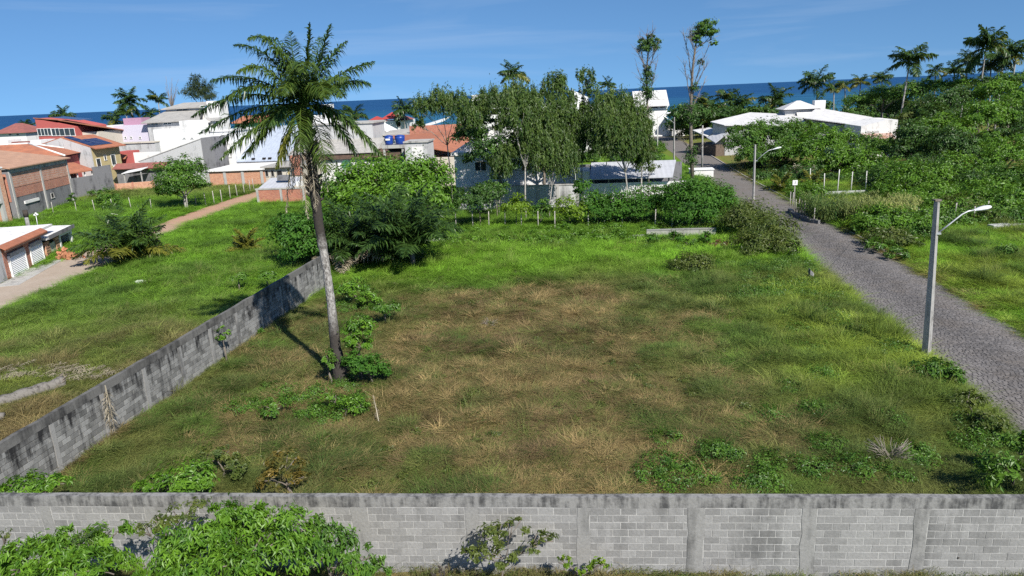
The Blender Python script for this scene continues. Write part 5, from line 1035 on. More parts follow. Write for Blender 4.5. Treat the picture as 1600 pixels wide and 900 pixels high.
# ---- coconut palms toward the sea
gl = 'coconut palms by the sea'
for i, a in enumerate([
 ('coconut palm behind the roof of the red house', (98, 180, 185), 18), ('low coconut palm between the small white house and the red house', (44, 200, 172), 17), ('low coconut palm left of the lilac block', (178, 188, 180), 18),
 ('tall coconut palm standing over the lilac block against the sea', (202, 158, 176), 23), ('shorter coconut palm under the tall one behind the lilac block', (197, 177, 172), 17), ('coconut palm left of the stepped grey roofs against the sky', (247, 157, 184), 17), ('low coconut palm at the left end of the stepped grey roof', (234, 178, 178), 14),
 ('bushy coconut palm left of the small weeping tree', (632, 172, 158), 22), ('coconut palm right of the white water tower', (553, 180, 178), 20), ('small yellow coconut palm below the water tower', (540, 192, 170), 14), ('coconut palm rising out of the weeping trees', (801, 116, 92), 25), ('little coconut palm on the horizon right of the weeping trees', (950, 134, 160), 15),
 ('coconut palm at the left end of the grove behind the bare tall tree', (1098, 162, 182), 21), ('yellowing coconut palm second in the grove behind the long white roof', (1120, 170, 176), 20), ('high coconut palm third in the grove behind the long white roof', (1137, 155, 194), 20), ('drooping coconut palm fourth in the grove behind the long white roof', (1157, 164, 174), 24), ('spreading coconut palm right above the ridge of the long white roof', (1186, 180, 168), 20), ('big coconut palm just left of the pointed pavilion roof', (1213, 156, 182), 27), ('short coconut palm beside the road near the gatehouse', (1084, 186, 170), 20),
 ('coconut palm with a clear crown above the square chimney', (1276, 130, 164), 26), ('yellow coconut palm right of the one above the chimney', (1303, 138, 172), 15), ('second yellow coconut palm right of the chimney', (1320, 134, 176), 15), ('dark coconut palm on the skyline right of the yellow pair', (1345, 128, 182), 16), ('dark coconut palm left below the tall windblown one', (1378, 124, 176), 18),
 ('tall windblown coconut palm with a pale trunk left of the high group', (1422, 96, 128), 32), ('half hidden coconut palm right below the tall windblown one', (1462, 110, 146), 16), ('low shaggy coconut palm between the two high groups', (1492, 112, 148), 19), ('highest coconut palm of all on the right skyline', (1541, 74, 126), 36), ('slim coconut palm left of the highest one', (1514, 96, 138), 20), ('dark coconut palm just right of the highest one', (1568, 90, 134), 24), ('coconut palm with upswept fronds at the right picture edge', (1588, 84, 128), 30), ('low coconut palm in front of the highest one', (1548, 104, 132), 19)]):
    lab, hub, R = a; coconut(lab, hub, R, 300+i, 18 if R > 18 else 14, group=gl, yellow=(.9 if 'yellow' in lab else .12), tr=.13)
# ---- a far-off wood that fills the ground between the houses and the shore
rs = np.random.RandomState(41); bl = []
for i in range(330):
    y = rs.uniform(165, 300); x = rs.uniform(-.85, .85)*y*1.05; r_ = rs.uniform(1.8, 3.8); q = x/y
    if abs(x-(road_r(min(y, 224))-3)) < 6 and y < 215: continue
    hgt = rs.uniform(.3, 3.2)+(3.5 if q > .42 else 0)*rs.rand(); bl.append((np.array([x, y, float(terrain(0, y))+hgt]), r_*1.5, r_, r_))
nb = len(bl)
for i in range(80):                                      # the nearer right-hand wood floor
    x = rs.uniform(46, 150); y = rs.uniform(104, 175); 
    if x < y*.56: continue
    r_ = rs.uniform(2, 3.6); bl.append((np.array([x, y, rs.uniform(.4, 1.6)+1.5*float(sm(118, 130, y))]), r_*1.3, r_, r_))
for i in range(60): c = at(rs.uniform(1056, 1275), rs.uniform(176, 198), rs.uniform(164, 192)); bl.append((np.array(c), 3.6, 2.6, 2.2))
V, T = fill(rs, bl, .66, .55, .7, .2, 'round', None, .2); w_ = link('far_wood', leaf_mesh('far_wood', V, T), None, LM['dark']); tag(w_, kind='stuff')
# ---- trees
H = 'hanging'
tree('leafy_tree', 'wide bright green leafy tree behind the young oil palms', 'tree', [(545, 300, 65, 44, 36), (585, 280, 67, 48, 34), (630, 272, 67, 50, 30), (672, 285, 66, 40, 36), (640, 312, 63, 55, 36), (590, 330, 62, 60, 32), (690, 318, 66, 26, 32), (530, 335, 62, 30, 30), (565, 360, 60, 34, 24)], (610, 385), .36, 'bright', cover=1.25, trunk=.3)
tree('leafy_shrub', 'rounded dark green bush just beyond the long wall left of the palm trunk', 'shrub', [(462, 370, 53.5, 38, 34), (487, 350, 55, 30, 28), (448, 352, 56, 22, 20), (478, 395, 52.5, 34, 24)], (466, 408), .26, 'glossy', cover=1.3, trunk=.1)
tree('small_tree', 'small dark crowned tree by the fence of the left field', 'tree', [(270, 272, 89, 26, 22), (296, 266, 90, 24, 22), (284, 290, 88, 36, 22), (262, 300, 88, 20, 16), (308, 290, 88, 18, 16)], (292, 328), .32, 'mid', cover=1.1, trunk=.16, bark=M_palebark)
bush('field_shrub', 'lone round shrub in front of the dark yard wall', [(171, 312, 92, 17, 17), (176, 325, 91, 14, 10)], L=.28, leaf='mid')
bush('wall_creeper', 'low shrub growing against the corner of the unfinished brick house', [(112, 315, 98.5, 6, 14), (147, 303, 104, 10, 8)], L=.3, leaf='mid')
tree('small_tree', 'small tree with drooping crown and bent pale trunk left of the weeping group', 'tree', [(665, 172, 73, 22, 20), (690, 162, 74, 24, 20), (714, 170, 73, 26, 24), (735, 190, 72, 20, 20), (655, 195, 73, 10, 16)], (708, 335), .32, 'weep', .28, 1.26, .9, 'weep', .07, M_palebark, lump=.13)
tree('dark_tree', 'dark dense tree in front of the modern white house', 'tree', [(735, 215, 74, 26, 24), (770, 232, 73, 36, 34), (752, 195, 75, 24, 20), (790, 255, 73, 24, 20), (745, 250, 73, 22, 18)], (790, 322), .34, 'dark', cover=.95, trunk=.16)
tree('weeping_tree', 'tallest weeping tree with long hanging foliage under the lone coconut palm', 'tree', [(785, 160, 73, 24, 22), (815, 158, 74, 30, 24), (838, 180, 73, 26, 30), (806, 195, 72, 30, 36), (832, 225, 72, 26, 38), (850, 205, 73, 18, 34)], (822, 345), .34, 'weep', .26, 1.66, 1.0, 'weep', .08, M_palebark, lump=.13, hole=.1)
tree('dark_tree', 'dark leafy tree filling the gap behind the weeping trees', 'tree', [(800, 235, 76.5, 28, 26), (838, 222, 77, 30, 26), (872, 228, 77, 28, 28), (900, 245, 76.5, 20, 22)], (850, 300, 77), .36, 'dark', cover=1.0, trunk=.16)
tree('weeping_tree', 'thin drooping tree hanging before the shaded white wall', 'tree', [(782, 268, 70.5, 16, 28), (792, 245, 70.5, 13, 20)], (779, 340), .30, 'weep', .25, 1.57, 1.0, 'weep', .08, M_palebark, lump=.13)
tree('weeping_tree', 'weeping tree with lowest curtains of foliage beside the lean-to end', 'tree', [(852, 255, 71, 24, 34), (878, 262, 71, 24, 34), (866, 232, 72, 22, 24), (890, 245, 71.5, 14, 30)], (858, 345), .32, 'weep', .26, 1.49, 1.0, 'weep', .06, M_palebark, lump=.13, hole=.1)
tree('dome_tree', 'round topped tree rising above the terrace house', 'tree', [(868, 138, 92, 22, 20), (852, 155, 92, 16, 16), (884, 158, 92, 16, 18)], (858, 215, 92), .34, 'weep', .4, 1.75, .7, 'weep', .12, M_darkbark, lump=.12)
tree('sparse_tree', 'sparse tall tree with forked white trunk left of the big weeping one', 'tree', [(912, 122, 77, 16, 16), (922, 145, 77, 18, 20), (905, 170, 77, 20, 20), (930, 185, 77, 20, 26), (900, 205, 76, 22, 22)], (908, 300, 76), .30, 'weep', .4, 0.91, .6, 'weep', .06, M_palebark, lump=.14, hole=.15)
tree('weeping_tree', 'broadest weeping tree hanging over the metal lean-to roof', 'tree', [(960, 172, 74, 32, 26), (985, 195, 74, 26, 36), (945, 200, 73, 32, 36), (968, 225, 73, 34, 36), (990, 240, 73, 22, 34), (940, 235, 73, 22, 26)], (984, 330), .34, 'weep', .26, 1.84, 1.0, 'weep', .09, M_palebark, lump=.13, hole=.1)
tree('weeping_tree', 'weeping tree in the shade between the two tallest ones', 'tree', [(880, 185, 75, 26, 30), (905, 225, 75, 22, 40), (868, 205, 74.5, 20, 34)], (893, 325), .34, 'weep', .26, 1.6, 1.0, 'weep', .06, M_palebark, lump=.13, hole=.1)
tree('weeping_tree', 'narrow weeping tree at the right end of the hanging group', 'tree', [(1000, 215, 75, 20, 36), (1003, 255, 74.5, 14, 26)], (1003, 325), .32, 'weep', .26, 1.5, 1.0, 'weep', .09, M_palebark, lump=.13, hole=.1)
tree('weeping_tree', 'drooping tree behind the dark one with foliage over the tile roof', 'tree', [(742, 178, 78, 22, 22), (762, 168, 79, 22, 22), (730, 205, 78, 16, 22)], (752, 320), .34, 'weep', .28, 1.5, .9, 'weep', .06, M_palebark, lump=.13)
tree('round_tree', 'little round crowned tree in front of the whitish yard wall', 'tree', [(910, 292, 70, 15, 13), (902, 300, 70, 9, 8)], (913, 330), .26, 'glossy', cover=1.2, trunk=.07, bark=M_palebark)
bush('weeping_sapling', 'slim twiggy sapling in front of the lean-to', [(1016, 268, 76, 14, 40), (1012, 235, 76, 10, 26)], L=.26, leaf='olive', cover=.35, asp=.3, droop=.7, bark=M_twig)
for lab, b, lf in [('dusky shrub under the shaded yard wall', [(735, 316, 66, 28, 26), (762, 312, 67, 26, 28)], 'dark'), ('yellow green shrub in front of the grey yard wall', [(806, 326, 66, 25, 22)], 'lime'), ('tall dark shrub between two tree trunks by the yard wall', [(775, 300, 71, 20, 26)], 'mid'), ('small weedy shrub at the middle of the post fence', [(845, 330, 66, 18, 18)], 'mid'),
                   ('lime leaved shrub at the left end of the hedge row', [(890, 334, 64.5, 26, 24)], 'lime'), ('green shrub second in the hedge row', [(925, 328, 65, 28, 26), (945, 335, 64.8, 20, 18)], 'glossy'), ('green shrub third in the hedge row', [(965, 326, 64.8, 30, 30), (985, 338, 64.3, 20, 18)], 'glossy'), ('green shrub joined to the big round bush in the hedge row', [(1008, 324, 65, 34, 32), (1034, 314, 66, 22, 24)], 'glossy')]:
    bush('hedge_shrub', lab, b, L=.25, leaf=lf, cover=1.2)
tree('round_bush', 'biggest round bush at the right end of the hedge row by the road', 'shrub', [(1090, 312, 62, 48, 34), (1062, 318, 62.5, 30, 34), (1120, 322, 61.5, 28, 32), (1085, 335, 60.5, 44, 24)], (1095, 362), .25, 'glossy', cover=1.3, trunk=.14)
for lab, b, lf, L in [('olive roadside shrub behind the big round bush', [(1175, 340, 57.5, 42, 26), (1150, 352, 57, 24, 22)], 'olive', .22), ('large straggly yellow green shrub leaning to the road edge', [(1205, 365, 53.5, 40, 28), (1225, 388, 51, 26, 20), (1175, 385, 52, 36, 22)], 'olive', .2), ('low spreading shrub at the right back of the lot', [(1082, 412, 47.5, 34, 16), (1062, 420, 47, 18, 9)], 'olive', .17),
                      ('small leafy shrub first along the low wall', [(1018, 377, 56.5, 14, 11)], 'glossy', .2), ('small leafy shrub second along the low wall', [(1052, 373, 57, 17, 13)], 'glossy', .2), ('small leafy shrub third along the low wall', [(1078, 382, 56, 11, 9)], 'mid', .2), ('small leafy shrub fourth along the low wall', [(1100, 376, 56.5, 13, 12)], 'glossy', .2), ('maroon leaved low shrub at the end of the low wall', [(1123, 384, 55, 16, 8)], 'maroon', .2)]:
    bush('low_shrub', lab, b, L=L, leaf=lf, cover=1.15)
# lot and wall
for lab, b, lf, L, kk in [('bright green ball shaped shrub against the tall palm trunk', [(560, 520, 29.9, 26, 25), (548, 532, 29.7, 16, 14), (566, 540, 29.8, 18, 12)], 'bright', .16, {}), ('dark green bush at the foot of the tall palm', [(578, 577, 29.4, 27, 22), (556, 568, 29.6, 22, 24), (598, 580, 29.6, 12, 14)], 'glossy', .13, {}), ('dark shrub left of the tall palm base', [(512, 568, 29.6, 12, 22)], 'mid', .14, {}),
                      ('bright leafy shrub between the long wall and the tall palm', [(545, 452, 42, 26, 18), (575, 468, 41, 20, 12)], 'bright', .2, {}), ('low bright shrub right of the trunk near the back lawn', [(600, 482, 38, 26, 9)], 'mid', .17, {}), ('climbing shrub on the near face of the long wall', [(348, 528, 33.0, 10, 20)], 'bright', .16, {'cover': .6}), ('dark weedy bush at the foot of the long wall in the palm shade', [(395, 515, 38, 18, 9)], 'mid', .16, {}),
                      ('weedy shrub with green and brown leaves near the left front of the lot', [(335, 715, 22, 32, 22), (365, 735, 21.4, 26, 18)], 'olive', .14, {'cover': .7}), ('low bright green shrub behind the front wall on the left', [(290, 748, 20.4, 48, 22), (240, 757, 20.2, 30, 12)], 'bright', .14, {'cover': .9}), ('orange brown leaved shrub near the front wall', [(445, 728, 20.8, 28, 26), (430, 752, 20.2, 24, 18), (465, 752, 20.2, 20, 16)], 'rust', .14, {'cover': .65}),
                      ('green weeds in the corner of the two block walls', [(40, 762, 19.3, 40, 14), (85, 755, 19.5, 26, 10)], 'bright', .13, {}), ('young weedy shrub amid the left of the lot', [(430, 640, 26.3, 26, 16)], 'mid', .13, {'cover': .6}), ('leafy low shrub in front of the tall palm', [(545, 640, 26.2, 30, 16), (520, 625, 26.8, 20, 12)], 'bright', .13, {'cover': .6}),
                      ('dark shrub at the foot of the roadside lamp post', [(1458, 580, 28.6, 32, 20), (1485, 592, 28.0, 22, 18)], 'mid', .13, {}), ('shaggy weeds below the lamp post shrub by the road', [(1508, 625, 25.5, 30, 18), (1535, 660, 23.6, 34, 20)], 'olive', .12, {'cover': .7}), ('dark leafy shrub at the right end of the front wall', [(1575, 735, 18.6, 42, 30), (1600, 700, 19.5, 30, 22)], 'mid', .17, {}),
                      ('small shrub beyond the long wall near its far end', [(372, 434, 47, 13, 9)], 'mid', .2, {}), ('small shrub beyond the long wall beside its neighbour', [(415, 430, 46.5, 16, 10)], 'mid', .2, {})]:
    bush('lot_shrub', lab, b, L=L, leaf=lf, **kk)
# front: leafy trees below the camera, before the wall
def front(name, label, blobs, base, leaf, L, asp=.34, cover=1.1, droop=.75, hole=0., lump=.13, trunk=.07): return tree(name, label, 'tree', blobs, base, L, leaf, asp, cover, droop, 'round', trunk, M_bark, 'leafy trees in front of the wall', lump, hole)
front('mango_sapling', 'bright leafy tree filling the bottom left corner below the wall', [(60, 885, 14.6, 55, 35), (120, 862, 14.8, 48, 32), (165, 850, 15.1, 40, 26), (20, 885, 14.2, 40, 30), (175, 885, 14.4, 36, 28), (90, 850, 15.0, 30, 20), (110, 895, 13.9, 60, 26)], (100, 990, 14.6), 'bright', .165, .31, 1.0, .8, .06)
front('mango_sapling', 'largest bright leafy tree in front of the wall with drooping leaves', [(300, 862, 14.6, 62, 42), (370, 835, 15.0, 58, 40), (440, 848, 14.8, 60, 46), (400, 880, 14.0, 80, 34), (270, 890, 14.2, 50, 28), (352, 808, 15.3, 34, 22), (400, 812, 15.2, 30, 22), (320, 890, 13.9, 70, 30)], (360, 1000, 14.6), 'bright', .165, .31, 1.0, .8, .06)
front('mango_sapling', 'darker leafy tree at the right side of the front thicket', [(505, 862, 14.8, 46, 38), (550, 882, 14.6, 40, 26), (490, 835, 15.2, 30, 24), (590, 890, 14.8, 24, 18), (540, 848, 15.2, 18, 14)], (520, 990, 14.7), 'mid', .145, .33, 1.0, .8, .06)
front('slender_sapling', 'slender olive sapling with airy leaves reaching the wall top', [(290, 800, 15.5, 26, 14), (262, 815, 15.6, 26, 16), (312, 788, 15.6, 16, 12), (225, 830, 15.6, 20, 14)], (270, 985, 15.4), 'olive', .11, .34, .5, .3, .1, .16, .03)
front('slender_sapling', 'thin dark olive sapling against the middle of the wall', [(770, 835, 15.45, 26, 20), (800, 825, 15.5, 26, 16), (850, 842, 15.5, 22, 9), (745, 868, 15.4, 26, 20), (790, 868, 15.3, 30, 18), (825, 858, 15.4, 20, 10)], (785, 960, 15.3), 'olive', .12, .4, .5, .35, .12, .16, .025)
front('leafy_seedling', 'short bright seedling at the foot of the wall right of the thin sapling', [(882, 880, 15.3, 12, 10), (935, 886, 15.2, 16, 12), (910, 893, 15.1, 14, 8)], (905, 940, 15.2), 'lime', .12, .4, .8, .4)
front('twiggy_vine', 'sparse twiggy vine on the wall at the left picture edge', [(10, 838, 15.9, 9, 12), (18, 855, 15.9, 7, 8)], (12, 960, 15.8), 'olive', .09, .4, .4)
pl = thing('palm_seedling', 'short coconut palm seedling with comb like fronds at the left front', 'palm', at(95, 895, 14.9)); pz = pl.location.copy(); pl.location.z = 0; rs = np.random.RandomState(6)
for tip, ctl in [((30, 858), (58, 822)), ((150, 850), (110, 812)), ((168, 822), (140, 818))]:
    a = at(92, 890, 14.9)-pl.location; c = at(ctl[0], ctl[1], 14.9)-pl.location; b = at(tip[0], tip[1], 14.8)-pl.location
    o = link('frond', frond_mesh('frond', rs, [a*(1-f)**2+c*2*f*(1-f)+b*f*f for f in np.linspace(0, 1, 9)], 30, .42, .022, .25, .1, .014, .8), pl); o.data.materials.append(ML)
MB().tube([(0, 0, -.1), (0, 0, max(.2, pz.z+.1))], [.08, .05], 6).build('stem', M_bark, pl)
# ---- right of the road
gw = 'trees of the wood right of the road'
for lab, b, lf, L in [
 ('tree with dark left side at the corner of the dark plank shelter', [(1165, 226, 104, 32, 28), (1195, 210, 106, 30, 24), (1150, 205, 108, 14, 12), (1185, 245, 102, 36, 20)], 'mid', .42), ('tree before the long white roof with loose twigs on top', [(1228, 216, 103, 30, 26), (1248, 202, 106, 24, 14), (1218, 242, 100, 30, 22)], 'mid', .42), ('bright topped tree before the broad white pitched roof', [(1285, 226, 100, 34, 26), (1314, 220, 102, 26, 20), (1262, 240, 98, 26, 22)], 'bright', .42),
 ('wide low tree behind the row of white fence posts', [(1315, 250, 94, 36, 26), (1352, 262, 92, 32, 28), (1278, 262, 95, 26, 20), (1335, 285, 89, 36, 18)], 'bright', .40), ('rounded tree right of the pale shed', [(1424, 218, 98, 28, 28), (1450, 236, 96, 24, 24), (1408, 245, 96, 20, 22)], 'dark', .42), ('tree behind the pale shed with dark rounded top', [(1402, 170, 140, 30, 20), (1368, 160, 142, 26, 14), (1432, 180, 124, 20, 20)], 'dark', .48),
 ('tall tree over the pale shed roof on the skyline', [(1415, 148, 134, 30, 18), (1382, 150, 136, 26, 15), (1345, 158, 142, 26, 13)], 'mid', .5), ('broad tree below the low shaggy coconut palm', [(1478, 160, 120, 34, 22), (1508, 152, 122, 26, 20), (1462, 180, 116, 28, 18)], 'dark', .46), ('large bright tree at the right edge of the wood', [(1530, 188, 100, 34, 28), (1565, 180, 102, 30, 26), (1500, 206, 98, 22, 22)], 'bright', .42), ('tree crown under the highest coconut palm', [(1555, 146, 118, 30, 20), (1588, 152, 114, 22, 20)], 'bright', .46),
 ('shaded tree behind the twiggy dead bush', [(1482, 225, 92, 30, 26), (1510, 238, 90, 24, 20)], 'dark', .40), ('low bushy tree at the right picture edge above the garden', [(1572, 245, 84, 34, 26), (1602, 232, 86, 24, 28), (1542, 260, 83, 24, 18)], 'bright', .36), ('tree with one round top right of the large bright one', [(1598, 190, 101, 22, 26)], 'dark', .42),
 ('bushy tree hiding the foot of the pale shed', [(1385, 236, 103, 26, 20), (1358, 226, 105, 22, 18), (1405, 225, 103, 14, 12)], 'mid', .4), ('leafy tree between the long white roof and the broad pitched one', [(1268, 208, 107, 24, 16), (1240, 228, 104, 22, 22)], 'bright', .42),
 ('sunlit round crown in the middle of the wood', [(1450, 202, 108, 24, 20), (1470, 192, 109, 18, 15)], 'bright', .42), ('small bright crown low in the wood', [(1545, 224, 92, 22, 18), (1524, 233, 91, 14, 12)], 'bright', .38), ('dark crown between two sunlit ones at the right of the wood', [(1590, 215, 97, 20, 20), (1562, 208, 98, 16, 16)], 'dark', .42),
 ('olive crown under the tall windblown coconut palm', [(1440, 172, 126, 24, 16), (1416, 190, 118, 18, 15)], 'olive', .48), ('rounded crown on the skyline near the right edge', [(1572, 129, 124, 22, 13), (1598, 126, 123, 18, 15)], 'mid', .46), ('crown on the skyline left of the highest coconut palm', [(1500, 133, 130, 24, 13), (1478, 138, 131, 16, 11)], 'bright', .48), ('crown on the skyline under the half hidden coconut palm', [(1455, 137, 136, 22, 13), (1435, 141, 137, 15, 11)], 'mid', .5), ('crown on the skyline between two highest coconut palms', [(1535, 133, 126, 20, 12)], 'dark', .48)]:
    tree('wood_tree', lab, 'tree', b, None, L*.8, lf, .5, 1.3, .25, 'round', .22, group=gw, lump=.13)
for lab, b, lf in [('rounded bush in front of the wide low tree', [(1420, 280, 82, 34, 32), (1395, 300, 80, 26, 20)], 'bright'), ('twin topped bush left of the lamp head', [(1490, 270, 82, 36, 28), (1465, 282, 81, 24, 22)], 'bright'), ('pale green bush above the lamp head', [(1545, 300, 73, 44, 22), (1585, 310, 71, 34, 22)], 'bright'), ('tangled green bush left of the lamp post top', [(1430, 318, 72, 34, 16), (1395, 325, 70, 26, 14)], 'bright'), ('dusty bush behind the lamp arm', [(1500, 325, 69, 36, 18), (1530, 338, 66, 30, 14)], 'olive'), ('dark hedge at the right edge beyond the grass', [(1570, 335, 67, 40, 14), (1600, 342, 65, 22, 12)], 'mid'),
                   ('grey twiggy bush on the verge behind the far fence posts', [(1252, 270, 93, 20, 12)], 'dead'), ('yellow green weeds in front of the garden', [(1385, 372, 56, 34, 16), (1415, 380, 54, 26, 12)], 'olive'), ('pale yellow shrub in the garden corner', [(1355, 352, 61, 34, 12), (1400, 352, 61, 26, 12)], 'lime'), ('rank green weeds beside the road bend', [(1372, 386, 54, 22, 12), (1402, 398, 51.5, 22, 10)], 'mid'), ('leafy bush closing the garden on the right', [(1455, 345, 63, 34, 14)], 'mid'), ('dense green bush below the low bushy tree at the right edge', [(1580, 280, 77, 36, 24), (1545, 278, 78, 26, 20)], 'mid'), ('bright bush in the thicket behind the lamp arm', [(1455, 308, 76, 30, 20), (1480, 300, 77, 22, 18)], 'bright'), ('dark bush at the foot of the rounded tree', [(1440, 262, 88, 28, 20), (1465, 255, 89, 22, 18)], 'dark'), ('green bush above the garden at the white posts', [(1385, 278, 86, 26, 24), (1375, 300, 82, 22, 14)], 'mid'), ('leafy bush right of the lamp head', [(1575, 318, 70, 34, 16), (1600, 300, 72, 26, 20)], 'mid'), ('dusky bush filling the hollow under the wood', [(1515, 285, 80, 28, 18), (1530, 268, 83, 24, 16)], 'dark'), ('dark tuft in the sunny grass at the far right', [(1575, 392, 47, 22, 9)], 'mid')]:
    bush('wild_bush', lab, b, L=.3 if b[0][2] > 66 else .22, leaf=lf, cover=1.05)
young_palm('small yellow fronded palm on the verge behind the sign', (1222, 298), 22, 12, 10, 'palmy'); young_palm('second small yellow palm just right of the sign', (1268, 297), 22, 13, 9, 'palmy')
def thicket(name, spots_, r0, r1, L, leaf, cover, seed, flat=.7, **k):
    rs = np.random.RandomState(seed); bl = []
    for (x0, y0, x1, y1, n) in spots_:
        for i in range(n):
            p = g(rs.uniform(x0, x1), rs.uniform(y0, y1)); r_ = rs.uniform(r0, r1)
            if abs(p.x-float(road_r(p.y))+3) < 3.3+r_*.6: continue
            bl.append((np.array([p.x, p.y, hz(p.x, p.y)+r_*flat*.5]), r_, r_, r_*flat))
    V, T = fill(rs, bl, L, .5, cover, .2, 'round', None, k.get('lump', .2)); V[:, 2] = np.maximum(V[:, 2], .02)
    o = link(name, leaf_mesh(name, V, T), None, LM[leaf]); tag(o, kind='stuff'); return o
thicket('undergrowth', [(1420, 300, 1640, 350, 56), (1380, 318, 1480, 345, 18), (1330, 360, 1440, 385, 20), (1480, 335, 1640, 356, 30)], .6, 1.6, .22, 'mid', 1.0, 201, .6, lump=.15)
thicket('bright_undergrowth', [(1400, 305, 1640, 345, 34), (1350, 345, 1450, 372, 26), (1230, 300, 1270, 320, 5)], .7, 1.7, .22, 'bright', 1.0, 202, .8, lump=.15)
thicket('wood_edge_undergrowth', [(1150, 262, 1390, 285, 36), (1350, 280, 1480, 300, 26), (1480, 285, 1640, 300, 20)], .8, 1.8, .34, 'dark', .95, 203)
thicket('low_wall_weeds', [(690, 380, 790, 388, 26), (790, 377, 890, 385, 24), (890, 374, 985, 381, 20), (690, 362, 985, 374, 30), (850, 360, 1130, 368, 24)], .35, .85, .17, 'bright', .8, 206, .7)
thicket('yard_undergrowth', [(872, 232, 1030, 256, 40)], .9, 1.9, .3, 'mid', .9, 208, .8)
thicket('verge_weeds', [(1160, 400, 1260, 425, 30), (1150, 415, 1300, 470, 60), (1240, 450, 1400, 520, 40), (1380, 520, 1440, 560, 14), (1480, 600, 1600, 700, 34), (1350, 385, 1420, 410, 8)], .3, 1.0, .10, 'mid', .8, 204, .40)
thicket('creeping_weeds', [(-1, 0, 0, 1, 0), (1130, 395, 1230, 430, 20), (1000, 385, 1130, 400, 24), (700, 375, 1000, 388, 46), (520, 430, 600, 500, 16), (380, 600, 580, 660, 26), (1200, 480, 1440, 620, 30), (1000, 640, 1560, 760, 36)], .25, .8, .085, 'mid', .7, 205, .42)
rs = np.random.RandomState(207); bl = []                 # low dark tussocks all over the rough ground
for i in range(900):
    y = 17+42*rs.rand()**1.3; x = rs.uniform(-15.5, 23); 
    if x < float(wall_x(y))+.5 or x > float(road_l(y))-.2: continue
    if fbm(np.array([x]), np.array([y]), 4, 5)[0] < .42: continue
    r_ = rs.uniform(.10, .34)*(1+.4*(y > 40)); bl.append((np.array([x, y, hz(x, y)+r_*.2]), r_, r_, r_*.55))
V, T = fill(rs, bl, .085, .45, .8, .1, 'round', None, .25); V[:, 2] = np.maximum(V[:, 2], .01); tag(link('tussocks', leaf_mesh('tussocks', V, T), None, LM['olive']), kind='stuff')
# ---- bare tall trees, casuarina, dead brush
def bare_tree(label, pts, twigs, leafb, seed, r0, leaf='dark', vine=None):
    rs = np.random.RandomState(seed); W_ = [at(*p) for p in pts]; B = W_[0].copy(); B.z = 0; t = thing('tall_tree', label, 'tree', B); m = MB(); P = [Vector((0, 0, -.2))]+[w-B for w in W_[1:]]; k = len(P)
    m.tube(P, [r0*(1-.8*i/(k-1)) for i in range(k)], 7); tips = []
    for (px0, py0, px1, py1, w) in twigs: a = at(px0, py0, pts[0][2])-B; b = at(px1, py1, pts[0][2]+rs.uniform(-1.2, 1.2))-B; limb(m, a, b, w, w*.3, rs, 4); tips.append((a, b))
    m.build('trunk', M_bark, t); m = MB()
    for a, b in tips:
        for _ in range(16): f = rs.uniform(.25, 1); p = a.lerp(b, f); d = (b-a).normalized()+Vector(rs.normal(0, .5, 3)); d.z = abs(d.z)+.3; q = p+d.normalized()*rs.uniform(.5, 1.6); limb(m, p, q, .022, .010, rs, 3)
    for i in range(110): f = rs.uniform(.35, .97)*(k-1); j = int(f); p = P[j].lerp(P[min(j+1, k-1)], f-j); d = Vector((rs.normal(0, 1), rs.normal(0, 1), rs.uniform(.5, 1.6))).normalized(); limb(m, p, p+d*rs.uniform(.6, 1.7), .020, .009, rs, 3)
    tag(m.build('twigs', M_twig, t), kind='stuff')
    V, T = fill(rs, [wblob((b[0], b[1], b[2], b[3]*1.3, b[4]*1.25)) for b in leafb], .24, .5, 1.25, .3, 'round', None, .16); link('crown', leaf_mesh('crown', V, T, B), t, LM[leaf])
    if vine: V, T = fill(rs, [wblob((b[0], b[1], b[2], b[3]*1.35, b[4]*1.1)) for b in vine], .24, .45, 1.0, .5, 'round', None, .25); link('climbing_vine', leaf_mesh('climbing_vine', V, T, B), t, LM['dark'])
    return t
bare_tree('tall thin tree with small dark crown left of the bare forked one', [(1013, 300, 84), (1014, 240, 84), (1012, 180, 84), (1010, 120, 84), (1013, 75, 84), (1010, 52, 84)], [(1010, 130, 1000, 60, .05), (1011, 120, 1025, 75, .05), (1012, 160, 1028, 95, .04), (1010, 110, 998, 85, .04), (1012, 75, 1020, 52, .04), (1012, 150, 997, 110, .03)], [(1012, 78, 84, 12, 10), (1020, 68, 84, 9, 9), (1007, 68, 84, 7, 6), (1016, 57, 84, 5, 4)], 51, .20, 'dark', [(1011, 150, 84, 6, 36), (1013, 115, 84, 5, 16), (1013, 200, 84, 6, 30), (1015, 255, 84, 5, 30)])
bare_tree('tallest bare tree with leafy tuft on its right tip beside the road', [(1083, 290, 88), (1080, 230, 88), (1079, 175, 88), (1082, 110, 88), (1087, 70, 88), (1092, 45, 88)], [(1082, 130, 1068, 50, .07), (1082, 140, 1108, 70, .06), (1080, 165, 1068, 95, .06), (1081, 150, 1105, 100, .06), (1087, 75, 1112, 62, .05), (1081, 175, 1100, 130, .05), (1085, 90, 1076, 45, .05), (1079, 235, 1062, 215, .05), (1081, 250, 1102, 222, .05)], [(1103, 42, 88, 12, 9), (1096, 52, 88, 13, 9), (1110, 55, 88, 8, 9), (1115, 70, 88, 5, 6), (1085, 60, 88, 7, 6), (1090, 70, 88, 6, 5)], 52, .28, 'mid', [(1083, 140, 88, 5, 12), (1095, 100, 88, 4, 7), (1080, 190, 88, 5, 30), (1081, 250, 88, 6, 26)])
tree('casuarina', 'feathery dark casuarina on the skyline left of the tall palm', 'tree', [(298, 148, 182, 15, 18), (318, 142, 184, 14, 18), (306, 130, 183, 9, 12), (325, 152, 182, 10, 12)], None, 1.3, 'pine', .09, .8, -.9, 'round', .2, M_darkbark, lump=.22)
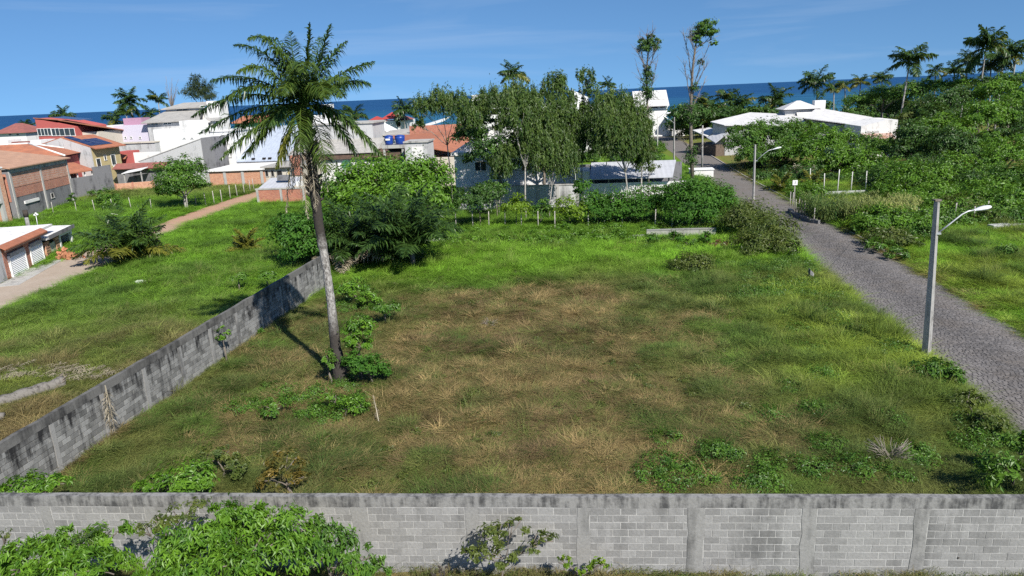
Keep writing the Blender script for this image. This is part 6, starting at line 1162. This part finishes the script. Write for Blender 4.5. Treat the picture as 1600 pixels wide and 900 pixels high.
rs = np.random.RandomState(63); B = at(268, 168, 184); B.z = float(terrain(0, 184.)); t = thing('bare_tree', 'leafless twiggy tree on the skyline beside the casuarina', 'tree', B); m = MB()
for i in range(16): tpx, tpy = 268+rs.uniform(-13, 13), rs.uniform(118, 150); limb(m, at(268, 172, 184)-B, at(tpx, tpy, 184+rs.uniform(-1, 1))-B, .07, .03, rs, 4)
tag(m.build('twigs', M_twig, t), kind='stuff'); m = MB(); m.tube([Vector((0, 0, -.2)), at(268, 172, 184)-B], [.2, .1], 6); m.build('trunk', M_bark, t)
rs = np.random.RandomState(64)
def brush(label, px, py, Y, r, h, n, seed, name='dead_shrub', cat='dead shrub'):
    rs = np.random.RandomState(seed); B = at(px, py, Y); B.z = hz(B.x, B.y); t = thing(name, label, cat, B); m = MB()
    for i in range(n): a = rs.rand()*6.283; l = r*rs.uniform(.4, 1); d = Vector((math.cos(a)*l, math.sin(a)*l, h*rs.uniform(.3, 1))); limb(m, Vector((rs.normal(0, .1*r), rs.normal(0, .1*r), -.05)), d, .014, .006, rs, 3, .12)
    m.build('twigs', plain('dry_twigs', (.24, .21, .18), .9, 0, .15, 4, .1), t); return t
brush('grey dead twiggy shrub in the right front of the lot', 1390, 722, 21.0, .85, .75, 90, 1); brush('grey dead twiggy bush at the edge of the dark wood', 1445, 275, 88, 2.2, 3.0, 60, 2); brush('grey heap of dead twigs near the middle of the lot', 762, 487, 37.2, .6, .4, 50, 3)
# ================================================================ street furniture, fences and small things
M_pole = stained('pole_concrete', (.32, .312, .30), (.12, .115, .11), .42, 1.5)
M_steel = plain('galvanised_steel', (.48, .49, .50), .45, .6, .08, 4, .05)
M_head = plain('lamp_housing', (.66, .67, .68), .4, .1, .05, 3, .03)
M_lens = plain('lamp_lens', (.5, .52, .52), .2, 0, .05, 3, 0)
M_post = plain('weathered_post', (.40, .375, .34), .9, 0, .2, 5, .3)
M_postw = plain('whitewashed_post', (.60, .59, .56), .85, 0, .15, 5, .2)
M_wire = plain('wire', (.05, .05, .05), .6, .3, .05, 2, 0)
def lamp(name, label, base, toppx, Y, armpx, headpx, w0, w1, mat, group='street lamps along the stone road'):
    B = g(*base); B.z = 0; t = thing(name, label, 'street lamp', B, 0, group); T = at(*toppx, Y)-B
    ca, sa = math.cos(.62), math.sin(.62)
    m = MB(); n = 6; P = [Vector((T.x*i/n, T.y*i/n, T.z*i/n)) for i in range(n+1)]; P[0].z = -.2
    for i in range(n):
        a, b = P[i], P[i+1]; wa = w0+(w1-w0)*i/n; wb = w0+(w1-w0)*(i+1)/n
        V = [(p.x+ca*u*w-sa*v*w*.8, p.y+sa*u*w+ca*v*w*.8, p.z) for p, w in ((a, wa), (b, wb)) for u, v in ((-1, -1), (1, -1), (1, 1), (-1, 1))]
        m.add(V, [(0, 1, 5, 4), (1, 2, 6, 5), (2, 3, 7, 6), (3, 0, 4, 7)] + ([(4, 5, 6, 7)] if i == n-1 else []))
    m.build('pole', mat, t); A = [at(*q, Y)-B for q in armpx]
    r_ = .035; MB().tube(A, r_, 8).build('arm', M_steel, t)
    h0, h1 = at(*headpx[0], Y)-B, at(*headpx[1], Y)-B; L = (h1-h0).length; d = (h1-h0).normalized(); up = Vector((0, 0, 1)); sd = d.cross(up).normalized(); nu = sd.cross(d); V = []; F = []; K = 10
    prof = [(0, .05, .05), (.08, .10, .07), (.3, .15, .10), (.55, .175, .115), (.8, .16, .10), (.95, .09, .07), (1, .02, .02)]
    for (f, w, hh) in prof:
        for k in range(K): a = 2*math.pi*k/K; z = math.sin(a); V.append(h0+d*L*f+sd*w*math.cos(a)+nu*hh*(z if z > 0 else z*.45))
    for i in range(len(prof)-1):
        for k in range(K): F.append((i*K+k, i*K+(k+1) % K, (i+1)*K+(k+1) % K, (i+1)*K+k))
    F.append(tuple(range(K))); mm = MB(); mm.add(V, F); mm.sm = True; hd = mm.build('lamp_head', M_head, t)
    V = []; F = []
    for (f, w, hh) in [(.3, .11, .05), (.5, .13, .075), (.72, .13, .075), (.9, .07, .05)]:
        for k in range(7): a = math.pi+math.pi*k/6; V.append(h0+d*L*f+sd*w*math.cos(a)+nu*(hh*math.sin(a)-.018))
    for i in range(3):
        for k in range(6): F.append((i*7+k, i*7+k+1, i*7+k+8, i*7+k+7))
    mm = MB(); mm.add(V, F); mm.sm = True; mm.build('lens', M_lens, hd)
    m = MB(); q = A[0]; m.box(q.x-w1-.05, q.x+.06, q.y-.12, q.y+.12, q.z-.05, q.z+.03); m.build('bracket', M_steel, t); return t
l1 = lamp('street_lamp', 'nearest street lamp with thick weathered concrete pole at the lot edge', (1447, 560), (1464, 314), 29.85, [(1466, 364), (1484, 350), (1503, 335), (1513, 330), (1524, 328)], [(1522, 329), (1549, 323)], .17, .10, M_pole)
MB().box(-.14, .14, -.12, .12, 0, .07).build('pole_cap', M_bark, l1); l1.children[-1].location = at(1464, 314, 29.85)-l1.location
lamp('street_lamp', 'tall slim street lamp standing by the road behind the olive shrub', (1177, 314), (1180, 226), 76.7, [(1182, 251), (1193, 241), (1201, 235), (1209, 233)], [(1208, 233.5), (1221, 230)], .11, .08, M_pole)
lamp('street_lamp', 'far street lamp left of the road beyond the lean-to', (1053, 250), (1053.5, 183), 123, [(1053.5, 192), (1045, 186)], [(1044, 186), (1036, 181)], .12, .09, M_pole)
B = g(1097, 272); t = thing('utility_pole', 'plain grey pole between the bare tall tree and the road', 'pole', B); T = at(1098, 196, B.y)-B
MB().tube([(0, 0, -.2), (T.x, T.y, T.z)], [.15, .10], 8).build('pole', M_pole, t); MB().box(T.x-.5, T.x+.5, T.y-.05, T.y+.05, T.z-.45, T.z-.35).build('crossarm', M_bark, t)
B = g(1027, 240); t = thing('street_lamp', 'farthest street lamp with its arm over the road end', 'street lamp', B, 0, 'street lamps along the stone road'); T = at(1028, 178, B.y)-B; A_ = at(1043, 177, B.y)-B
MB().tube([(0, 0, -.2), T], [.13, .09], 6).build('pole', M_postw, t); MB().tube([T-Vector((0, 0, .8)), T+(A_-T)*.6, A_], .04, 6).build('arm', M_steel, t); MB().tube([A_-Vector((.5, 0, .1)), A_, A_+Vector((.6, 0, .1))], [.06, .16, .04], 8).build('lamp_head', M_head, t)
# pole and lamp behind the shop
B = g(50, 380); t = thing('utility_pole', 'stout dark topped pole rising behind the shop roof', 'pole', B); T = at(39, 330, B.y)-B; MB().tube([(0, 0, -.2), T*.5, T], [.22, .19, .17], 8).build('pole', M_pole, t); MB().tube([T-Vector((0, 0, .55)), T+Vector((0, 0, .12))], .23, 8).build('pole_cap', M_darkbark, t)
B = g(62, 370); t = thing('garden_lamp', 'thin post with three small white globes behind the shop roof', 'lamp post', B); T = at(56, 336, B.y)-B; MB().tube([(0, 0, -.1), T], .04, 6).build('pole', M_steel, t)
for dx, dz in ((-.14, 0), (.16, .04), (.02, .16)): p = T+Vector((dx, 0, dz)); MB().tube([p-Vector((0, 0, .10)), p-Vector((0, 0, .06)), p, p+Vector((0, 0, .06)), p+Vector((0, 0, .10))], [.02, .09, .12, .09, .02], 8).build('globe', M_frame, t)
# fences: every post a part, the strands one part
def fence(label, pts, h, w, mat, wires=2, name='post_fence', lean=.04, seed=1):
    r = random.Random(seed); P = [g(*p) for p in pts]; B = P[0].copy(); B.z = 0; t = thing(name, label, 'fence', B); tops = []
    for p in P:
        q = p-B; q.z = hz(p.x, p.y); hh = h*r.uniform(.9, 1.1); tp = q+Vector((r.uniform(-lean, lean)*hh, r.uniform(-lean, lean)*hh, hh)); m = MB(); m.tube([q-Vector((0, 0, .3)), q.lerp(tp, .5), tp], [w*1.1, w, w*.9], 6); m.build('post', mat, t); tops.append((q, tp))
    if wires:
        m = MB()
        for k in range(wires):
            f = .92-.36*k
            for (a, b), (c, d) in zip(tops[:-1], tops[1:]): p0 = a.lerp(b, f); p1 = c.lerp(d, f); mid = p0.lerp(p1, .5)-Vector((0, 0, .05)); m.tube([p0, mid, p1], .006, 3, False)
        m.build('wires', M_wire, t)
    return t
fence('row of pale posts across the left field', [(32, 337), (60, 333), (84, 335), (120, 333), (149, 333), (177, 332), (206, 330), (237, 329)], 1.6, .045, M_post, 2, seed=1)
fence('whitewashed posts along the dirt road up to the small tree', [(294, 328), (307, 324), (322, 322), (335, 319), (347, 316), (360, 311), (371, 307), (382, 303), (391, 299), (397, 297)], 1.7, .055, M_post, 2, seed=2)
fence('line of slim posts behind the low wall at the back of the lot', [(713, 360), (739, 359), (764, 358), (789, 357), (815, 357), (841, 359), (867, 363), (919, 358), (945, 356), (972, 355), (1023, 362), (1050, 362)], 1.9, .045, M_post, 3, seed=3)
fence('tall white posts behind the garden on the right of the road', [(1265, 296), (1287, 304), (1308, 304), (1329, 303), (1352, 302)], 2.6, .055, M_postw, 2, seed=4)
fence('short leaning stakes round the garden beside the road', [(1234, 323), (1238, 326), (1243, 333), (1247, 333), (1252, 336), (1257, 339), (1271, 350), (1346, 357), (1433, 352)], 1.5, .045, M_post, 1, seed=5)
fence('slim posts in the shade below the lamp head', [(1490, 350), (1521, 352), (1540, 345)], 1.7, .05, M_post, 1, seed=6)
# sign by the garden
B = g(1241, 330); t = thing('road_sign', 'small white square sign on a post beside the garden', 'sign', B); T = at(1242, 285, B.y)-B; k = .0645
MB().tube([(0, 0, -.2), T], .04, 6).build('pole', M_post, t); pl_ = MB().box(T.x-.24, T.x+.24, T.y-.075, T.y-.045, T.z-.25, T.z+.22).build('sign_plate', M_frame, t)
MB().box(T.x-.035, T.x+.03, T.y-.080, T.y-.076, T.z-.16, T.z+.13).build('dark_mark', M_dkgrey, pl_)
# garden plants in rows
rs = np.random.RandomState(90); V_ = []; F_ = []; T_ = []
def maize(rs, x, y, h, t):
    z = hz(x, y); n = 12
    for k in range(n):
        f = rs.uniform(.1, 1); a = rs.rand()*6.283; L = rs.uniform(.35, .75); w = rs.uniform(.05, .09); c = np.array([x, y, z+h*f]); d = np.array([math.cos(a), math.sin(a), 0]); s = np.array([-d[1], d[0], 0])*w*.5
        b = len(V_); V_.extend([c-s*.5, c+s*.5, c+d*L*.5+s+[0, 0, L*.35], c+d*L*.5-s+[0, 0, L*.35], c+d*L+[0, 0, L*.05-.1*rs.rand()]]); F_.extend([(b, b+1, b+2), (b, b+2, b+3), (b+3, b+2, b+4)]); T_.extend([t]*5)
A0, A1, A2, A3 = g(1240, 335), g(1440, 335), g(1420, 362), g(1275, 350)
for i in range(520):
    u, v = rs.rand(), rs.rand(); p = A0.lerp(A1, u).lerp(A3.lerp(A2, u), v); yel = np.clip((u-.25)*2.2+rs.normal(0, .15), 0, 1)*(.5+.5*v); maize(rs, p.x, p.y, rs.uniform(1.4, 2.4), float(np.clip(rs.normal(.25, .12)+yel*.75, 0, 1)))
m_maize = leafmat('garden_leaf', (.030, .095, .02), (.30, .31, .10), .3)
o = link('garden_plants', np_mesh('garden_plants', np.array(V_), np.array(F_), np.repeat(np.array(T_)[:, None], 3, 1)), None, m_maize); tag(o, kind='stuff')
m = MB(); p0 = g(1233, 330)
# dark edging of the garden
pts = [g(1233, 331), g(1240, 338), (g(1252, 343)), g(1268, 349), g(1280, 351)]; t = thing('garden_edging', 'low dark stone edging between the garden stakes and the road', 'edging', pts[0])
for a, b in zip(pts[:-1], pts[1:]):
    for j in range(3):
        c0 = a.lerp(b, j/3)-pts[0]; c1 = a.lerp(b, (j+.92)/3)-pts[0]; d = (c1-c0).normalized(); s = Vector((-d.y, d.x, 0))*.14; MB().prism([(c0+s)[:2], (c0-s)[:2], (c1-s)[:2], (c1+s)[:2]][::-1], -.1, .38+.06*(j % 2)).build('stone', M_dkgrey, t)
for lab, px, py, w in (('pale concrete slab lying in the grass at the far right', 1568, 358, 1.3), ('low pale block at the garden corner', 1352, 364, .8)):
    B = g(px, py); t = thing('concrete_block', lab, 'block', B, .2); MB().box(-w, w*.3, -.3, .3, -.1, .45).build('slab', M_grey, t); MB().box(w*.33, w*1.3, -.25, .3, -.1, .36).build('slab', M_conc, t)
B = g(1352, 304); t = thing('garden_wall', 'low grey wall behind the tall white posts of the garden', 'wall', B-Vector((4.5, 0, 0)), -.05); tag(t, kind='thing'); MB().box(0, 4.6, 0, .2, -.2, .5).build('wall_body', M_grey, t)
B = g(1266, 438); B.z = hz(B.x, B.y); t = thing('stub_post', 'dark stub of a broken concrete post at the road edge', 'post', B, .3); MB().prism([(-.13, -.1), (.13, -.1), (.11, .12), (-.12, .1)], -.2, [.72, .5, .6, .85]).build('post_body', M_dkgrey, t); MB().box(.04, .20, -.06, .1, -.1, .45).build('broken_piece', M_conc, t)
# felled palm log, fronds and rubble on the left
P0, P1 = g(-30, 648), g(100, 606); P0.z = P1.z = .27; t = thing('felled_log', 'felled palm log lying in the grass left of the long wall', 'log', P0); q = P1-P0; m = MB(); rs = np.random.RandomState(8); n = 22
m.tube([q*(i/n)+Vector((0, 0, .03*math.sin(i*1.3))) for i in range(n+1)], [.28*(1+rs.uniform(-.08, .08))+(.06 if i == n else 0) for i in range(n+1)], 10); m.build('trunk', M_log, t)
d = q.normalized(); s = Vector((-d.y, d.x, 0)); m = MB(); m.add([q+d*.01+s*.26*math.cos(a)+Vector((0, 0, .26*math.sin(a)+.02)) for a in np.linspace(0, 6.283, 13)[:-1]], [tuple(range(12))]); m.build('cut_end', plain('cut_wood', (.52, .36, .22), .9, 0, .15, 8, .2), t)
m = MB()
for i in range(16): f = .93+.07*rs.rand(); a = rs.rand()*6.283; p = q*f+s*.2*math.cos(a)+Vector((0, 0, .2*math.sin(a))); m.tube([p, p+s*.14*math.cos(a)+Vector((0, 0, .16*math.sin(a)+.05))+d*.2], [.05, .02], 4)
m.build('frond_stubs', M_bark, t)
P0 = g(-4, 660); t = thing('felled_log', 'short cut piece of palm log at the left picture edge', 'log', P0+Vector((0, 0, .2))); MB().tube([(-.5, -.1, 0), (0, 0, .02), (.28, .05, 0)], [.2, .22, .2], 9).build('trunk', M_log, t)
rs = np.random.RandomState(12); Vv = []; Tt = []
t = thing('frond_heap', 'heap of dry grey palm fronds beside the felled log', 'heap', g(60, 588))
for i in range(64):
    p = g(rs.uniform(-20, 200), rs.uniform(580, 600)); L = rs.uniform(.9, 1.9); a = rs.normal(0, .5); z = hz(p.x, p.y)+rs.uniform(.08, .32)
    pth = [Vector((p.x+math.cos(a)*L*f, p.y+math.sin(a)*L*f, z+.14*math.sin(f*3)))-t.location for f in np.linspace(-.5, .5, 6)]
    o = link('dry_frond', frond_mesh('dry_frond', rs, pth, 24, .3, .022, .5, .7, .018, .9), t, LM['dead'])
# dead frond hung over the long wall
t = thing('dead_frond', 'dry palm frond hanging down the near face of the long wall', 'frond', g(178, 685)); rs = np.random.RandomState(14)
for tip, c in (((181, 682), (172, 630)), ((174, 676), (168, 632))):
    a = at(164, 602, 25.0)-t.location; b = at(*tip, 25.1)-t.location; c = at(*c, 24.95)-t.location
    link('frond', frond_mesh('frond', rs, [a*(1-f)**2+c*2*f*(1-f)+b*f*f for f in np.linspace(0, 1, 9)], 40, .34, .022, .9, .5, .02, .9), t, LM['dead'])
t = thing('dead_frond', 'bleached dry frond lying in the weeds near the tall palm', 'frond', g(588, 655)); rs = np.random.RandomState(15); p0 = g(592, 660)-t.location; p1 = at(583, 618, 26.3)-t.location
link('frond', frond_mesh('frond', rs, [p0.lerp(p1, f)+Vector((0, 0, .1*math.sin(f*3))) for f in np.linspace(0, 1, 7)], 20, .2, .02, .6, .5, .025, .95), t, LM['dead'])
# litter of leaves and twigs under the oil palm clump
rs = np.random.RandomState(16); t = thing('leaf_litter', 'brown litter of fallen leaves under the young oil palms', 'litter', g(600, 425)); tag(t, kind='thing'); C = []
for i in range(1500): p = g(rs.normal(590, 38), rs.normal(427, 6.5)); C.append((p.x, p.y, hz(p.x, p.y)+rs.uniform(.04, .2)))
V = leaf_arrays(rs, np.array(C), np.tile(np.array([[0, 0, .3]]), (len(C), 1)), .34, .22, 0.); link('fallen_leaves', leaf_mesh('fallen_leaves', V, np.repeat(rs.rand(len(C))*.7, 4), t.location), t, leafmat('litter_leaf', (.12, .085, .06), (.34, .25, .18), .1))
# white bag, paper scraps
def lump(label, px, py, r_, name, cat, mat, flat=.5, seed=1):
    rs = np.random.RandomState(seed); B = g(px, py); B.z = hz(B.x, B.y)+.05; t = thing(name, label, cat, B); m = MB(); n = 5; K = 9
    for i in range(n+1):
        f = i/n*math.pi
        for k in range(K): a = 2*math.pi*k/K; q = r_*(1+rs.uniform(-.25, .25)); m.v.append((q*1.35*math.sin(f)*math.cos(a), q*math.sin(f)*math.sin(a), q*flat*(1-math.cos(f))))
    for i in range(n):
        for k in range(K): m.f.append((i*K+k, i*K+(k+1) % K, (i+1)*K+(k+1) % K, (i+1)*K+k))
    m.build('bag', mat, t); m = MB(); m.tube([(r_*.9, 0, r_*flat), (r_*1.5, .03, r_*flat*1.3)], [.05, .09], 5); m.build('knot', mat, t); return t
lump('white plastic bag lying in the bright left field', 220, 445, .28, 'plastic_bag', 'bag', M_frame, .5, 1); lump('tiny white scrap near the dirt road edge', 151, 430, .13, 'plastic_scrap', 'litter', M_frame, .4, 2); lump('small white scrap by the shop side of the left field', 68, 336, .25, 'plastic_scrap', 'litter', M_frame, .4, 3)
# heap of clay bricks in front of the open shed
rs = np.random.RandomState(17); B = g(103, 404); t = thing('brick_heap', 'loose heap of orange hollow bricks in front of the open shed', 'bricks', B); M_hb = plain('hollow_brick', (.40, .18, .095), .9, 0, .15, 5, .2); bm_ = MB().box(-.17, .17, -.09, .09, -.09, .09).mesh('brick'); bm_.materials.append(M_hb)
for i in range(70):
    a = rs.rand()*6.283; q = abs(rs.normal(0, .45)); o = link('brick', bm_, t); o.location = (q*math.cos(a)*1.15, q*math.sin(a)*1.0, max(.08, .95*(1-q/1.15)*rs.uniform(.35, 1))); o.rotation_euler = (rs.normal(0, .5), rs.normal(0, .5), rs.rand()*6.283)
# weeds at the foot of the front wall
rs = np.random.RandomState(18); xs_ = rs.uniform(-14, 15, 300); k_ = rs.rand(300) < .35+.65*(fbm(xs_, xs_*0, 2.5, 2) > .5); xs_ = xs_[k_]; ys_ = front_y(xs_)-rs.uniform(.05, .5, len(xs_)); lay('wall_foot_weeds', xs_, ys_, rs, 'weed', 3, 1.2, .8, ((.07, .12, .025), .6), hset=.13)
xs_ = rs.uniform(-14, 15, 110); ys_ = front_y(xs_)-rs.uniform(.05, .7, 110); lay('wall_foot_grass', xs_, ys_, rs, 'tall', 3, 1.2, .8, ((.16, .15, .06), .6), hset=.18)
for lab, px in (('dry seed stalk against the wall beside the right pillar', 1490), ('dry seed stalk by the thin sapling at the wall foot', 680), ('dry seed stalk leaning on the right part of the wall', 1455)):
    p = at(px, 893, 15.4); p.z = 0; t = thing('seed_stalk', lab, 'weed', p); rs = np.random.RandomState(px); m = MB(); m2 = MB()
    for i in range(5):
        d = Vector((rs.normal(0, .25), rs.normal(0, .05), rs.uniform(.5, .95))); limb(m, Vector((0, 0, 0)), d, .008, .004, rs, 4, .1)
        for j in range(5): c = d*rs.uniform(.75, 1)+Vector(rs.normal(0, .05, 3)); m2.box(c.x-.02, c.x+.02, c.y-.02, c.y+.02, c.z-.02, c.z+.02)
    m.build('stalk', M_twig, t); m2.build('seed_heads', M_darkbark, t)
# overhead wire from the lamp post to the garden
t = thing('overhead_wire', 'thin black wire running left from the near lamp post top', 'wire', at(1460, 326, 29.8)); a = Vector((0, 0, 0)); b = at(1385, 323, 60)-t.location; MB().tube([a.lerp(b, f)-Vector((0, 0, .35*math.sin(math.pi*f))) for f in np.linspace(0, 1, 10)], .010, 4).build('cable', M_wire, t)
# antenna dish beyond the leafy tree
p = at(541, 258, 104); t = thing('satellite_dish', 'green satellite dish on the white lower wall of the grey building', 'dish', p); m = MB(); K = 12; m.v = [(0, .12, 0)]+[(.75*math.cos(2*math.pi*k/K), -.05, .75*math.sin(2*math.pi*k/K)) for k in range(K)]; m.f = [(0, 1+k, 1+(k+1) % K) for k in range(K)]
m.build('reflector', plain('green_paint', (.05, .16, .09), .6, 0, .1, 3, .1), t); MB().tube([(0, .1, 0), (0, -.7, .2)], .03, 5).build('feed_arm', M_steel, t); MB().tube([(0, .12, 0), (0, .5, -.2), (0, .55, -1.2)], .05, 5).build('mast', M_steel, t)
